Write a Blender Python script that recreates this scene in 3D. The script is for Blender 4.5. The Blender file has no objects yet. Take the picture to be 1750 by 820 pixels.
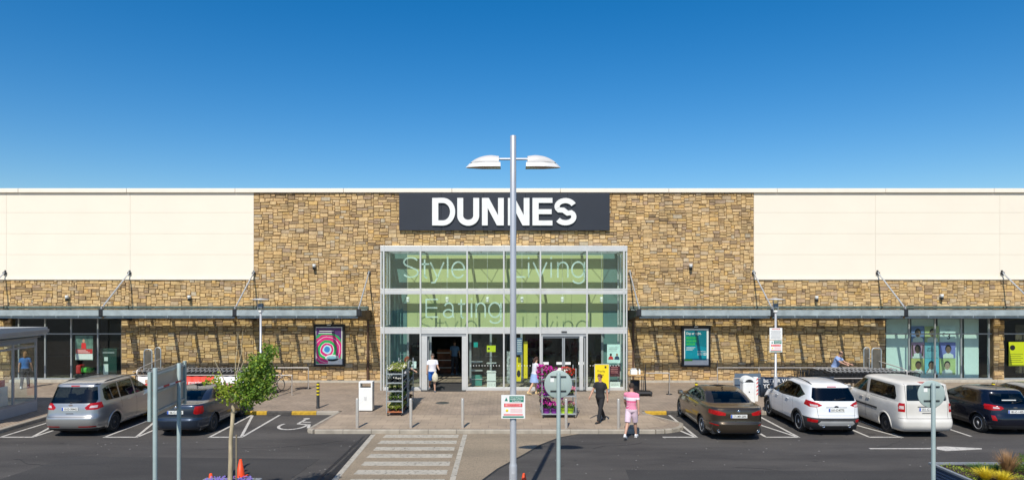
import bpy, bmesh, math, random
from mathutils import Vector, Matrix, noise
R = math.radians
random.seed(7)
scene = bpy.context.scene
col = scene.collection

# ---------------------------------------------------------------- camera, world, sun
F, CX, HY = 1167.0, 865.0, 483.0          # focal length, vanishing point of the 1750 px wide photograph
EYE = 5.0
cam = bpy.data.cameras.new('camera')
camo = bpy.data.objects.new('camera', cam); col.objects.link(camo)
camo.location = (0, 0, EYE); camo.rotation_euler = (R(90), 0, 0)
cam.sensor_width = 36; cam.lens = 36 * F / 1750
cam.shift_x = (875 - CX) / 1750; cam.shift_y = (HY - 410) / 1750
cam.clip_end = 3000
scene.camera = camo

SUND = Vector((-.19, -1, 1.17)).normalized()     # towards the sun
w = bpy.data.worlds.new('World'); scene.world = w; w.use_nodes = True
nt = w.node_tree; bg = nt.nodes['Background']
sky = nt.nodes.new('ShaderNodeTexSky'); sky.sky_type = 'NISHITA'; sky.sun_disc = False
sky.sun_elevation = math.asin(SUND.z); sky.sun_rotation = math.atan2(SUND.x, SUND.y)
sky.altitude = 0; sky.air_density = 1.0; sky.dust_density = 0.6; sky.ozone_density = 3.0
hs = nt.nodes.new('ShaderNodeHueSaturation'); hs.inputs['Saturation'].default_value = 1.46; hs.inputs['Hue'].default_value = .501; hs.inputs['Value'].default_value = 1.15
nt.links.new(sky.outputs[0], hs.inputs['Color']); nt.links.new(hs.outputs[0], bg.inputs[0]); bg.inputs[1].default_value = 0.10
sl = bpy.data.lights.new('sun', 'SUN'); sl.energy = 4.5; sl.angle = R(.5); sl.color = (1, .95, .86)
so = bpy.data.objects.new('sun', sl); col.objects.link(so)
so.rotation_euler = SUND.to_track_quat('Z', 'Y').to_euler()
scene.view_settings.view_transform = 'Standard'; scene.view_settings.look = 'None'
scene.view_settings.gamma = 1; scene.view_settings.exposure = 0.10
scene.view_settings.use_curve_mapping = False

def X(px, Y): return (px - CX) / F * Y
def Z(py, Y): return EYE - (py - HY) / F * Y
def GY(py, z=0): return (EYE - z) * F / (py - HY)

# ---------------------------------------------------------------- materials
MATS = {}
def mat(name, c, rough=.6, metal=0, var=.12, scale=6, bump=0, bscale=40, spec=.5, coat=0, stretch=None):
    if name in MATS: return MATS[name]
    m = bpy.data.materials.new(name); m.use_nodes = True; MATS[name] = m
    t = m.node_tree; b = t.nodes['Principled BSDF']
    b.inputs['Roughness'].default_value = rough; b.inputs['Metallic'].default_value = metal
    b.inputs['Specular IOR Level'].default_value = spec
    if coat: b.inputs['Coat Weight'].default_value = coat; b.inputs['Coat Roughness'].default_value = .04
    tc = t.nodes.new('ShaderNodeTexCoord'); src = tc.outputs['Object']
    if stretch:
        mp = t.nodes.new('ShaderNodeMapping'); mp.inputs['Scale'].default_value = stretch
        t.links.new(src, mp.inputs[0]); src = mp.outputs[0]
    n = t.nodes.new('ShaderNodeTexNoise'); n.inputs['Scale'].default_value = scale; n.inputs['Detail'].default_value = 5
    t.links.new(src, n.inputs['Vector'])
    rmp = t.nodes.new('ShaderNodeValToRGB')
    rmp.color_ramp.elements[0].position = .3; rmp.color_ramp.elements[1].position = .7
    rmp.color_ramp.elements[0].color = [max(0, v * (1 - var)) for v in c[:3]] + [1]
    rmp.color_ramp.elements[1].color = [min(1, v * (1 + var)) for v in c[:3]] + [1]
    t.links.new(n.outputs['Fac'], rmp.inputs[0]); t.links.new(rmp.outputs[0], b.inputs['Base Color'])
    if bump:
        n2 = t.nodes.new('ShaderNodeTexNoise'); n2.inputs['Scale'].default_value = bscale; n2.inputs['Detail'].default_value = 4
        t.links.new(src, n2.inputs['Vector'])
        bp = t.nodes.new('ShaderNodeBump'); bp.inputs['Strength'].default_value = bump; bp.inputs['Distance'].default_value = .01
        t.links.new(n2.outputs['Fac'], bp.inputs['Height']); t.links.new(bp.outputs[0], b.inputs['Normal'])
    return m

def glass(name, tint=(.8, .92, .88), refl=1.0, rough=0.0, dirt=0.0, dirtc=(.6, .65, .6), f0=.03):
    if name in MATS: return MATS[name]
    m = bpy.data.materials.new(name); m.use_nodes = True; MATS[name] = m
    t = m.node_tree; t.nodes.remove(t.nodes['Principled BSDF']); out = t.nodes['Material Output']
    tr = t.nodes.new('ShaderNodeBsdfTransparent'); tr.inputs[0].default_value = (*tint, 1)
    gl = t.nodes.new('ShaderNodeBsdfGlossy'); gl.inputs[0].default_value = (refl, refl, refl, 1); gl.inputs[1].default_value = rough
    lw = t.nodes.new('ShaderNodeLayerWeight'); lw.inputs[0].default_value = .5      # Schlick reflectance, the same from both faces
    pw = t.nodes.new('ShaderNodeMath'); pw.operation = 'POWER'; pw.inputs[1].default_value = 5; t.links.new(lw.outputs['Facing'], pw.inputs[0])
    fr = t.nodes.new('ShaderNodeMath'); fr.operation = 'MULTIPLY_ADD'; fr.inputs[1].default_value = .9; fr.inputs[2].default_value = f0; t.links.new(pw.outputs[0], fr.inputs[0])
    mx = t.nodes.new('ShaderNodeMixShader')
    t.links.new(fr.outputs[0], mx.inputs[0]); t.links.new(tr.outputs[0], mx.inputs[1]); t.links.new(gl.outputs[0], mx.inputs[2])
    last = mx
    if dirt:
        df = t.nodes.new('ShaderNodeBsdfDiffuse'); df.inputs[0].default_value = (*dirtc, 1)
        n = t.nodes.new('ShaderNodeTexNoise'); n.inputs['Scale'].default_value = 2.5; n.inputs['Detail'].default_value = 6
        tc = t.nodes.new('ShaderNodeTexCoord'); t.links.new(tc.outputs['Object'], n.inputs['Vector'])
        mu = t.nodes.new('ShaderNodeMath'); mu.operation = 'MULTIPLY'; mu.inputs[1].default_value = dirt * 2
        t.links.new(n.outputs['Fac'], mu.inputs[0])
        m2 = t.nodes.new('ShaderNodeMixShader'); t.links.new(mu.outputs[0], m2.inputs[0])
        t.links.new(mx.outputs[0], m2.inputs[1]); t.links.new(df.outputs[0], m2.inputs[2]); last = m2
    t.links.new(last.outputs[0], out.inputs[0])
    return m

# ---------------------------------------------------------------- object helpers
def tag(o, label=None, cat=None, group=None, kind=None):
    if label: o['label'] = label
    if cat: o['category'] = cat
    if group: o['group'] = group
    if kind: o['kind'] = kind
    return o
def empty(name, loc=(0, 0, 0), label=None, cat=None, group=None, rz=0):
    o = bpy.data.objects.new(name, None); col.objects.link(o); o.empty_display_size = .3
    o.location = loc; o.rotation_euler = (0, 0, rz)
    return tag(o, label, cat, group)
def copy_tree(o, parent=None):
    c = o.copy(); col.objects.link(c)
    if parent: c.parent = parent
    for ch in list(o.children): copy_tree(ch, c)
    return c
class MB:
    """collects shapes; build() links them as ONE mesh object. materials per face via self.m index"""
    def __init__(s): s.v = []; s.f = []; s.mi = []; s.sm = []; s.m = 0; s.M = None
    def add(s, vs, fs, smooth=False):
        k = len(s.v)
        if s.M is not None: vs = [s.M @ Vector(v) for v in vs]
        s.v += [tuple(v) for v in vs]; s.f += [tuple(i + k for i in f) for f in fs]
        s.mi += [s.m] * len(fs); s.sm += [smooth] * len(fs); return s
    def box(s, x0, x1, y0, y1, z0, z1, b=0):
        if b <= 0:
            v = [(x0,y0,z0),(x1,y0,z0),(x1,y1,z0),(x0,y1,z0),(x0,y0,z1),(x1,y0,z1),(x1,y1,z1),(x0,y1,z1)]
            return s.add(v, [(0,3,2,1),(4,5,6,7),(0,1,5,4),(1,2,6,5),(2,3,7,6),(3,0,4,7)])
        # chamfered box: bevelled through bmesh
        bm = bmesh.new(); bmesh.ops.create_cube(bm, size=1)
        for v in bm.verts: v.co = Vector(((x0+x1)/2 + v.co.x*(x1-x0), (y0+y1)/2 + v.co.y*(y1-y0), (z0+z1)/2 + v.co.z*(z1-z0)))
        bmesh.ops.bevel(bm, geom=bm.edges[:], offset=min(b, .45*min(abs(x1-x0), abs(y1-y0), abs(z1-z0))), segments=2, affect='EDGES', profile=.5)
        return s.bmadd(bm)
    def bmadd(s, bm, smooth=False):
        bm.verts.index_update(); s.add([v.co.copy() for v in bm.verts], [tuple(v.index for v in f.verts) for f in bm.faces], smooth); bm.free(); return s
    def tube(s, a, b, r, r2=None, n=12, caps=True, smooth=True):
        a, b = Vector(a), Vector(b); r2 = r if r2 is None else r2
        d = (b - a).normalized(); u = d.orthogonal().normalized(); w_ = d.cross(u)
        vs = []
        for p, q in ((a, r), (b, r2)):
            for i in range(n):
                t = 2*math.pi*i/n; vs.append(p + u*math.cos(t)*q + w_*math.sin(t)*q)
        fs = [(i, (i+1) % n, n+(i+1) % n, n+i) for i in range(n)]
        s.add(vs, fs, smooth)
        if caps: s.add(vs, [tuple(range(n-1, -1, -1)), tuple(range(n, 2*n))])
        return s
    def path(s, pts, r, n=8, rs=None):
        pts = [Vector(p) for p in pts]; N = len(pts); vs = []; u = None
        for k, p in enumerate(pts):
            d = (pts[min(k+1, N-1)] - pts[max(k-1, 0)]).normalized()
            if u is None: u = d.orthogonal().normalized()
            u = (u - d*u.dot(d)).normalized(); w_ = d.cross(u); q = rs[k] if rs else r
            for i in range(n):
                t = 2*math.pi*i/n; vs.append(p + u*math.cos(t)*q + w_*math.sin(t)*q)
        fs = [(k*n+i, k*n+(i+1) % n, (k+1)*n+(i+1) % n, (k+1)*n+i) for k in range(N-1) for i in range(n)]
        s.add(vs, fs, True); s.add(vs, [tuple(range(n-1, -1, -1)), tuple(range((N-1)*n, N*n))]); return s
    def lathe(s, prof, c=(0,0,0), n=20, axis='z', smooth=True):
        vs = []; c = Vector(c)
        for r, h in prof:
            for i in range(n):
                t = 2*math.pi*i/n; a, b = math.cos(t)*r, math.sin(t)*r
                vs.append(c + (Vector((a, b, h)) if axis == 'z' else Vector((h, a, b)) if axis == 'x' else Vector((b, h, a))))
        fs = [(k*n+i, k*n+(i+1) % n, (k+1)*n+(i+1) % n, (k+1)*n+i) for k in range(len(prof)-1) for i in range(n)]
        s.add(vs, fs, smooth)
        if prof[0][0] > 1e-4: s.add(vs[:n], [tuple(range(n-1, -1, -1))])
        if prof[-1][0] > 1e-4: s.add(vs[-n:], [tuple(range(n))])
        return s
    def prism(s, poly, y0, y1, plane='xz'):
        """poly in 2D extruded; plane xz -> along y, yz -> along x, xy -> along z"""
        def mk(a, b, d): return (a, d, b) if plane == 'xz' else (d, a, b) if plane == 'yz' else (a, b, d)
        n = len(poly); vs = [mk(a, b, y0) for a, b in poly] + [mk(a, b, y1) for a, b in poly]
        return s.add(vs, [tuple(range(n)), tuple(range(2*n-1, n-1, -1))] + [(i, n+i, n+(i+1) % n, (i+1) % n) for i in range(n)])
    def quad(s, a, b, c, d): return s.add([a, b, c, d], [(0, 1, 2, 3)])
    def ball(s, c, rx, ry=None, rz=None, n=12, m=8):
        ry = ry or rx; rz = rz or rx; c = Vector(c); vs = [c + Vector((0, 0, -rz))]
        for j in range(1, m):
            p = -math.pi/2 + math.pi*j/m
            for i in range(n):
                t = 2*math.pi*i/n; vs.append(c + Vector((rx*math.cos(p)*math.cos(t), ry*math.cos(p)*math.sin(t), rz*math.sin(p))))
        vs.append(c + Vector((0, 0, rz))); L = len(vs)-1
        fs = [(0, 1+(i+1) % n, 1+i) for i in range(n)]
        fs += [(1+j*n+i, 1+j*n+(i+1) % n, 1+(j+1)*n+(i+1) % n, 1+(j+1)*n+i) for j in range(m-2) for i in range(n)]
        fs += [(1+(m-2)*n+i, 1+(m-2)*n+(i+1) % n, L) for i in range(n)]
        return s.add(vs, fs, True)
    def mesh(s, name, mats):
        me = bpy.data.meshes.new(name); me.from_pydata(s.v, [], s.f); 
        for m in (mats if isinstance(mats, (list, tuple)) else [mats]): me.materials.append(m)
        me.polygons.foreach_set('material_index', s.mi); me.polygons.foreach_set('use_smooth', s.sm)
        bm = bmesh.new(); bm.from_mesh(me); bmesh.ops.recalc_face_normals(bm, faces=bm.faces[:]); bm.to_mesh(me); bm.free()
        me.update(); return me
    def build(s, name, mats, parent=None, loc=None):
        o = bpy.data.objects.new(name, s.mesh(name, mats)); col.objects.link(o)
        if parent: o.parent = parent
        if loc: o.location = loc
        return o
def rebase(o, loc):
    """move the origin of a mesh whose vertices are in world coordinates"""
    loc = Vector(loc); o.data.transform(Matrix.Translation(-loc)); o.location = loc; return o

def text_mb(mb, s, x, z, h, y, align='CENTER', bold=0.0, face=-1, ext=.004, width=None, M=None):
    """flat lettering facing -Y, laid at depth y; x,z = baseline anchor; h = cap height"""
    cu = bpy.data.curves.new('t', 'FONT'); cu.body = s; cu.size = h / .7; cu.align_x = align
    cu.offset = bold * h; cu.extrude = ext; cu.resolution_u = 3
    ob = bpy.data.objects.new('t', cu); col.objects.link(ob)
    bpy.context.view_layer.update()
    me = bpy.data.meshes.new_from_object(ob.evaluated_get(bpy.context.evaluated_depsgraph_get()))
    sx = 1
    if width and ob.dimensions.x > 0: sx = width / ob.dimensions.x
    vs = []
    for v in me.vertices:
        p = Vector((x + v.co.x*sx, y - v.co.z, z + v.co.y)); vs.append(M @ p if M else p)
    mb.add(vs, [tuple(p.vertices) for p in me.polygons])
    bpy.data.objects.remove(ob); bpy.data.curves.remove(cu); bpy.data.meshes.remove(me)
    return mb

# ---------------------------------------------------------------- common materials
M_alu   = mat('pale_aluminium', (.62, .62, .60), .4, .3, .05, 3)
M_frame = mat('grey_frame', (.34, .36, .37), .45, .3, .06, 3)
M_galv  = mat('galvanised_steel', (.42, .46, .47), .5, .55, .15, 5, .1, 30)
M_canopy= mat('canopy_steel', (.30, .35, .36), .55, .35, .25, 1.6, .08, 12)
M_dark  = mat('dark_metal', (.03, .032, .035), .5, .3, .2, 5)
M_black = mat('black_plastic', (.015, .015, .016), .55, 0, .2, 5)
M_white = mat('white_paint', (.78, .78, .75), .5, 0, .05, 3)
M_steel = mat('brushed_steel', (.58, .53, .47), .3, .45, .12, 4, .05, 30, stretch=(12, 12, 1))
M_red   = mat('red_print', (.62, .03, .03), .5, 0, .05)
M_glass = glass('entrance_glass', (.91, .96, .94))
M_shopg = glass('shopfront_glass', (.88, .955, .945))
# ================================================================ GROUND
def ground_mat(name, c1, c2, rough, sc, bump, patches=None):
    m = mat(name, c1, rough, 0, .38, 38, bump, 120)
    t = m.node_tree; b = t.nodes['Principled BSDF']; rmp = [n for n in t.nodes if n.type == 'VALTORGB'][0]
    tc = [n for n in t.nodes if n.type == 'TEX_COORD'][0]
    n = t.nodes.new('ShaderNodeTexNoise'); n.inputs['Scale'].default_value = sc; n.inputs['Detail'].default_value = 8; n.inputs['Roughness'].default_value = .65
    mp = t.nodes.new('ShaderNodeMapping'); mp.inputs['Scale'].default_value = (.35, 1.3, 1)
    t.links.new(tc.outputs['Object'], mp.inputs[0]); t.links.new(mp.outputs[0], n.inputs['Vector'])
    r2 = t.nodes.new('ShaderNodeValToRGB'); r2.color_ramp.elements[0].position = .35; r2.color_ramp.elements[1].position = .72
    r2.color_ramp.elements[0].color = (1, 1, 1, 1); r2.color_ramp.elements[1].color = [b_/a_ for a_, b_ in zip(c1, c2)] + [1]
    t.links.new(n.outputs['Fac'], r2.inputs[0])
    mx = t.nodes.new('ShaderNodeMix'); mx.data_type = 'RGBA'; mx.blend_type = 'MULTIPLY'; mx.inputs[0].default_value = 1; mx.clamp_result = False
    t.links.new(rmp.outputs[0], mx.inputs[6]); t.links.new(r2.outputs[0], mx.inputs[7]); t.links.new(mx.outputs[2], b.inputs['Base Color'])
    return m
M_asph = ground_mat('asphalt', (.040, .036, .033), (.098, .088, .078), .85, .42, .7)
def oil(m):
    t = m.node_tree; b = t.nodes['Principled BSDF']; src = b.inputs['Base Color'].links[0].from_socket; tc = [n for n in t.nodes if n.type == 'TEX_COORD'][0]
    for sc, lo, hi, c in ((1.7, .66, .74, .55), (5.5, .70, .78, 1.8)):
        n = t.nodes.new('ShaderNodeTexNoise'); n.inputs['Scale'].default_value = sc; n.inputs['Detail'].default_value = 3; t.links.new(tc.outputs['Object'], n.inputs['Vector'])
        r = t.nodes.new('ShaderNodeValToRGB'); r.color_ramp.elements[0].position = lo; r.color_ramp.elements[1].position = hi; r.color_ramp.elements[0].color = (1, 1, 1, 1); r.color_ramp.elements[1].color = (c, c, c, 1); t.links.new(n.outputs['Fac'], r.inputs[0])
        mx = t.nodes.new('ShaderNodeMix'); mx.data_type = 'RGBA'; mx.blend_type = 'MULTIPLY'; mx.inputs[0].default_value = 1; mx.clamp_result = False; t.links.new(src, mx.inputs[6]); t.links.new(r.outputs[0], mx.inputs[7]); src = mx.outputs[2]
    t.links.new(src, b.inputs['Base Color'])
oil(M_asph)
M_buff = ground_mat('buff_surfacing', (.30, .235, .16), (.20, .16, .11), .85, .6, .3)
M_tar  = mat('tar_seal', (.018, .018, .019), .6, 0, .2, 8)
def worn(name, c, w=.5):
    m = mat(name, c, .7, 0, .10, 2.5, .2, 90)
    t = m.node_tree; b = t.nodes['Principled BSDF']; out = t.nodes['Material Output']
    n = t.nodes.new('ShaderNodeTexNoise'); n.inputs['Scale'].default_value = 9; n.inputs['Detail'].default_value = 9; n.inputs['Roughness'].default_value = .75
    tc = t.nodes.new('ShaderNodeTexCoord'); t.links.new(tc.outputs['Object'], n.inputs['Vector'])
    r = t.nodes.new('ShaderNodeValToRGB'); r.color_ramp.elements[0].position = w; r.color_ramp.elements[1].position = w + .12
    r.color_ramp.elements[0].color = (0, 0, 0, 1); r.color_ramp.elements[1].color = (.8, .8, .8, 1)
    t.links.new(n.outputs['Fac'], r.inputs[0])
    tr = t.nodes.new('ShaderNodeBsdfTransparent'); mx = t.nodes.new('ShaderNodeMixShader')
    t.links.new(r.outputs[0], mx.inputs[0]); t.links.new(b.outputs[0], mx.inputs[1]); t.links.new(tr.outputs[0], mx.inputs[2]); t.links.new(mx.outputs[0], out.inputs[0])
    return m
M_line = worn('road_paint', (.54, .51, .46), .53)
M_zeb  = worn('zebra_paint', (.43, .39, .32), .53)

def paving(name, c1, c2, mortar, bw, bh, rot=0):
    m = mat(name, c1, .85, 0, .1, 1.0, .2, 60)
    t = m.node_tree; b = t.nodes['Principled BSDF']
    rmp = [n for n in t.nodes if n.type == 'VALTORGB'][0]; tc = [n for n in t.nodes if n.type == 'TEX_COORD'][0]
    mp = t.nodes.new('ShaderNodeMapping'); mp.inputs['Rotation'].default_value = (0, 0, rot); t.links.new(tc.outputs['Object'], mp.inputs[0])
    br = t.nodes.new('ShaderNodeTexBrick'); br.inputs['Scale'].default_value = 1; br.inputs['Brick Width'].default_value = bw; br.inputs['Row Height'].default_value = bh
    br.inputs['Mortar Size'].default_value = .006; br.inputs['Color1'].default_value = (*c1, 1); br.inputs['Color2'].default_value = (*c2, 1); br.inputs['Mortar'].default_value = (*mortar, 1)
    t.links.new(mp.outputs[0], br.inputs['Vector'])
    n = t.nodes.new('ShaderNodeTexNoise'); n.inputs['Scale'].default_value = .7; n.inputs['Detail'].default_value = 7; n.inputs['Roughness'].default_value = .6
    t.links.new(tc.outputs['Object'], n.inputs['Vector'])
    r2 = t.nodes.new('ShaderNodeValToRGB'); r2.color_ramp.elements[0].position = .3; r2.color_ramp.elements[1].position = .7
    r2.color_ramp.elements[0].color = (.72, .72, .72, 1); r2.color_ramp.elements[1].color = (1.12, 1.1, 1.08, 1)
    t.links.new(n.outputs['Fac'], r2.inputs[0])
    mx = t.nodes.new('ShaderNodeMix'); mx.data_type = 'RGBA'; mx.blend_type = 'MULTIPLY'; mx.inputs[0].default_value = 1; mx.clamp_result = False
    t.links.new(br.outputs[0], mx.inputs[6]); t.links.new(r2.outputs[0], mx.inputs[7]); t.links.new(mx.outputs[2], b.inputs['Base Color'])
    return m
M_pave = paving('brick_paving', (.37, .29, .215), (.30, .235, .175), (.13, .10, .08), .22, .11, R(45))
M_slab = paving('slab_paving', (.41, .32, .23), (.36, .28, .20), (.18, .14, .11), .6, .45)
M_kerb = mat('kerb_stone', (.34, .30, .24), .8, 0, .2, 3, .2, 40)
M_yel  = mat('kerb_yellow', (.50, .30, .02), .7, 0, .3, 8)
M_kblk = mat('kerb_black', (.06, .055, .05), .7, 0, .3, 8)

tag(MB().quad((-400, -60, 0), (400, -60, 0), (400, 500, 0), (-400, 500, 0)).build('ground', M_asph), kind='structure')
PZ = .12
KY, PY0 = 26.0, 22.75           # kerb line of the bays, front of the plaza
PXL, PXR = -6.25, 5.05
def arc(cx, cy, r, a0, a1, n=8): return [(cx + r*math.cos(R(a0+(a1-a0)*i/n)), cy + r*math.sin(R(a0+(a1-a0)*i/n))) for i in range(n+1)]
# paved terrace in front of the shop (one stepped outline, with kerb stones round it)
outl = [(-60, 10)] + [(-16.95, 10)] + [(-16.95, KY-.35)] + arc(-16.6, KY-.35, .35, 180, 90, 5)[1:] + [(PXL, KY)] + [(PXL-.28, PY0+.12), (PXL-.1, PY0)] + \
       arc(PXR-.1, PY0+1.1, 1.1, 270, 330, 6) + [(PXR+.98, PY0+1.0), (PXR+.5, PY0+1.9), (PXR+.05, KY-.5), (PXR+.1, KY), (60, KY), (60, 36), (-60, 36)]
pv = MB().prism(outl, .004, PZ, 'xy').build('pavement', M_pave); tag(pv, kind='structure')
# slab strip along the plaza front
tag(MB().prism([(PXL-.1, PY0+.16), (PXR-.3, PY0+.16), (PXR+.35, PY0+.6), (PXR+.6, PY0+.95), (PXR+.2, 25.2), (PXL-.0, 25.2)], PZ+.001, PZ+.005, 'xy').build('footpath', M_slab), kind='structure')
def kerb_run(pts, wdt=.13, seg=.92, colours=None, name='kerb'):
    """kerb stones following a polyline (outer edge), laid just outside the paving"""
    ms = [MB(), MB(), MB()]
    k = 0
    for (a, b) in zip(pts[:-1], pts[1:]):
        a, b = Vector((*a, 0)), Vector((*b, 0)); L = (b-a).length; d = (b-a)/L; nrm = Vector((d.y, -d.x, 0))
        n = max(1, round(L/seg))
        for i in range(n):
            p, q = a + d*(L*i/n + .006), a + d*(L*(i+1)/n - .006)
            c = colours[k % len(colours)] if colours else 0
            k += 1
            vs = [p, q, q+nrm*wdt, p+nrm*wdt]; h = PZ + .012
            vb = [Vector((v.x, v.y, .002)) for v in vs]; vt = [Vector((v.x, v.y, h)) for v in vs]
            vt[2] = vt[2] - nrm*.02; vt[3] = vt[3] - nrm*.02; vm = [Vector((vs[2].x, vs[2].y, h-.025)), Vector((vs[3].x, vs[3].y, h-.025))]
            ms[0].m = c
            ms[0].add(vb+vt+vm, [(4, 5, 6, 7), (7, 6, 8, 9), (9, 8, 2, 3), (0, 4, 7, 9, 3), (1, 2, 8, 6, 5), (0, 1, 5, 4)])
    return tag(ms[0].build(name, [M_kerb, M_yel, M_kblk]), kind='structure')
kerb_run([(-16.95, 10), (-16.95, KY-.35)])
kerb_run([(-16.95, KY-.35)] + arc(-16.6, KY-.35, .35, 180, 90, 3)[1:], seg=.4)
kerb_run([(-16.6, KY), (PXL, KY)], colours=[0, 1, 2, 1, 0, 2])
kerb_run([(PXL, KY), (PXL-.28, PY0+.12)], seg=1.2); kerb_run([(PXL-.28, PY0+.12), (PXL-.1, PY0), (PXR-.1, PY0)])
kerb_run(arc(PXR-.1, PY0+1.1, 1.1, 270, 330, 4) + [(PXR+.98, PY0+1.0), (PXR+.5, PY0+1.9), (PXR+.05, KY-.5), (PXR+.1, KY)], seg=.6)
kerb_run([(PXR+.1, KY), (34, KY)], colours=[1, 2, 0, 1, 0, 0])
# buff crossing ramp in front of the plaza
def gp(px, py): y = GY(py); return (X(px, y), y)
buff = [gp(641, 741.5), (gp(560, 832)[0], gp(560, 832)[1])] + [(-4.35, 9), (-1.4, 9), (-.6, 15.5)] + [gp(812, 828), gp(850, 800), gp(896, 775), gp(921, 760), gp(955, 747), (2.4, PY0-.14), (-4.5, PY0-.14)]
tag(MB().prism(buff, .002, .008, 'xy').build('crossing_surface', M_buff), kind='structure')
tar = MB()
tar.prism([gp(641, 742), gp(632, 742), gp(530, 840), gp(548, 840)], .001, .005, 'xy')
tar.prism([gp(624, 745), gp(620, 745), gp(520, 838), gp(527, 838)], .001, .005, 'xy')
bl = [gp(812, 828), gp(850, 800), gp(896, 775), gp(921, 760), gp(955, 747), gp(975, 743)]
tar.prism(bl + [(x+.05, y-.05) for x, y in reversed(bl)], .001, .005, 'xy')
tag(tar.build('road_joint', M_tar), kind='structure')
# darker repair patches
M_patch = ground_mat('asphalt_patch', (.036, .033, .031), (.055, .051, .047), .9, .8, .35)
pt = MB(); pt.prism([(-13, 16.5), (-5.6, 16.3), (-5.3, 19.4), (-12.6, 19.7)], .001, .004, 'xy'); pt.prism([(3, 15.5), (12, 15.2), (12.3, 18.1), (3.2, 18.3)], .001, .004, 'xy')
tag(pt.build('road_patch', M_patch), kind='structure')
# hairline cracks, a gully grate and old gum and paint specks in the tarmac
ck = MB(); rc = random.Random(4)
for (x, y, a, n_) in ((-9, 20.5, .3, 16), (6.2, 18.5, .1, 18), (11, 20.3, 1.2, 9), (-14, 19.4, -.2, 14), (2.6, 20.6, .7, 8), (15, 19.5, -.5, 12)):
    for _ in range(n_):
        L_ = rc.uniform(.12, .35); nx_, ny_ = x+math.cos(a)*L_, y+math.sin(a)*L_; nn = Vector((-(ny_-y), nx_-x)).normalized()*rc.uniform(.004, .010)
        ck.prism([(x+nn.x, y+nn.y), (nx_+nn.x, ny_+nn.y), (nx_-nn.x, ny_-nn.y), (x-nn.x, y-nn.y)], .001, .0045, 'xy'); x, y = nx_, ny_; a += rc.uniform(-.5, .5)
tag(ck.build('road_crack', M_tar), kind='structure')
spk = MB()
for _ in range(260):
    x, y, r_ = rc.uniform(-17, 19), rc.uniform(15.5, 22), rc.uniform(.008, .028); spk.prism([(x+r_*math.cos(k)*rc.uniform(.7, 1.3), y+r_*math.sin(k)) for k in (0, 1.2, 2.4, 3.6, 5)], .001, .004, 'xy')
tag(spk.build('road_speck', mat('old_speck', (.30, .29, .27), .8)), kind='structure')
# zebra
z = MB()
for yb in (22.25, 21.42, 20.58, 19.73, 18.88, 18.03, 17.18, 16.33, 15.48, 14.6): z.prism([(-3.98+random.uniform(-.03, .03), yb-.21), (-1.55, yb-.21), (-1.56, yb+.21), (-3.95, yb+.21)], .008, .0125, 'xy')
z.prism([(-4.45, 22.5), (-4.30, 22.5), (-4.22, 9), (-4.37, 9)], .008, .0125, 'xy'); z.prism([(-1.42, 22.5), (-1.28, 22.5), (-1.30, 9), (-1.45, 9)], .008, .0125, 'xy')
tag(z.build('crossing_marking', M_zeb), kind='structure')
# bay lines
b = MB(); LW = .09; Y1, Y2 = 22.15, KY-.16
def line(x0, y0, x1, y1, wd=LW):
    d = Vector((x1-x0, y1-y0, 0)).normalized(); n = Vector((-d.y, d.x, 0))*wd/2
    b.prism([(x0+n.x, y0+n.y), (x1+n.x, y1+n.y), (x1-n.x, y1-n.y), (x0-n.x, y0-n.y)], .001, .0055, 'xy')
for xl, sgn in ((-19.8, 1), (-16.4, 1), (-13.02, 1), (-9.62, 1), (5.12, -1), (8.43, -1), (11.78, -1)):
    if xl > 5.2 or xl < 0: line(xl, Y1, xl, Y2)
    line(xl+1.05, Y1, xl+1.05, Y2); line(xl-.045, Y1, xl+1.095, Y1)
    b.m = 0
    line(xl+1.0, Y1+.08, xl+.06, Y2-.1)
for xs in (15.15, 17.55, 19.95): line(xs, Y1+.1, xs, Y2)
line(gp(1486, 766)[0], gp(1486, 766)[1], gp(1600, 766)[0], gp(1600, 766)[1], .1)
b.prism([gp(1601, 763), gp(1616, 762.5), gp(1678, 765.5), gp(1678, 767), gp(1616, 770), gp(1601, 767)], .001, .0055, 'xy')
# wheelchair symbol in the empty bay
wc = gp(507, 726)
def wline(pts, wd=.1):
    for (x0, y0), (x1, y1) in zip(pts[:-1], pts[1:]): line(wc[0]+x0, wc[1]+y0, wc[0]+x1, wc[1]+y1, wd)
wline([(.62*math.cos(R(a))*.75-.1, .62*math.sin(R(a))-.1) for a in range(150, 371, 20)])
wline([(.02, .95), (-.02, .2), (.42, .1), (.55, -.5), (.75, -.42)]); wline([(0, .55), (.35, .5)])
b.prism([(wc[0]+.02+.12*math.cos(R(a)), wc[1]+1.13+.12*math.sin(R(a))) for a in range(0, 360, 30)], .001, .0055, 'xy')
tag(b.build('bay_marking', M_line), kind='structure')

# ================================================================ BUILDING
WY = 33.5
bld = empty('retail_building', (0, WY, PZ), 'long single storey supermarket with rough stone centre, cream upper walls and glass entrance box', 'building')
bld.matrix_parent_inverse = Matrix()
def bpart(mb, name, mats, parent=bld):
    o = mb.build(name, mats); rebase(o, (0, WY, PZ))
    o.parent = parent
    o.location = (0, 0, 0)
    return o
def wx(px): return X(px, WY)
def wz(py): return Z(py, WY)
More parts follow.
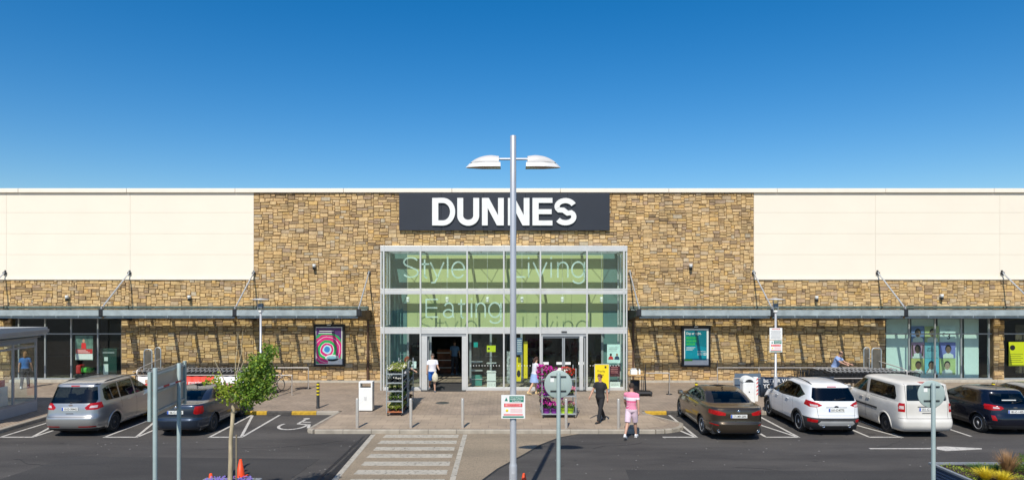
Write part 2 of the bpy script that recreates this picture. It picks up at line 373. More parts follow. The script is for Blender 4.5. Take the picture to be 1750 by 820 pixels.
# --- stone
def stone_mat():
    m = bpy.data.materials.new('rubble_stone'); m.use_nodes = True; t = m.node_tree; b = t.nodes['Principled BSDF']; b.inputs['Roughness'].default_value = .85
    at = t.nodes.new('ShaderNodeAttribute'); at.attribute_name = 'stone'
    tc = t.nodes.new('ShaderNodeTexCoord')
    n = t.nodes.new('ShaderNodeTexNoise'); n.inputs['Scale'].default_value = 9; n.inputs['Detail'].default_value = 8; n.inputs['Roughness'].default_value = .7
    t.links.new(tc.outputs['Object'], n.inputs['Vector'])
    r = t.nodes.new('ShaderNodeValToRGB'); r.color_ramp.elements[0].position = .3; r.color_ramp.elements[1].position = .7
    r.color_ramp.elements[0].color = (.74, .71, .69, 1); r.color_ramp.elements[1].color = (1.18, 1.17, 1.14, 1)
    t.links.new(n.outputs['Fac'], r.inputs[0])
    mx = t.nodes.new('ShaderNodeMix'); mx.data_type = 'RGBA'; mx.blend_type = 'MULTIPLY'; mx.inputs[0].default_value = 1; mx.clamp_result = False
    t.links.new(at.outputs['Color'], mx.inputs[6]); t.links.new(r.outputs[0], mx.inputs[7])
    # weather stains in soft patches
    n3 = t.nodes.new('ShaderNodeTexNoise'); n3.inputs['Scale'].default_value = .7; n3.inputs['Detail'].default_value = 8; n3.inputs['Roughness'].default_value = .7
    t.links.new(tc.outputs['Object'], n3.inputs['Vector'])
    r3 = t.nodes.new('ShaderNodeValToRGB'); r3.color_ramp.elements[0].position = .52; r3.color_ramp.elements[1].position = .75
    r3.color_ramp.elements[0].color = (1, 1, 1, 1); r3.color_ramp.elements[1].color = (.42, .40, .36, 1)
    t.links.new(n3.outputs['Fac'], r3.inputs[0])
    m3 = t.nodes.new('ShaderNodeMix'); m3.data_type = 'RGBA'; m3.blend_type = 'MULTIPLY'; m3.inputs[0].default_value = 1
    t.links.new(mx.outputs[2], m3.inputs[6]); t.links.new(r3.outputs[0], m3.inputs[7]); t.links.new(m3.outputs[2], b.inputs['Base Color'])
    n2 = t.nodes.new('ShaderNodeTexNoise'); n2.inputs['Scale'].default_value = 26; n2.inputs['Detail'].default_value = 5
    t.links.new(tc.outputs['Object'], n2.inputs['Vector'])
    bp = t.nodes.new('ShaderNodeBump'); bp.inputs['Strength'].default_value = .7; bp.inputs['Distance'].default_value = .02
    t.links.new(n2.outputs['Fac'], bp.inputs['Height']); t.links.new(bp.outputs[0], b.inputs['Normal'])
    return m
M_stone = stone_mat()
PAL = [((.60, .40, .165), 24), ((.64, .44, .21), 20), ((.56, .365, .15), 18), ((.46, .31, .145), 14), ((.68, .49, .255), 12), ((.57, .41, .23), 10), ((.38, .25, .125), 10),
       ((.44, .34, .23), 5), ((.26, .165, .095), 6), ((.36, .25, .18), 6), ((.50, .43, .32), 4), ((.17, .11, .065), 3), ((.62, .38, .11), 7)]
PALC = [tuple(v*.66+m_*.34 for v, m_ in zip(p, (.53, .385, .205))) for p, n_ in PAL for _ in range(n_)]
def stone_wall(name, x0, x1, z0, z1, holes=(), seed=1, yf=WY):
    rng = random.Random(seed); U, V = .056, .066
    nx, nz = int(round((x1-x0)/U)), int(round((z1-z0)/V)); U = (x1-x0)/nx; V = (z1-z0)/nz
    occ = [[any(hx0-1e-3 < x0+(i+.5)*U < hx1+1e-3 and hz0 < z0+(j+.5)*V < hz1 for hx0, hx1, hz0, hz1 in holes) for i in range(nx)] for j in range(nz)]
    vs, fs, cs = [], [], []
    for j in range(nz):
        i = 0
        while i < nx:
            if occ[j][i]: i += 1; continue
            h = rng.choice((1, 2, 2, 2, 2, 3, 3, 3)); h = min(h, nz-j)
            wmax = rng.choice((4, 5, 6, 7, 7, 8, 9) if h == 2 else (4, 5, 7) if h < 2 else (4, 5, 6, 7, 8))
            wd = 0
            while wd < wmax and i+wd < nx and not occ[j][i+wd]: wd += 1
            # do not leave slivers
            rem = 0
            while rem < 2 and i+wd+rem < nx and not occ[j][i+wd+rem]: rem += 1
            if rem < 2 and rem > 0: wd += rem
            while h > 1 and any(occ[j+k][i+q] for k in range(h) for q in range(wd)): h -= 1
            for k in range(h):
                for q in range(wd): occ[j+k][i+q] = True
            a0, a1, b0, b1 = x0+i*U, x0+(i+wd)*U, z0+j*V, z0+(j+h)*V
            g = rng.uniform(.002, .008); jt = lambda: rng.uniform(-.015, .015)
            d = rng.uniform(.0, .045); c = .014
            o = [(a0+g+jt()*.6, b0+g+jt()*.5), (a1-g+jt()*.6, b0+g+jt()*.5), (a1-g+jt()*.6, b1-g+jt()*.5), (a0+g+jt()*.6, b1-g+jt()*.5)]
            cxm, czm = (a0+a1)/2, (b0+b1)/2
            k0 = len(vs)
            for (p, q) in o: vs.append((p, yf+.03, q))
            for (p, q) in o: vs.append((p + (c if p < cxm else -c)*.3, yf-.012-d*.5, q + (c if q < czm else -c)*.3))
            for (p, q) in o: vs.append((p + (c if p < cxm else -c), yf-.02-d+jt()*.5, q + (c if q < czm else -c)))
            for L in (0, 4):
                for e in range(4): fs.append((k0+L+e, k0+L+(e+1) % 4, k0+L+4+(e+1) % 4, k0+L+4+e))
            fs.append((k0+8, k0+9, k0+10, k0+11))
            cc = rng.choice(PALC); t_ = rng.uniform(.86, 1.12); u_ = rng.uniform(-.03, .03)
            cs += [(cc[0]*t_*(1+u_), cc[1]*t_, cc[2]*t_*(1-u_), 1)] * 12
            i += wd
    # mortar backing
    for hx in (1,):
        nb = len(vs)
    seg = MB()
    xs = sorted({x0, x1, *[min(max(h[0], x0), x1) for h in holes], *[min(max(h[1], x0), x1) for h in holes]})
    zs = sorted({z0, z1, *[min(max(h[2], z0), z1) for h in holes], *[min(max(h[3], z0), z1) for h in holes]})
    for xa, xb in zip(xs[:-1], xs[1:]):
        for za, zb in zip(zs[:-1], zs[1:]):
            xm, zm = (xa+xb)/2, (za+zb)/2
            if any(h[0] < xm < h[1] and h[2] < zm < h[3] for h in holes): continue
            k0 = len(vs); vs += [(xa, yf+.004, za), (xb, yf+.004, za), (xb, yf+.004, zb), (xa, yf+.004, zb), (xa, yf+.35, za), (xb, yf+.35, za), (xb, yf+.35, zb), (xa, yf+.35, zb)]
            fs += [(k0, k0+1, k0+2, k0+3), (k0, k0+3, k0+7, k0+4), (k0+1, k0+5, k0+6, k0+2), (k0, k0+4, k0+5, k0+1)]; cs += [(.21, .15, .085, 1)] * 8
    me = bpy.data.meshes.new(name); me.from_pydata(vs, [], fs); me.materials.append(M_stone)
    at = me.color_attributes.new('stone', 'FLOAT_COLOR', 'POINT'); at.data.foreach_set('color', [q for c in cs for q in c])
    bm = bmesh.new(); bm.from_mesh(me); bmesh.ops.recalc_face_normals(bm, faces=bm.faces[:]); bm.to_mesh(me); bm.free()
    o = bpy.data.objects.new(name, me); col.objects.link(o); rebase(o, (0, WY, PZ)); o.parent = bld; o.location = (0, 0, 0); return o
XL, XR = -11.59*1.07, wx(1288)
XL = wx(434)
ZT, ZB, Z5 = wz(330), PZ, wz(478)
SHL = (wx(18), wx(207), PZ+.14, 3.30)          # left shopfront opening
SHR = (wx(1513), wx(1698), PZ+.14, 3.30)    # right shopfront opening
SHR2 = (wx(1716), 34, PZ+.14, 3.30)
stone_wall('stone_wall', XL, XR, ZB, ZT, holes=[(-5.75, 5.55, 0, 6.62)], seed=3)
stone_wall('stone_wall', -30, XL, ZB, Z5, holes=[SHL], seed=5)
stone_wall('stone_wall', XR, 34, ZB, Z5, holes=[SHR, SHR2], seed=9)
# --- cream cladding
M_cream = mat('cream_cladding', (.82, .74, .605), .55, 0, .02, .5, .15, 1.5)
M_cream2 = mat('cream_trim', (.84, .765, .64), .5, 0, .03, 2)
for sx, xa, xb in ((-1, -30.6, XL), (1, XR, 34)):
    mb = MB(); js = [wz(435), wz(399.4), wz(363.4)]; zs = [wz(473), *js, wz(329)]
    vx = [xa, -24.5, -18.43, xb] if sx < 0 else [xa, 18.1, 24.2, xb]
    for a, b_ in zip(vx[:-1], vx[1:]):
        for za, zb in zip(zs[:-1], zs[1:]): mb.box(a+.004, b_-.004, WY-.03, WY+.05, za+.003, zb-.003, .002)
    mb.m = 1; mb.box(xa, xb, WY+.0, WY+.3, zs[0], zs[-1])
    bpart(mb, 'cladding', [M_cream, mat('joint_cream', (.72, .64, .51), .8)])
    bpart(MB().box(xa, xb, WY-.09, WY+.1, Z5, wz(474.5), .01).box(xa, xb, WY-.065, WY+.1, wz(474.3), wz(473), .004), 'sill_trim', M_cream2)
cp = MB()
for k in range(-6, 7): cp.box(k*5.3-2.65+.008 if k > -6 else -30.6, k*5.3+2.65-.008 if k < 6 else 34, WY-.14, WY+.5, wz(330)+.012, wz(322.5)+.0, .012)
bpart(cp, 'coping', M_cream2)
bpart(MB().box(-30, 34, WY+.4, WY+24, 8.9, 9.3), 'roof', mat('roof_membrane', (.3, .3, .3), .9))
# --- interior shell behind the glazing (floor, back wall, ceiling)
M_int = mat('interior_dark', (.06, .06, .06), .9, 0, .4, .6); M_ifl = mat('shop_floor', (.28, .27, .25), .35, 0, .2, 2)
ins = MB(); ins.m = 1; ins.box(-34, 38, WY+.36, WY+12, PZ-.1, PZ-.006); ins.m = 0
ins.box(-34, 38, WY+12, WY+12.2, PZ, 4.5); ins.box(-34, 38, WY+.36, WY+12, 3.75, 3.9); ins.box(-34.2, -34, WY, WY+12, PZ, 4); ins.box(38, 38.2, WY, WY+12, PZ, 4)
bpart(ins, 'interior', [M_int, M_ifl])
# --- shopfronts
def shopfront(x0, x1, mulls, z0=PZ+.14, z1=3.30, zt=wz(570.5), name='shop_window'):
    f = MB(); yf = WY+.10
    for xm in mulls: f.box(xm-.035, xm+.035, yf, yf+.09, z0, z1, .004)
    f.box(x0, x1, yf+.005, yf+.085, zt-.03, zt+.03); f.box(x0, x1, yf+.005, yf+.085, z1-.07, z1); f.box(x0, x1, yf-.01, yf+.085, z0, z0+.06)
    fr = bpart(f, name, M_frame)
    edges = [x0] + sorted(mulls) + [x1]
    for a, b_ in zip(edges[:-1], edges[1:]):
        if b_-a < .15: continue
        for za, zb in ((z0+.05, zt-.02), (zt+.02, z1-.06)):
            p = bpart(MB().box(a+.01, b_-.01, yf+.035, yf+.047, za, zb), 'pane', M_shopg, bld); p.parent = fr
    return fr
shopfront(SHL[0], SHL[1], [wx(29), wx(74.3), wx(119), wx(164.7), wx(206)])
shopfront(SHR[0], SHR[1], [wx(1556), wx(1600.5), wx(1645.4), wx(1693)])
shopfront(SHR2[0], SHR2[1], [wx(1717.5), 25.7, 27, 28.3, 29.6, 30.9])
bpart(MB().box(SHL[0], SHL[1], WY-.12, WY+.34, PZ+.002, PZ+.138, .01).box(SHR[0], 34, WY-.12, WY+.34, PZ+.002, PZ+.138, .01).box(SHL[1]+.01, -5.8, WY-.07, WY-.045, PZ, PZ+.11).box(5.6, SHR[0]-.01, WY-.07, WY-.045, PZ, PZ+.11), 'plinth', mat('plinth_stone', (.42, .38, .31), .8))

# ================================================================ ENTRANCE BOX
EY = 31.03
def ex(px): return X(px, EY)
def ez(py): return Z(py, EY)
EX0, EX1 = ex(650), ex(1072)
mull = [ex(p) for p in (656, 718.7, 798.4, 861, 923.5, 1003, 1066)]
ent = MB()
zt0, zt1 = ez(429.5), ez(420)
tr1 = (ez(502.5), ez(493)); tr2 = (ez(570), ez(559))
ent.box(EX0, EX1, EY-.05, EY+.14, zt0, zt1, .008)
for a, b_ in (tr1, tr2):
    ent.box(EX0, EX1, EY-.03, EY+.12, a, b_-.07, .006); ent.box(EX0, EX1, EY-.045, EY+.10, b_-.055, b_, .004)
for i, xm in enumerate(mull):
    ent.box(xm-.035, xm+.035, EY-.065, EY+.10, PZ, zt1+.012, .005)
for xs in (EX0+.03, EX1-.03): ent.box(xs-.03, xs+.03, EY-.02, EY+.1, PZ, zt0)
# side return posts, rear posts and roof edge
for xs in (EX0+.03, EX1-.03):
    for yy in (EY+.85, EY+1.65, WY-.12): ent.box(xs-.035, xs+.035, yy-.04, yy+.04, PZ, zt0)
    for a, b_ in (tr1, tr2, (zt0, zt1)): ent.box(xs-.03, xs+.03, EY+.12, WY-.06, a, b_)
# low sills
for a, b_ in ((0, 1), (2, 4), (5, 6)): ent.box(mull[a], mull[b_], EY-.06, EY+.12, PZ, PZ+.14, .01)
bx = bpart(ent, 'entrance_frame', M_alu)
# roof structure: rafters, purlins, bracing
rf = MB()
for xm in mull: rf.box(xm-.05, xm+.05, EY+.15, WY-.1, zt0+.02, zt1-.04)
for d, wd in ((.52, .30), (1.42, .13)): rf.box(EX0, EX1, WY-d-wd/2, WY-d+wd/2, zt0-.02, zt0+.14)
for a, b_ in ((0, 1), (2, 3), (3, 4), (5, 6)):
    rf.tube((mull[a], EY+.2, zt0+.03), (mull[b_], WY-.2, zt0+.03), .012, n=6); rf.tube((mull[b_], EY+.2, zt0+.03), (mull[a], WY-.2, zt0+.03), .012, n=6)
rfo = bpart(rf, 'roof_frame', M_frame, bld)
g = MB().box(EX0+.06, EX1-.06, EY+.12, WY-.06, zt1-.03, zt1-.015)
gr = bpart(g, 'roof_glass', M_glass, bld)
# panes
def pane(x0, x1, z0, z1, y=EY+.03, m=M_glass, name='pane', par=bx): 
    p = bpart(MB().box(x0, x1, y, y+.012, z0, z1), name, m); p.parent = par; return p
DOORS = (1, 4)
for i in range(6):
    a, b_ = mull[i]+.03, mull[i+1]-.03
    pane(a, b_, tr1[1]-.01, zt0+.01); pane(a, b_, tr2[1]-.01, tr1[0]+.01)
    if i not in DOORS: pane(a, b_, PZ+.13, tr2[0]+.01)
for xs in (EX0+.03, EX1-.03):
    p = bpart(MB().box(xs-.006, xs+.006, EY+.1, WY-.08, PZ+.1, zt0), 'side_pane', M_glass); p.parent = bx
for xa in (EX0+.05, mull[-1]+.03):
    pane(xa, xa+.1, PZ+.1, zt0)
# green bulkhead behind the glass, opening below it
M_green = mat('green_panel', (.46, .50, .235), .6, 0, .05, 1)
gb = MB(); 
vx = [-4.85+.0, -3.2, -1.6, 0, 1.6, 3.2, 4.75]
for a, b_ in zip(vx[:-1], vx[1:]): gb.box(a+.004, b_-.004, WY-.045, WY+.0, 2.80, 6.35)
bpart(gb, 'green_bulkhead', M_green)
M_teal = mat('lobby_teal', (.10, .20, .19), .6, 0, .1, 2)
lb = MB(); lb.box(-5.7, -4.86, WY-.04, WY+.02, PZ, 6.6); lb.box(4.76, 5.5, WY-.04, WY+.02, PZ, 6.6); lb.box(-4.86, 4.76, WY-.05, WY+.02, 6.36, 6.62)
bpart(lb, 'lobby_wall', M_teal)
# inner screen below bulkhead, doors
M_mat = mat('entrance_mat', (.035, .034, .033), .95, 0, .2, 20, .3, 90)
bpart(MB().box(mull[1]+.05, mull[2]-.05, EY-.35, WY, PZ+.004, PZ+.012), 'door_mat', M_mat); bpart(MB().box(mull[4]+.05, mull[5]-.05, EY-.35, WY, PZ+.004, PZ+.012), 'door_mat', M_mat)
def leaf(x0, x1, y, open_=False, name='sliding_door'):
    f = MB(); z0, z1 = PZ+.02, tr2[0]-.12
    f.box(x0, x0+.06, y, y+.05, z0, z1, .004).box(x1-.06, x1, y, y+.05, z0, z1, .004).box(x0+.06, x1-.06, y+.002, y+.048, z0, z0+.12).box(x0+.06, x1-.06, y+.002, y+.048, z1-.08, z1)
    fr = bpart(f, name, M_frame)
    p = bpart(MB().box(x0+.05, x1-.05, y+.02, y+.03, z0+.1, z1-.07), 'pane', M_glass); p.parent = fr
    h = bpart(MB().box(x0+.07, x0+.32, y-.006, y-.001, 1.28, 1.40).box(x1-.32, x1-.07, y-.006, y-.001, 1.28, 1.40), 'door_sticker', M_white); h.parent = fr
    return fr
for (a, b_, op) in ((mull[1], mull[2], True), (mull[4], mull[5], False)):
    hd = bpart(MB().box(a+.035, b_-.035, EY+.0, EY+.16, tr2[0]-.12, tr2[0]-.005), 'door_header', M_frame)
    if op:
        bpart(MB().box(a+.04, a+.30, EY+.0, EY+.1, PZ, tr2[0]-.12, .004), 'door_post', M_alu); bpart(MB().box(b_-.24, b_-.04, EY, EY+.1, PZ, tr2[0]-.12, .004), 'door_post', M_alu)
        leaf(a+.1, a+.36, EY+.13); 
    else:
        leaf(a+.06, (a+b_)/2-.005, EY+.06); leaf((a+b_)/2+.005, b_-.06, EY+.06)
        bpart(MB().box(a+.04, a+.10, EY-.02, EY+.05, PZ, tr2[0]-.12, .004), 'door_post', M_alu); bpart(MB().box(b_-.34, b_-.17, EY-.03, EY+.04, PZ, tr2[0]-.12, .004), 'door_post', M_alu)
bpart(MB().box(mull[4]+.95, mull[4]+1.2, EY-.075, EY-.034, tr2[0]+.07, tr2[0]+.12), 'door_sensor', M_black)
# inner row of door frames at the bulkhead
inn = MB()
for xm in (-4.8, -3.7, -1.75, -.75, .75, 1.7, 3.6, 4.7): inn.box(xm-.05, xm+.05, WY-.12, WY-.05, PZ, 2.8)
inn.box(-4.85, 4.75, WY-.125, WY-.045, 2.68, 2.80)
bpart(inn, 'inner_frame', M_frame)
ip = []
for a, b_ in ((-4.75, -3.75), (-1.7, -.8), (-.7, .7), (.8, 1.65), (3.65, 4.65), (1.75, 3.55)):
    p = bpart(MB().box(a, b_, WY-.09, WY-.08, PZ+.02, 2.67), 'inner_pane', M_glass)
# spotlights hung behind the glass
for px in (697, 764, 833, 892, 961, 1028):
    xx = X(px, 32); zz = Z(512, 32)
    sp = MB(); sp.lathe([(.0, .11), (.055, .11), (.06, .0), (.045, -.02), (.05, -.03), (.085, -.12), (.0, -.12)], (xx, 32, zz), 12)
    sp.box(xx-.07, xx+.07, 31.98, 32.02, zz+.1, zz+.13); sp.box(xx-.07, xx-.06, 31.98, 32.02, zz-.05, zz+.1); sp.box(xx+.06, xx+.07, 31.98, 32.02, zz-.05, zz+.1)
    sp.tube((xx, 32, zz+.12), (xx, 32, zt0), .006, n=5)
    bpart(sp, 'spotlight', M_white)
# vinyl lettering on the glass: thin monoline letters, each in its own box (x0, x1, base, top in photo pixels)
M_vinyl = glass('frosted_vinyl', (.85, .95, .9), 1, .3, .6, (.48, .66, .56))
def mono_letter(ch):
    A = lambda cx, cy, rx, ry, a0, a1, st=12: [(cx+rx*math.cos(R(a)), cy+ry*math.sin(R(a))) for a in (range(a0, a1+1, st) if a1 > a0 else range(a0, a1-1, -st))]
    return {'S': [A(.5, .755, .42, .215, 20, 230)+[(.62, .47)]+A(.5, .245, .45, .215, 50, -160)], 't': [[(.45, 1), (.45, .15)]+A(.75, .15, .3, .15, 180, 280), [(0, .74), (1, .74)]],
        'y': [[(.02, 1), (.52, .0)], [(.98, 1), (.48, -.06), (.34, -.30), (.08, -.32)]], 'l': [[(.5, 0), (.5, 1)]], 'e': [A(.5, .5, .48, .5, 0, 330), [(.02, .52), (.98, .52)]],
        'L': [[(.06, 1), (.06, .04), (1, .04)]], 'i': [[(.5, 0), (.5, .74)], [(.5, .90), (.5, 1)]], 'v': [[(.02, 1), (.5, 0), (.98, 1)]],
        'n': [[(.05, 0), (.05, 1)], [(.05, .62)]+A(.5, .62, .45, .36, 170, 0)+[(.95, 0)]], 'g': [A(.48, .52, .46, .48, 0, 360), [(.95, 1), (.95, -.05)]+A(.5, -.05, .45, .30, 0, -160)],
        'E': [[(.98, .04), (.06, .04), (.06, .96), (.98, .96)], [(.06, .52), (.92, .52)]], 'a': [A(.5, .68, .38, .30, 160, 0)+[(.88, .12), (.98, .02)], A(.46, .28, .42, .26, 40, 330)]}[ch]
def vinyl(ch, px0, px1, py0, py1):
    mb = MB(); x0, x1, z0, z1 = ex(px0), ex(px1), ez(py0), ez(py1); t = .07; y0, y1 = EY+.021, EY+.0225
    for pts in mono_letter(ch):
        P_ = [Vector((x0+a*(x1-x0), z0+b_*(z1-z0))) for a, b_ in pts]; n = len(P_)
        for k in range(n-1):
            d = (P_[k+1]-P_[k]).normalized(); nn = Vector((-d.y, d.x))*t/2; e0 = d*(t*.25 if 0 < k else 0)
            a, b_ = P_[k]-e0, P_[k+1]+(d*t*.25 if k < n-2 else d*0)
            q_ = [a+nn, b_+nn, b_-nn, a-nn]; yy = y0 + (k % 2)*.0004
            mb.add([(v.x, yy, v.y) for v in q_], [(0, 1, 2, 3)])
    o = bpart(mb, 'vinyl_letter', M_vinyl); o.parent = bx; return o
for row in ((('S', 688, 715.5, 474.4, 439), ('t', 719, 733.5, 474.4, 443), ('y', 735, 759, 474.4, 448), ('l', 763, 767, 474.4, 439), ('e', 772, 794, 474.4, 447.5)),
            (('L', 878, 898, 474.4, 439), ('i', 901, 906, 474.4, 439), ('v', 911, 935, 474.4, 448), ('i', 939.5, 944.5, 474.4, 439), ('n', 952.5, 971.5, 474.4, 447.5), ('g', 977, 1000, 474.4, 447.5)),
            (('E', 727, 749, 542.7, 510), ('a', 757.5, 776, 542.7, 517), ('t', 782.5, 795, 542.7, 511), ('i', 803.5, 808, 542.7, 509), ('n', 813, 830, 542.7, 517), ('g', 835, 857, 542.7, 517))):
    for L_ in row: vinyl(*L_)
# small manifestation dots across the glazing
dt = MB()
for i in range(6):
    n_ = int((mull[i+1]-mull[i]-.2)/.13)
    for k in range(n_): xx = mull[i]+.14+k*.13; dt.box(xx, xx+.035, EY+.018, EY+.021, 1.22, 1.255) if i not in DOORS else dt.box(xx, xx+.03, EY+.056, EY+.0585, 1.20, 1.23) if i == 4 and k < 0 else None
o = bpart(dt, 'glass_dots', M_white); o.parent = bx

# ================================================================ CANOPIES
M_cgl = glass('canopy_glass', (.93, .95, .91), .6, .05, .03, (.20, .24, .20))
CY = WY/1.078
def canopy(xa, xb, arms, endx=None):
    root = empty('canopy', ((xa+xb)/2, 0, 0)); root.location = (0, 0, 0); root.parent = bld
    def cp_(mb, name, m):
        o = mb.build(name, m); rebase(o, (0, WY, PZ)); o.parent = root; o.location = (0, 0, 0); return o
    zt, zb = 3.76, 3.50
    edges = sorted(arms + [xa, xb]); edges = [e for i, e in enumerate(edges) if i == 0 or e-edges[i-1] > .2]
    for a, b_ in zip(edges[:-1], edges[1:]):
        fm = MB()      # front channel
        fm.box(a+.03, b_-.03, CY, CY+.025, zb, zt).box(a+.03, b_-.03, CY+.002, CY+.11, zt-.022, zt-.002).box(a+.03, b_-.03, CY+.002, CY+.11, zb, zb+.02)
        cp_(fm, 'front_beam', mat('canopy_channel', (.36, .41, .41), .5, .25, .2, 2.5, .05, 12))
        cp_(MB().box(a+.06, b_-.06, CY+.16, CY+.19, zb-.12, zb+.09), 'gutter_plate', mat('gutter_blue', (.36, .45, .50), .5, .1, .15, 3))
        pm = MB()
        for d, h in ((.36, .12), (.82, .28)): pm.box(a+.02, b_-.02, WY-d-.06, WY-d+.08, zt-.05-h, zt-.045)
        cp_(pm, 'purlin', M_canopy)
        cp_(MB().box(a+.02, b_-.02, WY-.13, WY-.055, zt-.04, zt+.10), 'added_dark_strip', mat('added_strip_green', (.10, .13, .11), .6, 0, .3, 4))  # added dark strip, stands in for the dark canopy glass and shades the wall below
        n = 6; fins = MB()
        for k in range(1, n):
            xx = a+(b_-a)*k/n; fins.box(xx-.06, xx+.06, CY+.12, WY-.03, zt-.14, zt-.004)
            fins.box(xx-.015, xx+.015, CY-.012, CY+.0, zb-.09, zb+.0)
        cp_(fins, 'cross_beam', M_canopy)
        gl = MB()
        for k in range(n):
            x0_, x1_ = a+(b_-a)*k/n+.02, a+(b_-a)*(k+1)/n-.02
            zz = [random.uniform(-.004, .004) for _ in range(4)]
            gl.add([(x0_, CY+.02, zt+.012), (x1_, CY+.02, zt+.012), (x1_, WY-.06, zt+.03+zz[0]), (x0_, WY-.06, zt+.03+zz[1]), (x0_, CY+.02, zt+.022), (x1_, CY+.02, zt+.022), (x1_, WY-.06, zt+.04+zz[0]), (x0_, WY-.06, zt+.04+zz[1])],
                   [(0, 3, 2, 1), (4, 5, 6, 7), (0, 1, 5, 4), (1, 2, 6, 5), (2, 3, 7, 6), (3, 0, 4, 7)])
            gl.m = 0
        cp_(gl, 'glass_roof', M_cgl)
    for ax in arms:
        am = MB(); am.prism([(CY+.02, zt-.03), (CY+.02, zb-.02), (WY-.02, zb-.36), (WY-.02, zt-.1)], ax-.13, ax+.13, 'yz')
        am.box(ax-.09, ax+.09, CY-.02, CY+.12, zb+.0, zt+.05); am.box(ax-.16, ax+.16, CY+.12, CY+.5, zb-.05, zb-.02)
        cp_(am, 'arm', M_dark)
        rd = MB(); p0, p1 = Vector((ax, WY-.06, wz(465.5))), Vector((ax, CY+.12, zt+.12))
        rd.tube(p0, p1, .035, n=10); rd.box(ax-.05, ax+.05, WY-.03, WY-.0, p0.z-.11, p0.z+.11); rd.box(ax-.012, ax+.012, WY-.14, WY-.02, p0.z-.06, p0.z+.06)
        rd.box(ax-.02, ax+.02, CY+.03, CY+.17, zt, zt+.17)
        cp_(rd, 'tie_rod', mat('rod_steel', (.50, .52, .53), .4, .5, .1))
        cp_(MB().box(ax-.085, ax+.085, WY-.11, WY-.032, p0.z-.10, p0.z+.02, .01), 'rod_bracket', M_dark)
    return root
armsL = [-6.72, -12.36, -18.45, -24.55]; armsR = [6.06, 12.12, 18.2, 24.3]
canopy(-30, -6.70, armsL); canopy(6.04, 34, armsR)
# downpipes at the canopy ends
for px in (629, 1082):
    x = X(px, WY-.1); bpart(MB().tube((x, WY-.12, PZ), (x, WY-.12, 3.2), .05, n=10), 'downpipe', mat('brown_pipe', (.10, .055, .035), .5))
# wall lights
for px, py in ((538.5, 456), (1179, 456), (118, 509), (326, 509), (1393, 510), (1606, 507)):
    x, z_ = wx(px), wz(py); lm = MB()
    lm.lathe([(.0, .13), (.075, .13), (.08, .12), (.08, -.02), (.0, -.02)], (x, WY-.17, z_), 14); lm.box(x-.04, x+.04, WY-.12, WY-.03, z_-.02, z_+.1)
    l = bpart(lm, 'wall_light', M_white)
    b2 = bpart(MB().lathe([(.07, 0), (.075, -.12), (.0, -.13)], (x, WY-.17, z_-.02), 14), 'light_housing', M_dark); b2.parent = l
# ================================================================ VEHICLES
def lined(m):
    """the inner face of a body shell is dark lining"""
    t = m.node_tree; b = t.nodes['Principled BSDF']; out = t.nodes['Material Output']
    if len(out.inputs[0].links) and out.inputs[0].links[0].from_node != b: return m
    g = t.nodes.new('ShaderNodeNewGeometry'); d = t.nodes.new('ShaderNodeBsdfDiffuse'); d.inputs[0].default_value = (.03, .03, .03, 1); mx = t.nodes.new('ShaderNodeMixShader')
    t.links.new(g.outputs['Backfacing'], mx.inputs[0]); t.links.new(b.outputs[0], mx.inputs[1]); t.links.new(d.outputs[0], mx.inputs[2]); t.links.new(mx.outputs[0], out.inputs[0]); return m
def paint(name, c, metal=.6, rough=.32, var=.04):
    return lined(mat(name, c, rough, metal, var, 2, 0, 40, .5, .8))
M_cgls = glass('car_glass', (.30, .36, .36), 1, 0, f0=.05)
M_priv = glass('privacy_glass', (.05, .06, .07), 1, 0, f0=.05)
M_tyre = mat('tyre_rubber', (.022, .022, .023), .85, 0, .3, 14, .3, 60)
M_rim = mat('alloy_rim', (.78, .78, .78), .35, .25, .1, 6); M_rimd = mat('dark_rim', (.10, .10, .105), .4, .6, .1, 6)
M_trimg = mat('gloss_trim', (.012, .012, .013), .15, 0, .1)
M_lred = mat('light_red', (.36, .006, .008), .2, 0, .25, 14, 0, 40, .3, .25); M_lwht = mat('light_clear', (.62, .50, .48), .12, .1, .2, 30, 0, 40, .6, 1)
M_seat = mat('seat_fabric', (.055, .052, .05), .9, 0, .3, 4); M_chr = mat('chrome', (.75, .75, .76), .12, 1, .05)
M_plate = mat('number_plate', (.72, .72, .68), .4); M_pblue = mat('plate_blue', (.01, .08, .45), .4); M_ink = mat('ink_black', (.012, .012, .014), .5)
M_plas = mat('bumper_plastic', (.035, .035, .037), .6, 0, .2, 6)

def mono(rows, k=3):
    n = len(rows); C = len(rows[0]); out = []
    d = [[rows[i+1][c]-rows[i][c] for c in range(C)] for i in range(n-1)]
    m = [[0]*C for _ in range(n)]
    for c in range(C):
        m[0][c] = d[0][c]; m[-1][c] = d[-1][c]
        for i in range(1, n-1):
            a, b = d[i-1][c], d[i][c]; m[i][c] = 0 if a*b <= 0 else 2*a*b/(a+b)
    for i in range(n-1):
        for j in range(k):
            t = j/k; h00 = 2*t**3-3*t*t+1; h10 = t**3-2*t*t+t; h01 = -2*t**3+3*t*t; h11 = t**3-t*t
            out.append([h00*rows[i][c]+h10*m[i][c]+h01*rows[i+1][c]+h11*m[i+1][c] for c in range(C)])
    out.append(list(rows[-1])); return out

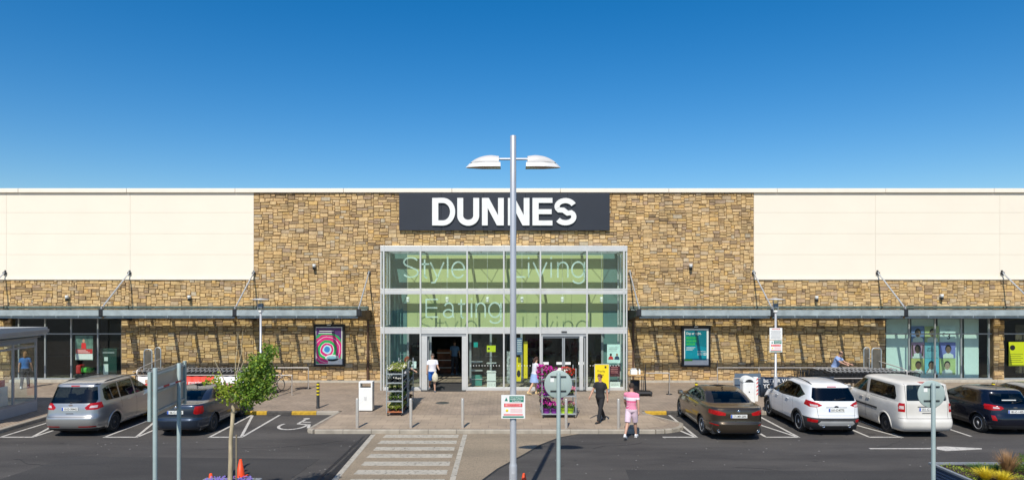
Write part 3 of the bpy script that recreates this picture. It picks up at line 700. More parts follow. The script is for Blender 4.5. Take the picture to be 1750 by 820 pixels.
def make_car(name, S):
    """S: rows (z, y_rear, y_front, half_width, exp_rear, exp_front); nose towards +Y, origin at the middle of the car on the ground"""
    L, W = S['L'], S['W']; rows = mono(S['rows'], 3); oy = -L/2
    root = empty(name, (0, 0, 0))
    def P(mb, nm, mats, par=root, **k):
        o = mb.build(nm, mats, None); o.parent = par; o.data.transform(Matrix.Translation((0, oy, 0))); return o
    def row(z):
        if z <= rows[0][0]: return rows[0]
        for a, b in zip(rows[:-1], rows[1:]):
            if a[0] <= z <= b[0]:
                t = (z-a[0])/max(1e-6, b[0]-a[0]); return [a[i]+(b[i]-a[i])*t for i in range(6)]
        return rows[-1]
    def sx(y, z):
        r = row(z); c = (r[1]+r[2])/2; h = (r[2]-r[1])/2; s = min(1, abs(y-c)/h); n = r[4] if y < c else r[5]
        return r[3]*(1-s**n)**(1/n)
    def ry(x, z):
        r = row(z); c = (r[1]+r[2])/2; h = (r[2]-r[1])/2; s = min(1, abs(x)/r[3]); return c-h*(1-s**r[4])**(1/r[4])
    N = 88; bm = bmesh.new(); rings = []
    for r in rows:
        ring = []; c = (r[1]+r[2])/2; h = (r[2]-r[1])/2
        for i in range(N):
            t = 2*math.pi*i/N; ct, st = math.cos(t), math.sin(t); n = r[5] if st > 0 else r[4]
            e = 2/n
            ring.append(bm.verts.new((r[3]*math.copysign(abs(ct)**e, ct), c+h*math.copysign(abs(st)**e, st), r[0])))
        rings.append(ring)
    for a, b in zip(rings[:-1], rings[1:]):
        for i in range(N):
            j = (i+1) % N; bm.faces.new((a[i], a[j], b[j], b[i]))
    bm.faces.new(rings[-1]); bm.faces.new(rings[0][::-1])
    lay = bm.faces.layers.int.new('tag')
    bmesh.ops.remove_doubles(bm, verts=bm.verts[:], dist=.0004); bm.normal_update()
    def inside(p, q, poly):
        s = 0
        for (x0, y0), (x1, y1) in zip(poly, poly[1:]+poly[:1]):
            cr = (x1-x0)*(q-y0)-(y1-y0)*(p-x0)
            if abs(cr) < 1e-9: continue
            if s == 0: s = 1 if cr > 0 else -1
            elif (cr > 0) != (s > 0): return False
        return True
    TG = {}
    def region(poly, mode, tagv, only=None):
        """mode 'side' (y,z) both sides; 'rear' (x,z) mirrored; 'front'; 'top' (x,y)"""
        sets = [poly]
        if mode in ('rear', 'front') and min(p[0] for p in poly) >= 0: sets = [poly, [(-a, b) for a, b in poly]]
        for pl in sets:
            A = [p[0] for p in pl]; B = [p[1] for p in pl]
            def ok(f):
                c = f.calc_center_median()
                if mode == 'side': return abs(f.normal.x) > .3 and abs(c.x) > .3
                if mode == 'rear': return f.normal.y < -.12 and c.y < L*.45 and (only is None or c.y < only)
                if mode == 'front': return f.normal.y > .12 and c.y > L*.45
            def co(v): return (v.co.y, v.co.z) if mode == 'side' else (v.co.x, v.co.z)
            for (x0, y0), (x1, y1) in zip(pl, pl[1:]+pl[:1]):
                fs = []
                for f in bm.faces:
                    if len(f.verts) > 60: continue
                    pts = [co(v) for v in f.verts]
                    if max(p[0] for p in pts) < min(A)-.01 or min(p[0] for p in pts) > max(A)+.01 or max(p[1] for p in pts) < min(B)-.01 or min(p[1] for p in pts) > max(B)+.01: continue
                    if ok(f): fs.append(f)
                if not fs: continue
                g = set(fs)
                for f in fs: g.update(f.edges); g.update(f.verts)
                if mode == 'side': cpt, no = (0, x0, y0), (0, -(y1-y0), x1-x0)
                else: cpt, no = (x0, 0, y0), (-(y1-y0), 0, x1-x0)
                bmesh.ops.bisect_plane(bm, geom=list(g), dist=1e-5, plane_co=cpt, plane_no=no)
            bm.normal_update()
            for f in bm.faces:
                if len(f.verts) > 60 or not ok(f): continue
                c = f.calc_center_median()
                if mode == 'side' and tagv != 999 and TG.get(f[lay]) not in (None, 'trim', 'plastic', 'seam'): continue
                if inside(*((c.y, c.z) if mode == 'side' else (c.x, c.z)), pl): f[lay] = tagv
    for k, (poly, mode, tv, *rest) in enumerate(S['regions']):
        region(poly, mode, k+1, rest[0] if rest else None); TG[k+1] = tv
    # wheel arches
    wr, wa, wf = S['wr'], S['axr'], S['axf']
    for yw in (wa, wf):
        region([(yw+(wr+.045)*math.cos(R(a)), wr+(wr+.045)*math.sin(R(a))) for a in range(0, 360, 15)], 'side', 999)
    bmesh.ops.delete(bm, geom=[f for f in bm.faces if f[lay] == 999], context='FACES')
    mats = {'body': 0, 'trim': 1, 'plastic': 2, 'seam': 3}
    groups = {}
    for f in bm.faces:
        tv = TG.get(f[lay], 'body'); groups.setdefault('body' if tv in mats else tv, []).append((f, mats.get(tv, 0)))
    body = None
    for tv, fl in groups.items():
        # split left and right pieces of a part into meshes of their own
        sets = {0: fl} if tv in ('body',) or not tv.endswith('*') else {0: [q for q in fl if q[0].calc_center_median().x < 0], 1: [q for q in fl if q[0].calc_center_median().x >= 0]}
        for fl2 in sets.values():
            if not fl2: continue
            idx = {}; vs = []; fs = []; mi = []
            for f, m_ in fl2:
                ids = []
                for v in f.verts:
                    if v.index < 0 or v not in idx: idx[v] = len(vs); vs.append(v.co.copy())
                    ids.append(idx[v])
                fs.append(ids); mi.append(m_)
            nm = tv.rstrip('*').split('/')[0]
            me = bpy.data.meshes.new(nm); me.from_pydata([(v.x, v.y+oy, v.z) for v in vs], [], fs)
            if tv == 'body':
                for m_ in (S['paint'], M_trimg, M_plas, M_ink): me.materials.append(m_)
            else: me.materials.append({'rear_window': S.get('rglass', M_cgls), 'side_window': M_cgls, 'rear_side_window': S.get('sglass', M_cgls), 'windscreen': M_cgls, 'tail_light': M_lred, 'tail_light_lens': M_lwht, 'bumper': S.get('bumper', M_plas), 'reflector': M_lred, 'brake_light': M_lred, 'headlight': M_lwht, 'skid_plate': M_alu}[nm])
            me.polygons.foreach_set('material_index', mi); me.polygons.foreach_set('use_smooth', [True]*len(fs)); me.update()
            o = bpy.data.objects.new({'rear_side_window': 'side_window'}.get(nm, nm), me); col.objects.link(o); o.parent = root
            if tv == 'body': body = o
    bm.free()
    # liners, arches
    for yw in (wa, wf):
        ra = wr+.04
        for s in (-1, 1):
            ln = MB(); fl = MB()
            xi, xo = s*.52, s*(sx(yw, wr+.1)-.03); vs = []
            A = list(range(-20, 201, 20))
            for a in A: vs += [(xi, yw+ra*math.cos(R(a)), wr+ra*math.sin(R(a))), (xo, yw+ra*math.cos(R(a)), wr+ra*math.sin(R(a)))]
            ln.add(vs, [(2*i, 2*i+2, 2*i+3, 2*i+1) for i in range(len(A)-1)]); ln.add([(xi, yw+ra*math.cos(R(a)), wr+ra*math.sin(R(a))) for a in A], [tuple(range(len(A)))])
            A2 = list(range(-25, 206, 11))
            rr = wr+.052; pts = [(s*(sx(yw+rr*math.cos(R(a)), max(rows[0][0]+.02, wr+rr*math.sin(R(a))))-.004), yw+rr*math.cos(R(a)), wr+rr*math.sin(R(a))) for a in A2 if wr+rr*math.sin(R(a)) > rows[0][0]+.02]
            fl.path(pts, S.get('flare', .018), 6)
            P(ln, 'arch_liner', M_black); P(fl, 'wheel_arch', S.get('flare_mat', S['paint']))
    # wheels
    tw = .215
    tm = MB(); tm.lathe([(wr-.115, -tw/2+.02), (wr-.03, -tw/2), (wr-.008, -tw/2+.025), (wr, -tw/4), (wr, tw/4), (wr-.008, tw/2-.025), (wr-.03, tw/2), (wr-.115, tw/2-.02)], (0, 0, 0), 30, 'x')
    tyre = tm.mesh('tyre', M_tyre)
    rmb = MB(); rr = wr-.105; rmb.m = 1; rmb.lathe([(0, .03), (rr-.01, .03)], n=24, axis='x'); rmb.m = 0
    rmb.lathe([(rr, -.08), (rr, .09), (rr-.018, .095), (rr-.03, .05), (rr-.03, .03)], n=30, axis='x')
    ns = S.get('spokes', 5)
    for i in range(ns):
        a = 2*math.pi*i/ns
        rmb.M = Matrix.Rotation(a, 4, 'X')
        if S.get('spoke', 'alloy') == 'alloy': rmb.add([(.035, -.036, .03), (.035, .036, .03), (.092, 0, .03), (.035, -.034, rr-.015), (.035, .034, rr-.015), (.080, 0, rr-.015)], [(0, 2, 5, 3), (2, 1, 4, 5), (0, 3, 4, 1), (0, 1, 2), (3, 5, 4)])
        else: rmb.prism([(-.035, .11), (-.045, rr-.03), (.045, rr-.03), (.035, .11)], .055, .075, 'yz')
    rmb.M = None; rmb.lathe([(0, .095), (.05, .095), (.055, .05)] if S.get('spoke', 'alloy') == 'alloy' else [(0, .10), (.07, .10), (.12, .06)], n=16, axis='x')
    rim = rmb.mesh('rim', [S.get('rim', M_rim), M_black])
    for yw in (wa, wf):
        for s in (-1, 1):
            wh = empty('wheel'); wh.parent = root; wh.location = (s*(sx(yw, wr+.15)-.03-tw/2), yw+oy, wr); wh.rotation_euler = (random.uniform(0, 2), 0, 0)
            if s < 0: wh.rotation_euler = (wh.rotation_euler.x, 0, math.pi)
            for nm, me in (('tyre', tyre), ('rim', rim)):
                o = bpy.data.objects.new(nm, me); col.objects.link(o); o.parent = wh
    # underside and cabin
    P(MB().box(-W/2+.16, W/2-.16, .28, L-.35, .20, .40), 'underbody', M_black)
    zb = S['belt']; c0, c1 = S['cab']
    P(MB().box(-W/2+.14, W/2-.14, c0, c1, .41, .55).box(-W/2+.16, W/2-.16, c1-.45, c1-.15, .55, zb-.04, .03), 'cabin_floor', M_seat)
    for yy in S['seats']:
        for xs in (-.37, .37):
            sm = MB(); sm.box(xs-.24, xs+.24, yy, yy+.13, .55, zb+.12, .04); sm.box(xs-.24, xs+.24, yy, yy+.5, .5, .64, .04)
            sm.box(xs-.12, xs+.12, yy+.01, yy+.1, zb+.14, zb+.32, .035)
            P(sm, 'seat', M_seat)
    ws = MB(); ws.lathe([(.18+.018*math.cos(R(a)), .018*math.sin(R(a))) for a in range(0, 361, 60)], (0, 0, 0), 20, 'y'); sw = P(ws, 'steering_wheel', M_black); sw.location = (.37, S['seats'][-1]+.85, zb+.02)
    # mirrors
    my, mz = S['mirror']
    for s in (-1, 1):
        x = sx(my, mz)
        m_ = MB(); m_.box(s*(x+.06)-(.0 if s > 0 else .17), s*(x+.06)+(.17 if s > 0 else 0), my-.04, my+.09, mz-.02, mz+.13, .035)
        m_.tube((s*(x-.03), my+.03, mz), (s*(x+.09), my+.03, mz+.03), .025, n=8)
        mo = P(m_, 'wing_mirror', S.get('mirror_mat', S['paint']))
        gm = MB().box(s*(x+.145)-.07, s*(x+.145)+.07, my-.046, my-.041, mz, mz+.11); P(gm, 'mirror_glass', M_chr, mo)
    # handles
    for hy, hz in S['handles']:
        for s in (-1, 1):
            x = sx(hy, hz); P(MB().box(s*x-.012+s*.018, s*x+.012+s*.018, hy-.10, hy+.10, hz-.015, hz+.015, .008).box(s*x-.02, s*x+.02, hy-.09, hy-.07, hz-.012, hz+.012).box(s*x-.02, s*x+.02, hy+.07, hy+.09, hz-.012, hz+.012), 'door_handle', S.get('handle_mat', S['paint']))
    # plate
    pz = S['plate_z']; yy = min(ry(.0, pz-.05), ry(0, pz+.05), ry(.26, pz))-.006+S.get('plate_in', 0)
    pm = MB().box(-.26, .26, yy-.008, yy, pz-.055, pz+.055, .003); pl = P(pm, 'number_plate', M_plate)
    P(MB().box(-.255, -.21, yy-.010, yy-.0085, pz-.05, pz+.05), 'plate_band', M_pblue, pl)
    P(text_mb(MB(), S['plate'], .025, pz-.033, .066, yy-.0095, width=.40, ext=.001, bold=.02), 'plate_number', M_ink, pl)
    # wiper, antenna, extras
    if S.get('wiper'):
        wz_ = S['wiper']; wy = ry(0, wz_)
        P(MB().tube((.02, wy-.02, wz_), (.34, ry(.34, wz_+.05)-.02, wz_+.06), .008, n=6).lathe([(0, 0), (.03, 0), (.03, .03)], (0, wy-.015, wz_), 10, 'y'), 'rear_wiper', M_black)
    if S.get('antenna'):
        ay, az = S['antenna']; P(MB().tube((0, ay, az-.01), (0, ay-.09, az+S.get('antlen', .2)), .006, .003, n=6).ball((0, ay, az), .03, .045, .02), 'antenna', M_black)
    if S.get('fin'):
        ay, az = S['fin']; P(MB().add([(-.03, ay-.06, az-.01), (.03, ay-.06, az-.01), (0, ay+.11, az-.01), (0, ay-.07, az+.06)], [(0, 1, 3), (1, 2, 3), (2, 0, 3), (0, 2, 1)]), 'antenna', S['paint'])
    for (ex_, ez_) in S.get('exhaust', []):
        yy = ry(ex_, ez_)
        P(MB().lathe([(.045, .0), (.045, -.05), (.037, -.05), (.035, .02), (0, .02)], (ex_, yy+.02, ez_), 14, 'y'), 'exhaust_pipe', M_chr)
    bz = S.get('badge')
    if bz:
        yy = ry(0, bz); P(MB().lathe([(0, -.012), (.04, -.012), (.046, 0), (.04, .01)], (0, yy, bz), 16, 'y') if S.get('round_badge') else MB().add([(.07*math.cos(R(a)), yy-.014, bz+.028*math.sin(R(a))) for a in range(0, 360, 24)]+[(.075*math.cos(R(a)), yy+.01, bz+.032*math.sin(R(a))) for a in range(0, 360, 24)], [tuple(range(15))]+[(i, (i+1) % 15, 15+(i+1) % 15, 15+i) for i in range(15)]), 'badge', S.get('badge_mat', M_chr))
    if S.get('rails'):
        y0, y1, zr = S['rails']
        for s in (-1, 1):
            pts = []
            for i in range(9):
                t = i/8; y = y0+(y1-y0)*t; x = S['railx']; pts.append((s*x, y, zr+S.get('railarc', .03)*(1-(2*t-1)**2)+(-.04 if i in (0, 8) else 0)))
            P(MB().path(pts, .018, 8), 'roof_rail', S.get('rail_mat', M_black))
    for (x0, x1, z0, z1, nm, mm) in S.get('rear_strips', []):
        pts = [(x0+(x1-x0)*i/8) for i in range(9)]; mb = MB(); vs = []
        for x in pts: y = ry(x, (z0+z1)/2); vs += [(x, y-.012, z0), (x, y-.012, z1), (x, y+.01, z0), (x, y+.01, z1)]
        mb.add(vs, [f for i in range(8) for f in ((4*i, 4*i+4, 4*i+5, 4*i+1), (4*i+1, 4*i+5, 4*i+7, 4*i+3), (4*i, 4*i+2, 4*i+6, 4*i+4))]+[(0, 1, 3, 2), (32, 34, 35, 33)]); P(mb, nm, mm)
    for (y0, y1, z0, z1, nm, mm) in S.get('side_strips', []):
        for s in (-1, 1):
            mb = MB(); vs = []
            for i in range(13): y = y0+(y1-y0)*i/12; x = sx(y, (z0+z1)/2); vs += [(s*(x+.010), y, z0), (s*(x+.010), y, z1), (s*(x-.01), y, z0), (s*(x-.01), y, z1)]
            mb.add(vs, [f for i in range(12) for f in ((4*i, 4*i+4, 4*i+5, 4*i+1), (4*i+1, 4*i+5, 4*i+7, 4*i+3), (4*i, 4*i+2, 4*i+6, 4*i+4))]+[(0, 1, 3, 2), (48, 50, 51, 49)]); P(mb, nm, mm)
    return root

def seam(y0, z0, y1, z1, wd=.010):
    d = Vector((y1-y0, z1-z0)).normalized(); n = Vector((-d.y, d.x))*wd/2
    return [(y0+n.x, z0+n.y), (y1+n.x, z1+n.y), (y1-n.x, z1-n.y), (y0-n.x, z0-n.y)]
CARS = {}
# --- saloon (bronze executive)
def saloon_rows(L, W, H, deck, y_rw0, y_rw1, y_ws0, y_ws1, tail=.05):
    h = W/2
    return [(.20, .30, L-.25, h-.12, 5, 4), (.26, .10, L-.10, h-.05, 5, 4), (.40, .02, L-.02, h-.015, 5, 4), (.56, 0, L, h, 5, 3.6), (.60, .035, L-.01, h-.004, 5, 3.6), (.72, .05, L-.04, h, 5.2, 3.6), (.82, tail, L-.20, h-.01, 5.4, 3.8),
            (deck-.07, tail+.02, L-.75, h-.03, 5.6, 4), (deck-.015, tail+.06, L-1.15, h-.06, 5.4, 4.5), (deck, tail+.14, L-1.28, h-.09, 5, 5),
            (deck+.025, y_rw0, y_ws0, h-.13, 6, 6), (deck+.09, y_rw0+(y_rw1-y_rw0)*.22, y_ws0-(y_ws0-y_ws1)*.20, h-.16, 6, 6), ((deck+H)/2+.02, y_rw0+(y_rw1-y_rw0)*.60, y_ws0-(y_ws0-y_ws1)*.6, h-.225, 5.5, 5.5),
            (H-.09, y_rw1, y_ws1, h-.29, 5, 5), (H-.045, y_rw1+.25, y_ws1-.18, h-.34, 4.5, 4.5), (H-.015, y_rw1+.55, y_ws1-.42, h-.46, 4, 4), (H, y_rw1+.85, y_ws1-.7, .12, 3, 3)]
L = 4.94; dk = 1.06
CARS['bmw'] = dict(L=L, W=1.87, rows=saloon_rows(L, 1.87, 1.47, dk, .74, 1.50, 3.62, 2.75), paint=paint('bronze_paint', (.088, .067, .046), .75, .3),
    belt=dk-.06, cab=(1.0, 3.7), seats=(1.35, 2.25), mirror=(3.28, 1.00), handles=((1.75, .86), (2.75, .84)), handle_mat=None, wr=.33, axr=1.12, axf=4.09, spokes=10,
    plate_z=.80, plate='171-MH-2095', fin=(1.75, 1.45), exhaust=((-.62, .33), (.62, .33)), badge=.95, round_badge=True, regions=[
    ([(-.54, dk+.045), (.54, dk+.045), (.45, 1.385), (-.45, 1.385)], 'rear', 'rear_window'),
    ([(1.28, dk-.02), (1.18, 1.14), (1.55, 1.355), (2.1, 1.40), (2.6, 1.395), (3.05, 1.29), (3.52, dk), (3.5, dk-.03)], 'side', 'trim'),
    ([(1.36, dk+.01), (1.28, 1.14), (1.60, 1.325), (2.08, 1.37), (2.08, dk+.0)], 'side', 'rear_side_window*'),
    ([(2.15, dk), (2.15, 1.372), (2.58, 1.365), (3.0, 1.27), (3.38, dk+.01)], 'side', 'side_window*'),
    ([(-.60, dk+.05), (.60, dk+.05), (.48, 1.37), (-.48, 1.37)], 'front', 'windscreen'),
    ([(.42, .82), (.40, .90), (.62, .965), (.95, .985), (.95, .86), (.62, .82)], 'rear', 'tail_light*', .42),
    ([(.62, .50), (.62, .53), (.86, .56), (.86, .52)], 'rear', 'reflector*', .4),
    ([(-.95, .20), (.95, .20), (.95, .31), (.52, .30), (-.52, .30), (-.95, .31)], 'rear', 'plastic'),
    (seam(2.12, .3, 2.12, dk-.02), 'side', 'seam'), (seam(3.25, .3, 3.25, .95), 'side', 'seam'), (seam(1.2, .72, 1.36, dk-.03), 'side', 'seam'),
    ([(-.45, .75), (.45, .75), (.45, .742), (-.45, .742)], 'rear', 'seam'),
    ([(.55, .60), (.90, .62), (.90, .74), (.70, .76), (.60, .70)], 'front', 'headlight*')],
    rear_strips=[(-.6, .6, 1.005, 1.018, 'boot_lip', paint('bronze_paint', (.088, .067, .046)))])
CARS['bmw']['handle_mat'] = CARS['bmw']['paint']
L = 4.57; dk = 1.06
CARS['octavia'] = dict(L=L, W=1.77, rows=saloon_rows(L, 1.77, 1.46, dk, .62, 1.42, 3.35, 2.5, .04), paint=paint('slate_blue_paint', (.032, .047, .075), .6, .3),
    belt=dk-.06, cab=(.9, 3.4), seats=(1.3, 2.1), mirror=(3.02, .99), handles=((1.68, .86), (2.55, .85)), handle_mat=None, wr=.315, axr=1.03, axf=3.61, spokes=7, rim=M_rimd,
    plate_z=.82, plate='06-C-5522', antenna=(1.62, 1.44), antlen=.14, badge=.965, round_badge=True, regions=[
    ([(-.53, dk+.05), (.53, dk+.05), (.44, 1.375), (-.44, 1.375)], 'rear', 'rear_window'),
    ([(1.2, dk-.02), (1.12, 1.12), (1.5, 1.34), (1.95, 1.385), (2.4, 1.38), (2.8, 1.29), (3.25, dk), (3.22, dk-.03)], 'side', 'trim'),
    ([(1.28, dk+.01), (1.22, 1.12), (1.55, 1.31), (1.92, 1.355), (1.92, dk)], 'side', 'rear_side_window*'),
    ([(1.98, dk), (1.98, 1.355), (2.38, 1.35), (2.75, 1.265), (3.1, dk+.01)], 'side', 'side_window*'),
    ([(-.60, dk+.05), (.60, dk+.05), (.48, 1.37), (-.48, 1.37)], 'front', 'windscreen'),
    ([(.56, .78), (.60, 1.0), (.92, 1.0), (.92, .74), (.62, .74)], 'rear', 'tail_light*', .34),
    (seam(1.95, .3, 1.95, dk-.02), 'side', 'seam'), (seam(3.0, .3, 3.0, .95), 'side', 'seam'),
    ([(-.7, .70), (.7, .70), (.7, .69), (-.7, .69)], 'rear', 'seam'),
    ([(.55, .60), (.88, .62), (.88, .74), (.70, .76), (.60, .70)], 'front', 'headlight*')])
CARS['octavia']['handle_mat'] = CARS['octavia']['paint']
# --- one-box and hatch rows
def hatch_rows(L, W, H, belt, rear, ws0, ws1, hood, tum=.15, nr=7):
    """rear = [(z, y)] profile of the tail"""
    h = W/2
    def yr(z):
        for (a, b), (c, d) in zip(rear[:-1], rear[1:]):
            if a <= z <= c: return b+(d-b)*(z-a)/(c-a)
        return rear[-1][1]
    zs = [.20, .27, .40, .52, .62, .74, belt-.12, belt-.03, belt+.02, belt+.10, (belt+H)/2, H-.18, H-.09, H-.045, H-.015, H]
    out = []
    for z in zs:
        if z < .5: yf = L-.22+(z-.2)*.7
        elif z < hood-.2: yf = L-.0-max(0, z-.6)*.5
        elif z <= belt: t = (z-(hood-.2))/(belt-(hood-.2)); yf = (L-.12)+(ws0-(L-.12))*t**1.5
        else: t = (z-belt)/(H-.09-belt); yf = ws0+(ws1-ws0)*min(1, t)
        yf = min(yf, L)
        w = h-.10 if z < .22 else h-.04 if z < .3 else h-.01 if z < .5 else h
        if z > belt-.13: w = h-.015
        if z > belt-.04: w = h-.04
        if z > belt: w = h-.06-tum*max(0, (z-belt)/(H-.09-belt))
        y = yr(z)
        if z > H-.05: y = yr(H-.09)+.10; w = h-.06-tum-.07; yf = ws1-.15
        if z > H-.02: y = yr(H-.09)+.35; w = h-.06-tum-.20; yf = ws1-.4
        if z >= H: y = yr(H-.09)+.9; w = .14; yf = ws1-.8
        out.append((z, y, yf, w, nr if z < H-.05 else 5, 4.2))
    return out
sil = paint('silver_paint', (.42, .415, .40), .7, .33)
L = 4.82; H = 1.75
CARS['galaxy'] = dict(L=L, W=1.88, rows=hatch_rows(L, 1.88, H, 1.06, [(.2, .22), (.3, .06), (.45, 0), (.66, .0), (.70, .06), (.95, .10), (1.08, .14), (1.66, .40), (1.75, .45)], 3.95, 2.75, 1.05, .17), paint=sil,
    belt=1.0, cab=(.6, 3.9), seats=(.75, 1.6, 2.4), mirror=(3.45, 1.08), handles=((2.0, .98), (2.95, .96)), handle_mat=sil, wr=.33, axr=1.05, axf=3.90, spokes=7, rim=M_rimd, flare=.03,
    plate_z=.93, plate_in=0, plate='10-D-30442', wiper=1.12, badge=1.045, regions=[
    ([(-.74, 1.10), (.74, 1.10), (.76, 1.2), (.66, 1.60), (-.66, 1.60), (-.76, 1.2)], 'rear', 'rear_window'),
    ([(-.14, 1.61), (.14, 1.61), (.14, 1.645), (-.14, 1.645)], 'rear', 'brake_light'),
    ([(.58, 1.655), (.58, 1.69), (.68, 1.69), (.68, 1.655)], 'rear', 'trim'),
    ([(.66, 1.12), (.58, 1.20), (.62, 1.50), (.95, 1.59), (1.4, 1.61), (1.4, 1.10)], 'side', 'rear_side_window*'),
    ([(1.47, 1.10), (1.47, 1.61), (2.32, 1.61), (2.32, 1.09)], 'side', 'rear_side_window/b*'),
    ([(2.40, 1.09), (2.40, 1.61), (2.75, 1.585), (3.1, 1.46), (3.62, 1.12), (3.62, 1.09)], 'side', 'side_window*'),
    ([(-.68, 1.12), (.68, 1.12), (.55, 1.62), (-.55, 1.62)], 'front', 'windscreen'),
    ([(.46, .97), (.60, 1.10), (.96, 1.13), (.96, .99), (.80, .90), (.52, .90)], 'rear', 'tail_light*', .45),
    ([(.60, .96), (.64, 1.03), (.80, 1.03), (.80, .96)], 'rear', 'tail_light_lens*', .40),
    ([(.30, .345), (.30, .385), (.80, .385), (.80, .345)], 'rear', 'reflector*', .4),
    ([(-.95, .2), (.95, .2), (.95, .30), (-.95, .30)], 'rear', 'plastic'),
    ([(-.70, .675), (.70, .675), (.70, .688), (-.70, .688)], 'rear', 'seam'), (seam(2.36, .3, 2.36, 1.07), 'side', 'seam'), (seam(3.4, .3, 3.4, 1.0), 'side', 'seam'), (seam(1.44, .75, 1.44, 1.07), 'side', 'seam'),
    ([(.55, .66), (.90, .70), (.90, .86), (.70, .86), (.60, .76)], 'front', 'headlight*')],
    rear_strips=[(-.12, .12, .775, .80, 'boot_handle', M_chr)], rails=(.75, 2.9, 1.70), railx=.64, railarc=.035)
wht = lined(mat('white_car_paint', (.74, .75, .76), .35, 0, .03, 2, 0, 40, .5, .8))
L = 4.52; H = 1.68
CARS['kuga'] = dict(L=L, W=1.84, rows=hatch_rows(L, 1.84, H, 1.12, [(.2, .25), (.3, .10), (.5, .0), (.66, .01), (.75, .05), (1.0, .07), (1.14, .12), (1.58, .42), (1.68, .40)], 3.55, 2.45, 1.08, .19, 6), paint=wht,
    belt=1.05, cab=(.6, 3.5), seats=(1.25, 2.1), mirror=(3.05, 1.12), mirror_mat=M_trimg, handles=((1.75, 1.0), (2.65, .98)), handle_mat=wht, wr=.35, axr=.93, axf=3.62, spokes=10, flare=.045, flare_mat=M_plas, sglass=M_priv, rglass=M_priv,
    plate_z=.875, plate='161-C-4775', wiper=1.19, badge=.985, regions=[
    ([(-.66, 1.15), (.66, 1.15), (.70, 1.24), (.60, 1.545), (-.60, 1.545), (-.70, 1.24)], 'rear', 'rear_window'),
    ([(-.15, 1.56), (.15, 1.56), (.15, 1.59), (-.15, 1.59)], 'rear', 'brake_light'),
    ([(.62, 1.30), (.95, 1.13), (2.2, 1.07), (3.35, 1.10), (2.95, 1.35), (2.5, 1.51), (1.9, 1.56), (1.2, 1.53)], 'side', 'trim'),
    ([(.76, 1.29), (.98, 1.17), (1.30, 1.15), (1.30, 1.50)], 'side', 'rear_side_window*'),
    ([(1.36, 1.15), (1.36, 1.51), (1.9, 1.53), (2.12, 1.525), (2.12, 1.11)], 'side', 'rear_side_window/b*'),
    ([(2.18, 1.11), (2.18, 1.52), (2.48, 1.475), (2.9, 1.32), (3.2, 1.13)], 'side', 'side_window*'),
    ([(-.66, 1.17), (.66, 1.17), (.52, 1.56), (-.52, 1.56)], 'front', 'windscreen'),
    ([(.44, 1.02), (.58, 1.10), (.95, 1.19), (.95, 1.06), (.80, .955), (.62, .955)], 'rear', 'tail_light*', .50),
    ([(.58, .975), (.58, 1.03), (.78, 1.05), (.78, .975)], 'rear', 'tail_light_lens*', .4),
    ([(-.95, .2), (.95, .2), (.95, .62), (-.95, .62)], 'rear', 'bumper', .9), ([(0.2, .20), (4.5, .20), (4.5, .38), (.2, .38)], 'side', 'plastic'),
    ([(-.52, .36), (.52, .36), (.60, .43), (.52, .52), (-.52, .52), (-.60, .43)], 'rear', 'skid_plate'),
    ([(.62, .47), (.60, .56), (.84, .58), (.84, .47)], 'rear', 'reflector*', .5),
    (seam(.58, .62, .62, .95), 'rear', 'seam'), (seam(2.15, .38, 2.15, 1.1), 'side', 'seam'), (seam(3.15, .38, 3.15, 1.08), 'side', 'seam'), (seam(1.25, .75, 1.33, 1.13), 'side', 'seam'),
    ([(-.62, .70), (.62, .70), (.62, .69), (-.62, .69)], 'rear', 'seam'),
    ([(.55, .70), (.88, .76), (.88, .92), (.70, .90), (.60, .80)], 'front', 'headlight*')],
    exhaust=((-.42, .35), (.42, .35)), rear_strips=[(-.34, .34, .955, .967, 'trim_strip', M_chr)], rails=(.62, 2.55, 1.655), railx=.56, railarc=.045)
vw = lined(mat('off_white_paint', (.64, .61, .55), .4, 0, .10, 1.5, 0, 40, .5, .5))
L = 4.66; H = 1.79
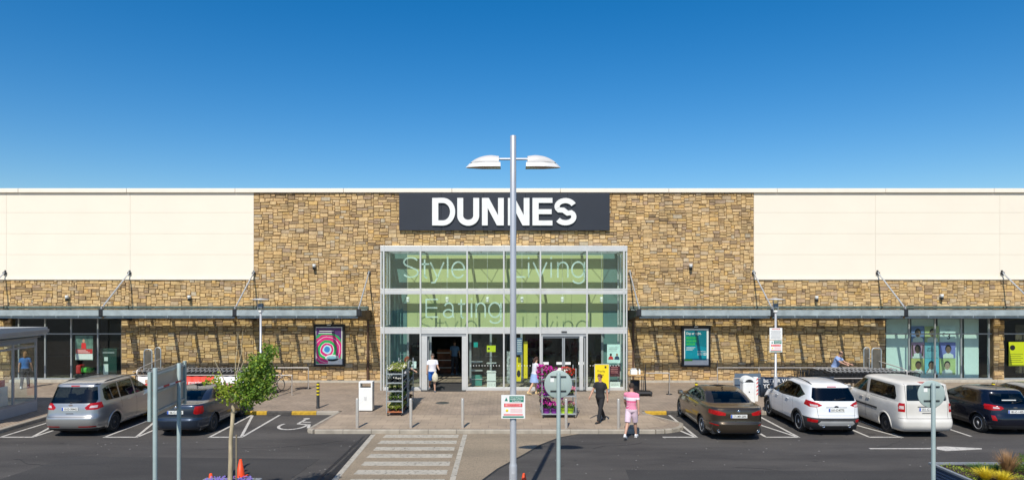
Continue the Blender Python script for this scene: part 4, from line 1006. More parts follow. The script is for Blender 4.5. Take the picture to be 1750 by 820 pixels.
CARS['caddy'] = dict(L=L, W=1.80, rows=hatch_rows(L, 1.80, H, 1.12, [(.2, .16), (.3, .03), (.42, 0), (.60, .0), (.64, .07), (1.1, .09), (1.72, .20), (1.83, .24)], 3.75, 2.75, 1.05, .075, 12), paint=vw,
    belt=1.05, cab=(.5, 3.7), seats=(1.35, 2.45), mirror=(3.3, 1.13), mirror_mat=None, handles=((1.98, 1.0), (2.42, 1.0)), handle_mat=vw, wr=.325, axr=.95, axf=3.68, spokes=8, spoke='steel', rim=M_rimd, flare=.028,
    plate_z=.93, plate='151-C-186', regions=[
    ([(-.62, 1.20), (.62, 1.20), (.64, 1.24), (.60, 1.68), (.56, 1.70), (-.56, 1.70), (-.60, 1.68), (-.64, 1.24)], 'rear', 'rear_window'),
    ([(-.12, 1.74), (.12, 1.74), (.12, 1.77), (-.12, 1.77)], 'rear', 'brake_light'),
    ([(.42, 1.22), (.40, 1.30), (.52, 1.60), (.60, 1.64), (2.0, 1.65), (2.04, 1.6), (2.04, 1.22), (2.0, 1.18), (.48, 1.18)], 'side', 'trim'),
    ([(.47, 1.24), (.56, 1.60), (1.3, 1.62), (1.3, 1.21), (.5, 1.21)], 'side', 'rear_side_window*'),
    ([(1.33, 1.21), (1.33, 1.62), (1.99, 1.62), (2.01, 1.24), (1.98, 1.21)], 'side', 'rear_side_window/b*'),
    ([(2.20, 1.17), (2.20, 1.63), (2.66, 1.62), (3.0, 1.48), (3.48, 1.18)], 'side', 'side_window*'),
    ([(-.66, 1.19), (.66, 1.19), (.56, 1.68), (-.56, 1.68)], 'front', 'windscreen'),
    ([(.70, .84), (.70, 1.12), (.92, 1.12), (.92, .84)], 'rear', 'tail_light*', .24),
    ([(.73, .93), (.73, 1.03), (.86, 1.03), (.86, .93)], 'rear', 'tail_light_lens*', .2),
    (seam(.66, .64, .66, 1.76), 'rear', 'seam'), (seam(2.12, .35, 2.12, 1.66), 'side', 'seam'), (seam(2.17, .35, 2.17, 1.66), 'side', 'seam'), (seam(3.3, .35, 3.3, 1.1), 'side', 'seam'),
    (seam(.9, 1.12, 1.9, 1.12, .012), 'side', 'seam'),
    ([(-.86, .645), (.86, .645), (.86, .633), (-.86, .633)], 'rear', 'seam'),
    ([(.55, .70), (.86, .72), (.86, .9), (.70, .88), (.60, .80)], 'front', 'headlight*')],
    rear_strips=[(-.30, .30, 1.0, 1.02, 'plate_lamp', M_black), (-.16, .16, .80, .815, 'boot_handle', M_black)], side_strips=[(1.4, 3.25, .72, .78, 'rubbing_strip', M_plas)])
CARS['caddy']['mirror_mat'] = vw
nav = paint('midnight_blue_paint', (.005, .007, .017), .3, .25)
L = 4.04; H = 1.47
CARS['fiesta'] = dict(L=L, W=1.74, rows=hatch_rows(L, 1.74, H, .98, [(.2, .2), (.3, .06), (.48, 0), (.62, .02), (.72, .06), (.95, .10), (1.02, .16), (1.36, .52), (1.47, .38)], 3.12, 2.05, .98, .17, 4.6), paint=nav,
    belt=.93, cab=(.45, 3.1), seats=(1.0, 1.8), mirror=(2.72, .99), handles=((1.45, .87), (2.25, .86)), handle_mat=nav, wr=.315, axr=.72, axf=3.21, spokes=8,
    plate_z=.80, plate='181-C-1425', wiper=1.06, antenna=(.98, 1.44), antlen=.28, badge=.925, regions=[
    ([(-.58, 1.03), (.58, 1.03), (.62, 1.10), (.53, 1.33), (-.53, 1.33), (-.62, 1.10)], 'rear', 'rear_window'),
    ([(-.3, 1.10), (.2, 1.10), (.2, 1.13), (-.3, 1.13)], 'rear', 'rear_window/b'),
    ([(.62, 1.05), (.85, 1.32), (1.3, 1.375), (1.95, 1.365), (2.35, 1.27), (2.95, .98), (.85, .96)], 'side', 'trim'),
    ([(.80, 1.06), (.95, 1.29), (1.3, 1.345), (1.62, 1.345), (1.62, .99), (.90, .99)], 'side', 'rear_side_window*'),
    ([(1.68, .99), (1.68, 1.345), (1.93, 1.34), (2.3, 1.245), (2.78, 1.0)], 'side', 'side_window*'),
    ([(-.60, 1.03), (.60, 1.03), (.50, 1.36), (-.50, 1.36)], 'front', 'windscreen'),
    ([(.36, .90), (.42, .96), (.66, 1.0), (.92, 1.0), (.92, .90), (.70, .82), (.46, .84)], 'rear', 'tail_light*', .46),
    ([(.48, .89), (.50, .93), (.64, .94), (.64, .88)], 'rear', 'tail_light_lens*', .4),
    ([(.58, .50), (.62, .66), (.70, .66), (.68, .50)], 'rear', 'reflector*', .5),
    ([(-.9, .2), (.9, .2), (.9, .33), (-.9, .33)], 'rear', 'plastic'),
    (seam(1.65, .3, 1.65, .98), 'side', 'seam'), (seam(2.65, .3, 2.65, .93), 'side', 'seam'),
    ([(.55, .60), (.84, .66), (.84, .82), (.70, .80), (.60, .70)], 'front', 'headlight*')],
    rear_strips=[(-.30, .16, 1.125, 1.155, 'window_sticker', M_white)])
CARS['fiesta']['regions'].pop(1)
g2 = dict(CARS['fiesta']); g2['paint'] = paint('grey_silver_paint', (.28, .29, .30), .6, .3); g2['handle_mat'] = g2['paint']; g2['rear_strips'] = []; g2['plate'] = '12-D-7301'; g2['antenna'] = None
CARS['grey'] = g2
def park(key, name, x, yrear, label, cat='car', rz=0):
    o = make_car(name, CARS[key]); o.location = (x, yrear+CARS[key]['L']/2, 0); o.rotation_euler = (0, 0, R(rz))
    tag(o, label, cat, 'cars parked in front of the shop'); return o
park('galaxy', 'people_carrier', -14.08, 21.95, 'silver people carrier parked beside the glazed kiosk at far left')
park('octavia', 'saloon_car', -10.68, 22.0, 'dark slate blue saloon parked behind the two post sign and the small tree')
park('bmw', 'saloon_car', 7.33, 21.45, 'bronze brown saloon with long red tail lights, parked right of the plaza')
park('kuga', 'suv_car', 10.72, 22.1, 'bright white sport utility car with black lower bumper and roof rails')
park('caddy', 'van', 13.55, 21.9, 'boxy off white passenger van with upright red tail lights', 'van')
park('fiesta', 'hatchback_car', 16.62, 22.2, 'midnight blue small hatchback right of the off white van')
park('grey', 'hatchback_car', 18.75, 22.9, 'silver grey car at the right edge, only its side and roof showing')
# ================================================================ SIGNS AND STREET FURNITURE
M_sgn = mat('sign_charcoal', (.028, .032, .042), .45, .1, .06, 1)
M_grn = mat('sign_green', (.01, .19, .13), .5); M_pink = mat('sign_pink', (.80, .28, .28), .5); M_ylw = mat('sign_yellow', (.80, .62, .01), .5, 0, .04); M_lime = mat('sign_lime', (.55, .62, .01), .5, 0, .04)
M_navy = mat('sign_navy', (.02, .035, .06), .6, 0, .1, 3); M_teal2 = mat('sign_teal', (.0, .16, .21), .35, 0, .1, 2); M_teal3 = mat('sign_teal_light', (.0, .24, .32), .35); M_brand = mat('sign_bright_green', (.10, .50, .06), .4)
M_txtg = mat('text_grey', (.30, .30, .30), .6); M_post = mat('green_grey_post', (.36, .44, .42), .5, .2, .08, 4); M_back = mat('sign_back', (.36, .44, .41), .55, .1, .06, 3)
M_wood = mat('wood_board', (.45, .27, .10), .6, 0, .15, 6)

def stroke(mb, pts, t, y0, y1, closed=False):
    """thick 2D stroke in xz extruded y0..y1"""
    n = len(pts); Lf, Rt = [], []
    for i in range(n):
        p = Vector(pts[i]); a = Vector(pts[max(i-1, 0)]); b = Vector(pts[min(i+1, n-1)])
        d = (b-a).normalized(); nn = Vector((-d.y, d.x))*t/2; Lf.append(p+nn); Rt.append(p-nn)
    for i in range(n-1):
        a, b, c, d = Lf[i], Lf[i+1], Rt[i+1], Rt[i]
        vs = [(q.x, yy, q.y) for yy in (y0, y1) for q in (a, b, c, d)]
        fs = [(0, 1, 2, 3), (7, 6, 5, 4), (0, 4, 5, 1), (3, 2, 6, 7)]
        if i == 0: fs.append((0, 3, 7, 4))
        if i == n-2: fs.append((1, 5, 6, 2))
        mb.add(vs, fs)
sg = empty('shop_sign', (0, WY, wz(394)), 'long charcoal fascia sign with big white letters DUNNES above the entrance', 'sign')
def spart(mb, name, m, root=sg, base=(0, WY, wz(394))): 
    o = mb.build(name, m); o.data.transform(Matrix.Translation(-Vector(base))); o.parent = root; return o
pn = MB(); s0, s1 = wx(683), wx(1041)
for k in range(5): pn.box(s0+(s1-s0)*k/5+.004, s0+(s1-s0)*(k+1)/5-.004, WY-.20, WY-.05, wz(394), wz(331), .004)
spart(pn, 'panel', M_sgn)
lz0, lz1 = wz(386), wz(339.5); LH = lz1-lz0; T = .30; ly0, ly1 = WY-.29, WY-.215
def letter(ch, xa, xb):
    mb = MB(); w_ = xb-xa; t = T; P2 = lambda pl: mb.prism(pl, ly0, ly1, 'xz')
    if ch == 'N':
        mb.box(xa, xa+t*.93, ly0, ly1, lz0, lz1).box(xb-t*.93, xb, ly0, ly1, lz0, lz1)
        mb.prism([(xa+.02, lz1-.001), (xa+t*1.12, lz1-.001), (xb-.02, lz0+.001), (xb-t*1.12, lz0+.001)], ly0+.002, ly1-.002, 'xz')
    if ch == 'E':
        mb.box(xa, xa+t, ly0, ly1, lz0, lz1)
        for z0 in (lz0, (lz0+lz1)/2-.12, lz1-.24): mb.box(xa+t, xb-(.04 if z0 > lz0+.1 and z0 < lz1-.3 else 0), ly0, ly1, z0, z0+.24)
    if ch == 'D':
        mb.box(xa, xa+t, ly0, ly1, lz0, lz1); r = LH/2-.12; cx = xb-t/2-r*.86; cz = (lz0+lz1)/2
        stroke(mb, [(xa+t, lz1-.12), (cx, lz1-.12)]+[(cx+r*.86*math.cos(R(a)), cz+r*math.sin(R(a))) for a in range(80, -81, -10)]+[(cx, lz0+.12), (xa+t, lz0+.12)], .25, ly0, ly1)
    if ch == 'U':
        r = (w_-t)/2; cx = (xa+xb)/2; cz = lz0+r*.95+.10
        stroke(mb, [(xa+t/2, lz1), (xa+t/2, cz)]+[(cx-r*math.cos(R(a)), cz-(r*.95-.03)*math.sin(R(a))) for a in range(10, 171, 10)]+[(xb-t/2, cz), (xb-t/2, lz1)], t*.96, ly0, ly1)
    if ch == 'S':
        cx = (xa+xb)/2; rx = (w_-t)/2; rz = LH/4-.045; c1 = lz1-.13-rz; c2 = lz0+.13+rz
        pts = [(cx+rx*math.cos(R(a)), c1+rz*math.sin(R(a))) for a in range(18, 226, 14)]
        pts += [(cx-rx*.25, (lz0+lz1)/2+.075), (cx+rx*.25, (lz0+lz1)/2-.075)]
        pts += [(cx+rx*math.cos(R(a)), c2+rz*math.sin(R(a))) for a in range(45, -163, -14)]
        stroke(mb, pts, .25, ly0, ly1)
    spart(mb, 'letter', M_white)
for ch, a, b_ in (('D', 739.6, 779.5), ('U', 782, 819.5), ('N', 824, 861), ('N', 868, 904.5), ('E', 909.6, 943.5), ('S', 946, 985)): letter(ch, wx(a), wx(b_))

# --- double headed lamp in the middle
LY = 14.4; LX = X(877, LY)
lamp = empty('street_lamp', (LX, LY, 0), 'tall pale grey lamp post with two half dome heads in the middle of the view', 'street lamp')
M_lpost = mat('lamp_post_paint', (.50, .51, .53), .38, .35, .05, 3)
pl = MB(); pl.lathe([(.085, 0), (.085, 1.15), (.083, 1.16), (.068, 1.22), (.066, 4), (.064, Z(233, LY)), (.058, Z(233, LY)+.012), (0, Z(233, LY)+.012)], n=28)
o = pl.build('pole', M_lpost, lamp)
dr = MB().box(-.035, .035, -.089, -.080, .55, 1.02, .004); dr.build('access_door', M_lpost, lamp)
M_lhead = mat('lamp_head_paint', (.56, .54, .52), .4, 0, .04, 3); M_lens = mat('lamp_lens', (.30, .25, .16), .3, 0, .2, 6)
az = Z(272, LY)
for s in (-1, 1):
    MB().tube((s*.06, 0, az), (s*.36, 0, az), .024, n=12).build('arm', M_lpost, lamp)
    hd = MB(); x0, x1 = .27, 1.005; vs = []; n1, n2 = 12, 12; zb_ = Z(286.8, LY)
    def hh(t, top):      # t 0 at the pole end, 1 at the tip
        return top*(1-max(0, (t-.25)/.75)**2)**.75 if t > .25 else top*(.88+.12*t/.25)
    zr = Z(279, LY); top = Z(265.5, LY)-zr
    for i in range(n1+1):
        t = i/n1; x = x0+.03+(x1-x0-.14)*t; wd = .17*(1-.55*t**3); 
        for j in range(n2+1):
            a = math.pi*j/n2; vs.append((s*x, wd*math.cos(a), zr+max(.004, hh(t, top))*math.sin(a)**.8 if 0 < j < n2 else zr))
    hd.add(vs, [(i*(n2+1)+j, i*(n2+1)+j+1, (i+1)*(n2+1)+j+1, (i+1)*(n2+1)+j) for i in range(n1) for j in range(n2)], True)
    hd.add(vs[:n2+1], [tuple(range(n2+1))])
    hdo = hd.build('lamp_head', M_lhead, lamp)
    def rim(z, e, x1_): 
        return [(s*(x0-e*.3), -.17-e, z), (s*(x0-e*.3), .17+e, z), (s*(x1_-.35), .17+e, z), (s*(x1_-.06), .09, z), (s*x1_, 0, z), (s*(x1_-.06), -.09, z), (s*(x1_-.35), -.17-e, z)]
    A, B = rim(zr-.004, .0, x1-.09), rim(zb_, .02, x1)
    sk = MB().add(A+B, [(i, (i+1) % 7, 7+(i+1) % 7, 7+i) for i in range(7)]+[(0, 1, 2, 3, 4, 5, 6)]); sko = sk.build('lamp_skirt', mat('lamp_skirt_paint', (.66, .65, .63), .4), lamp); sko.parent = hdo
    C_ = [(p[0]*.985+s*.005, p[1]*.93, p[2]+.004) for p in B]
    nn = len(C_); ctr = (s*(x0+x1)/2, 0, zb_-.03)
    ln = MB().add(C_+[ctr], [(i, (i+1) % nn, nn) for i in range(nn)]); lo = ln.build('lamp_lens', M_lens, lamp); lo.parent = hdo

def notice(name, x, y, z0, z1, wd, label, kind, parent_y=0):
    root = empty(name, (x, y, z0), label, 'sign'); h = z1-z0
    def q(mb, nm, m, par=root): o = mb.build(nm, m); o.parent = par; return o
    q(MB().box(-wd/2, wd/2, 0, .006, 0, h, .002), 'panel', M_white)
    for zz in (h*.2, h*.8): q(MB().box(-.09, .09, .008, .03, zz-.015, zz+.015), 'bracket', M_galv)
    if kind == 'clamp':
        q(MB().box(-wd*.16, wd*.44, -.003, -.001, h*.70, h*.95), 'heading', M_grn)
        t = MB()
        for s_, zz, ww in (('Private Property', .865, .50), ('Clamping & Towing', .795, .54), ('In Operation', .725, .36)): text_mb(t, s_, wd*.14, h*zz, h*.045, -.005, width=wd*ww, bold=.03, ext=.0008)
        q(t, 'heading_text', M_white)
        q(MB().box(-wd*.38, wd*.38, -.003, -.001, h*.49, h*.64), 'red_band', M_red)
        q(MB().box(-wd*.34, wd*.34, -.0045, -.0032, h*.515, h*.625), 'pink_band', M_pink)
        t = MB(); text_mb(t, 'WARNING', 0, h*.54, h*.06, -.006, width=wd*.5, bold=.03, ext=.0006); q(t, 'warning_text', M_red)
        q(MB().lathe([(0, -.003), (h*.055, -.003), (h*.06, -.001)], (-wd*.26, 0, h*.34), 14, 'y'), 'round_emblem', M_ylw)
        q(MB().box(-wd*.4, wd*.4, -.003, -.001, h*.13, h*.20), 'lower_band', M_pink); q(MB().box(-wd*.44, wd*.44, -.003, -.001, h*.04, h*.10), 'green_band', M_grn)
        l = MB()
        for k in range(4): l.box(-wd*.12, wd*.38, -.0025, -.001, h*(.27+.045*k), h*(.283+.045*k))
        q(l, 'small_print', M_pink); q(MB().prism([(-wd*.36, h*.74), (-wd*.22, h*.74), (-wd*.29, h*.90)], -.003, -.001), 'emblem', M_grn)
    else:
        t = MB(); text_mb(t, 'NOTICE', 0, h*.86, h*.09, -.003, width=wd*.62, bold=.04, ext=.0008); q(t, 'heading_text', M_red)
        l = MB()
        for k in range(7): l.box(-wd*.40+.01*(k % 3), wd*.40-.012*((k+1) % 3), -.0025, -.001, h*(.12+.10*k), h*(.155+.10*k))
        q(l, 'small_print', M_txtg)
    return root
notice('notice_sign', LX, LY-.10, Z(713, LY), Z(673, LY), .50, 'square clamping notice with green heading fixed to the double headed lamp post', 'clamp')

# --- small post top lamps
def post_lamp(px, label):
    y = 28.1; x = X(px, y); r = empty('post_lamp', (x, y, PZ), label, 'street lamp', 'small disc topped lamp posts')
    MB().lathe([(.075, 0), (.075, 1.02), (.07, 1.05), (.045, 1.08), (.042, 3.62), (.0, 3.62)], n=18).build('pole', M_lpost, r)
    z = 3.62
    MB().lathe([(.03, z), (.085, z+.05), (.09, z+.12), (.05, z+.13), (0, z+.13)], n=16).build('lamp_base', M_white, r)
    MB().lathe([(.0, z+.22), (.105, z+.22), (.11, z+.23), (.11, z+.38), (.1, z+.40), (0, z+.40)], n=18).build('lamp_shade', mat('lamp_blue_grey', (.16, .20, .23), .4), r)
    MB().lathe([(.08, z+.12), (.08, z+.23)], n=16).lathe([(.08, z+.39), (.08, z+.58)], n=16).build('lamp_glass', glass('lamp_clear', (.85, .88, .85)), r)
    for k in range(4):
        a = math.pi*k/2+.5; MB().tube((.12*math.cos(a), .12*math.sin(a), z+.04), (.13*math.cos(a), .13*math.sin(a), z+.60), .010, n=6).build('strut', M_lpost, r)
    MB().lathe([(0, z+.63), (.05, z+.62), (.36, z+.585), (.365, z+.57), (.34, z+.57), (0, z+.585)], n=28).build('lamp_disc', M_alu, r)
    return r
post_lamp(445.5, 'small disc topped lamp post on the pavement left of the entrance, behind the tree')
post_lamp(1325.5, 'small disc topped lamp post behind the white sport utility car')
y = 28.0; notice('notice_sign', X(1326, y), y, Z(580, y), Z(560, y), .52, 'upper white notice with red heading on the post behind the white sport utility car', 'notice')
notice('notice_sign', X(1326, y), y, Z(601.5, y), Z(581, y), .52, 'lower notice with pink and green bands on the post behind the white sport utility car', 'clamp')

# --- round signs seen from behind
def round_sign(px, py, Y, r, label):
    x = X(px, Y); o = empty('round_sign', (x, Y, 0), label, 'sign', 'round road signs seen from behind'); zc = Z(py, Y)
    MB().lathe([(.044, 0), (.044, zc+r*.80), (.04, zc+r*.80+.012), (0, zc+r*.80+.012)], n=18).build('post', M_post, o)
    MB().lathe([(0, .062), (r-.01, .062), (r, .066), (r, .082), (0, .082)], (0, 0, zc), 48, 'y').build('disc', M_back, o)
    for dz in (-.5*r*.95, .5*r*1.1): MB().box(-.17, .17, .045, .062, zc+dz-.014, zc+dz+.014).build('bracket', M_dark, o)
    MB().box(-.17, -.09, .059, .0615, zc+.05, zc+.17).build('sticker', M_white, o)
    return o
round_sign(954.5, 657, 14.6, .30, 'back of round road sign on a post right of the tall lamp post')
round_sign(1595, 674, 14.8, .298, 'back of round road sign on a post in front of the off white van')

# --- two post sign
ts = empty('two_post_sign', (-7.4, 14.9, 0), 'large panel sign on two grey posts seen almost edge on at the left', 'sign')
pa, pb = Vector((-7.30, 14.2)), Vector((-7.45, 15.55)); d = (pb-pa).normalized(); nrm = Vector((-d.y, d.x))
base = Vector((-7.4, 14.9))
for p, pt, in ((pa, 3.22), (pb, 3.16)):
    q = p-base; MB().lathe([(.045, 0), (.045, pt), (.04, pt+.01), (0, pt+.01)], (q.x, q.y, 0), 16).build('post', M_post, ts)
M_sb = mat('sign_reverse_grey', (.60, .49, .37), .6, .1, .05, 2)
M4 = Matrix(((d.x, nrm.x, 0, 0), (d.y, nrm.y, 0, 0), (0, 0, 1, 0), (0, 0, 0, 1)))
s_ = -.75; e_ = 1.32
if nrm.x > 0: M4 = Matrix(((d.x, -nrm.x, 0, 0), (d.y, -nrm.y, 0, 0), (0, 0, 1, 0), (0, 0, 0, 1)))
mb = MB(); mb.M = M4; mb.box(s_, e_, .09, .10, 2.16, 3.13); mb.build('panel', M_sb, ts)
for zz in (2.26, 2.68, 3.05): mb = MB(); mb.M = M4; mb.box(s_, e_, .055, .088, zz-.022, zz+.022); mb.build('rail', M_galv, ts)
for ss in (s_, e_-.05): mb = MB(); mb.M = M4; mb.box(ss-.02, ss+.07, .045, .104, 2.13, 3.15); mb.build('frame_edge', M_post, ts)
mb = MB(); mb.M = M4; mb.box(-.62, 1.0, .106, .109, 2.3, 3.0); mb.build('sign_face', M_white, ts)

tp = MB(); a_, b_ = Vector((X(241, 14.0), 14.0, Z(671, 14.0))), Vector((X(305, 15.5), 15.5, Z(650, 15.5))); tp.m = 0
for k in range(6):
    p0, p1 = a_.lerp(b_, k/6), a_.lerp(b_, (k+1)/6); tp.m = k % 2; tp.add([p0+Vector((.06, 0, -.02)), p1+Vector((.06, 0, -.02)), p1+Vector((.06, 0, .02)), p0+Vector((.06, 0, .02))], [(0, 1, 2, 3)])
o = tp.build('barrier_tape', [M_white, M_red]); rebase(o, a_); tag(o, 'thin red and white tape tied across the two post sign', 'tape')

# --- bollards, bins
def bollard(px, py, lab, kind='steel', h=1.0):
    y = GY(py, PZ); x = X(px, y)
    if kind == 'steel':
        o = MB().lathe([(.052, 0), (.052, h-.02), (.045, h), (0, h)], n=20).build('steel_bollard', M_steel, loc=(x, y, PZ)); return tag(o, lab, 'bollard', 'steel bollards along the plaza edge')
    r = empty('striped_bollard', (x, y, PZ), lab, 'bollard', 'black and yellow bollards')
    MB().lathe([(.075, 0), (.075, .03), (.06, .05), (.055, h-.03), (.045, h), (0, h)], n=18).build('post', M_black, r)
    for k in range(4): MB().lathe([(.0565, h-.10-.13*k), (.0575, h-.095-.13*k), (.0575, h-.045-.13*k), (.0565, h-.04-.13*k)], n=18).build('yellow_band', M_ylw, r)
    return r
bollard(610.5, 731, 'leftmost steel bollard at the left corner of the plaza')
bollard(702, 731, 'steel bollard in front of the plant trolley left of the entrance')
bollard(790.5, 731, 'steel bollard between the zebra crossing and the tall lamp post')
bollard(967.5, 731.5, 'steel bollard directly behind the middle round sign')
bollard(1057, 732, 'rightmost steel bollard beside the man in the pink shirt')
bollard(543.5, 697, 'black and yellow bollard at the kerb left of the white bin', 's')
bollard(1190, 697, 'black and yellow bollard showing just above the bronze saloon', 's')
bollard(1697.5, 697, 'black and yellow bollard showing above the midnight blue hatchback', 's')
def litter_bin():
    y = GY(701, PZ); x = X(626.5, y); r = empty('litter_bin', (x, y, PZ), 'square white litter bin with open top slot near the left end of the plaza', 'bin')
    MB().box(-.26, .26, -.2, .2, .03, .90, .015).build('body', M_white, r); MB().box(-.24, .24, -.18, .18, 0, .03).build('foot', M_dark, r)
    for s in (-1, 1): MB().box(s*.23-.03, s*.23+.03, -.2, .2, .90, 1.07, .006).build('side_frame', M_white, r)
    MB().box(-.26, .26, -.2, .2, 1.07, 1.12, .01).build('top', M_white, r); MB().box(-.19, .19, -.16, .16, .88, .905).build('liner', M_black, r)
    MB().prism([(-.04, .42), (.04, .42), (.055, .56), (-.055, .56)], -.203, -.2).build('emblem', mat('pale_grey', (.55, .55, .54)), r)
litter_bin()
def round_bin():
    y = 27.6; x = X(1277.5, y); r = empty('litter_bin', (x, y, PZ), 'rounded white bin between the bronze saloon and the dark banner', 'bin')
    MB().box(-.25, .25, -.2, .2, .0, .92, .06).build('body', M_white, r)
    hd = MB(); A = [(.26*math.cos(R(a)), .90+.22*math.sin(R(a))) for a in range(0, 181, 15)]; hd.prism(A, -.21, .2); hd.build('hood', M_white, r)
    MB().prism([(.17*math.cos(R(a)), .88+.13*math.sin(R(a))) for a in range(10, 171, 16)], -.216, -.211).build('opening', M_black, r)
    MB().box(-.02, .02, -.206, -.2, .48, .53).build('lock', M_dark, r)
round_bin()
bx_ = empty('striped_post', (X(1291, 28.2), 28.2, PZ), 'slim white post with red and white stripes beside the rounded bin', 'post')
MB().box(-.09, .09, -.06, .06, 0, 1.0, .01).build('body', M_white, bx_)
for k in range(5): MB().prism([(.02, .25+.15*k), (.088, .31+.15*k), (.088, .37+.15*k), (.02, .31+.15*k)], -.063, -.0605).build('red_stripe', M_red, bx_)
# drain cover
dc = MB().lathe([(0, .006), (.27, .006), (.28, 0)], n=28).build('manhole_cover', mat('cast_iron', (.07, .075, .07), .5, .4, .3, 12, .4, 20), loc=(X(756, GY(688, PZ)), GY(688, PZ), PZ+.001)); tag(dc, 'small round metal manhole cover set in the plaza paving', 'manhole cover')

# --- traffic cones
M_cone = mat('cone_orange', (.80, .07, .01), .5, 0, .08)
def cone(x, y, lab, h=.46, z=0):
    r = empty('traffic_cone', (x, y, z), lab, 'traffic cone', 'orange traffic cones')
    MB().lathe([(.115, .03), (.03, h), (.022, h), (.105, .03)], n=20).build('cone', M_cone, r); MB().box(-.15, .15, -.15, .15, 0, .035, .01).build('foot', M_cone, r)
cone(X(411, 17.6), 17.6, 'orange traffic cone standing behind the tree planter')
cone(X(895.5, 16.3), 16.3, 'orange traffic cone just right of the tall lamp post at the bottom edge')
cone(X(360, 15.35), 15.35, 'orange traffic cone left of the tree planter, only its tip showing', .72)

# --- advert boxes
def lightbox(x0, x1, z0, z1, lab):
    r = empty('advert_case', ((x0+x1)/2, WY-.04, z0), lab, 'advert'); w_ = x1-x0; h = z1-z0
    MB().box(-w_/2, w_/2, -.17, 0, 0, h, .01).build('case', M_black, r)
    MB().box(-.10, .08, -.19, -.17, h-.07, h-.03).build('lamp', M_white, r)
    p = MB().box(-w_/2+.11, w_/2-.11, -.176, -.172, .10, h-.14).build('poster', M_white, r)
    return r, w_, h
r, w_, h = lightbox(wx(1163.5), wx(1212.5), wz(626), wz(556), 'black framed teal helpline poster on the wall right of the entrance')
def q(mb, nm, m, par): o = mb.build(nm, m); o.parent = par; return o
x0, x1 = -w_/2+.15, w_/2-.20
q(MB().box(x0, x1, -.180, -.177, .34, h-.22), 'print_area', M_teal2, r); q(MB().prism([(x0, .34), (x1, .34), (x1, .95), (x0+.2, 1.15), (x0, .8)], -.1825, -.1805), 'print_shape', M_teal3, r)
q(MB().box(x0-.03, x0+.36, -.186, -.183, .30, .39), 'green_tag', M_brand, r)
t = MB(); text_mb(t, 'Day or night.', x0+.06, h-.42, .11, -.187, 'LEFT', width=.72, bold=.02, ext=.001); q(t, 'headline', M_white, r)
for k, (s_, ww) in enumerate((("We're here", .5), ("when life's", .52), ('difficult', .42))):
    q(MB().box(x0+.03, x0+ww+.08, -.186, -.184, h-.62-.155*k-.03, h-.62-.155*k+.11), 'green_highlight', mat('poster_green', (.0, .30, .14), .4), r)
    t = MB(); text_mb(t, s_, x0+.06, h-.62-.155*k, .09, -.1885, 'LEFT', width=ww, ext=.001); q(t, 'headline', M_brand, r)
t = MB(); text_mb(t, '116 123', x1-.46, .58, .12, -.187, 'LEFT', width=.42, bold=.03, ext=.001); text_mb(t, 'SAMARITANS', x1-.46, .74, .055, -.187, 'LEFT', width=.40, ext=.001)
for k in range(3): t.box(x0+.06, x0+.50-.07*k, -.187, -.185, h-1.06-.06*k, h-1.04-.06*k)
q(t, 'phone_number', M_white, r)
r, w_, h = lightbox(wx(538), wx(590.5), wz(625), wz(553), 'black framed pink and green cleaning advert on the wall left of the entrance')
def ringmat():
    m = bpy.data.materials.new('poster_rings'); m.use_nodes = True; t = m.node_tree; b = t.nodes['Principled BSDF']; b.inputs['Roughness'].default_value = .3
    tc = t.nodes.new('ShaderNodeTexCoord'); mp = t.nodes.new('ShaderNodeMapping'); mp.inputs['Location'].default_value = (.10, 0, -.82); mp.inputs['Scale'].default_value = (1, 0, 1)
    ln = t.nodes.new('ShaderNodeVectorMath'); ln.operation = 'LENGTH'; n = t.nodes.new('ShaderNodeTexNoise'); n.inputs['Scale'].default_value = 3
    ad = t.nodes.new('ShaderNodeMath'); ad.operation = 'MULTIPLY_ADD'; ad.inputs[1].default_value = .16
    t.links.new(tc.outputs['Object'], mp.inputs[0]); t.links.new(mp.outputs[0], ln.inputs[0]); t.links.new(tc.outputs['Object'], n.inputs['Vector'])
    t.links.new(n.outputs['Fac'], ad.inputs[0]); t.links.new(ln.outputs['Value'], ad.inputs[2])
    r_ = t.nodes.new('ShaderNodeValToRGB'); r_.color_ramp.interpolation = 'CONSTANT'; t.links.new(ad.outputs[0], r_.inputs[0]); t.links.new(r_.outputs[0], b.inputs['Base Color'])
    stops = [(0, (.05, .25, .6)), (.22, (.5, .75, .85)), (.30, (.7, .02, .2)), (.40, (.75, .75, .7)), (.43, (.02, .42, .10)), (.55, (.70, .03, .22)), (.68, (.75, .6, .65)), (.71, (.65, .02, .2)), (.82, (.03, .35, .12)), (.92, (.10, .03, .16))]
    el = r_.color_ramp.elements; el[0].position = 0; el[0].color = (*stops[0][1], 1); el[1].position = stops[1][0]; el[1].color = (*stops[1][1], 1)
    for p, c in stops[2:]: e = el.new(p); e.color = (*c, 1)
    return m
q(MB().box(-w_/2+.13, w_/2-.15, -.180, -.177, .14, h-.18), 'print_area', ringmat(), r)
q(MB().prism([(.05+.36*math.cos(R(a))*.95+.10, .42+.16*math.sin(R(a))) for a in range(0, 360, 15) if .05+.36*math.cos(R(a))*.95+.10 < w_/2-.15]+[] , -.183, -.181), 'bowl_print', M_white, r)
q(MB().prism([(.13+.25*math.cos(R(a)), .43+.09*math.sin(R(a))) for a in range(0, 360, 20)], -.186, -.184), 'water_print', mat('poster_water', (.25, .5, .6)), r)
q(MB().box(-.05, w_/2-.15, -.183, -.181, .14, .38), 'bowl_print', M_white, r)
q(MB().box(-w_/2+.24, .14, -.183, -.181, h-.46, h-.43).box(-w_/2+.28, .22, -.183, -.181, h-.36, h-.32), 'headline_print', M_white, r)

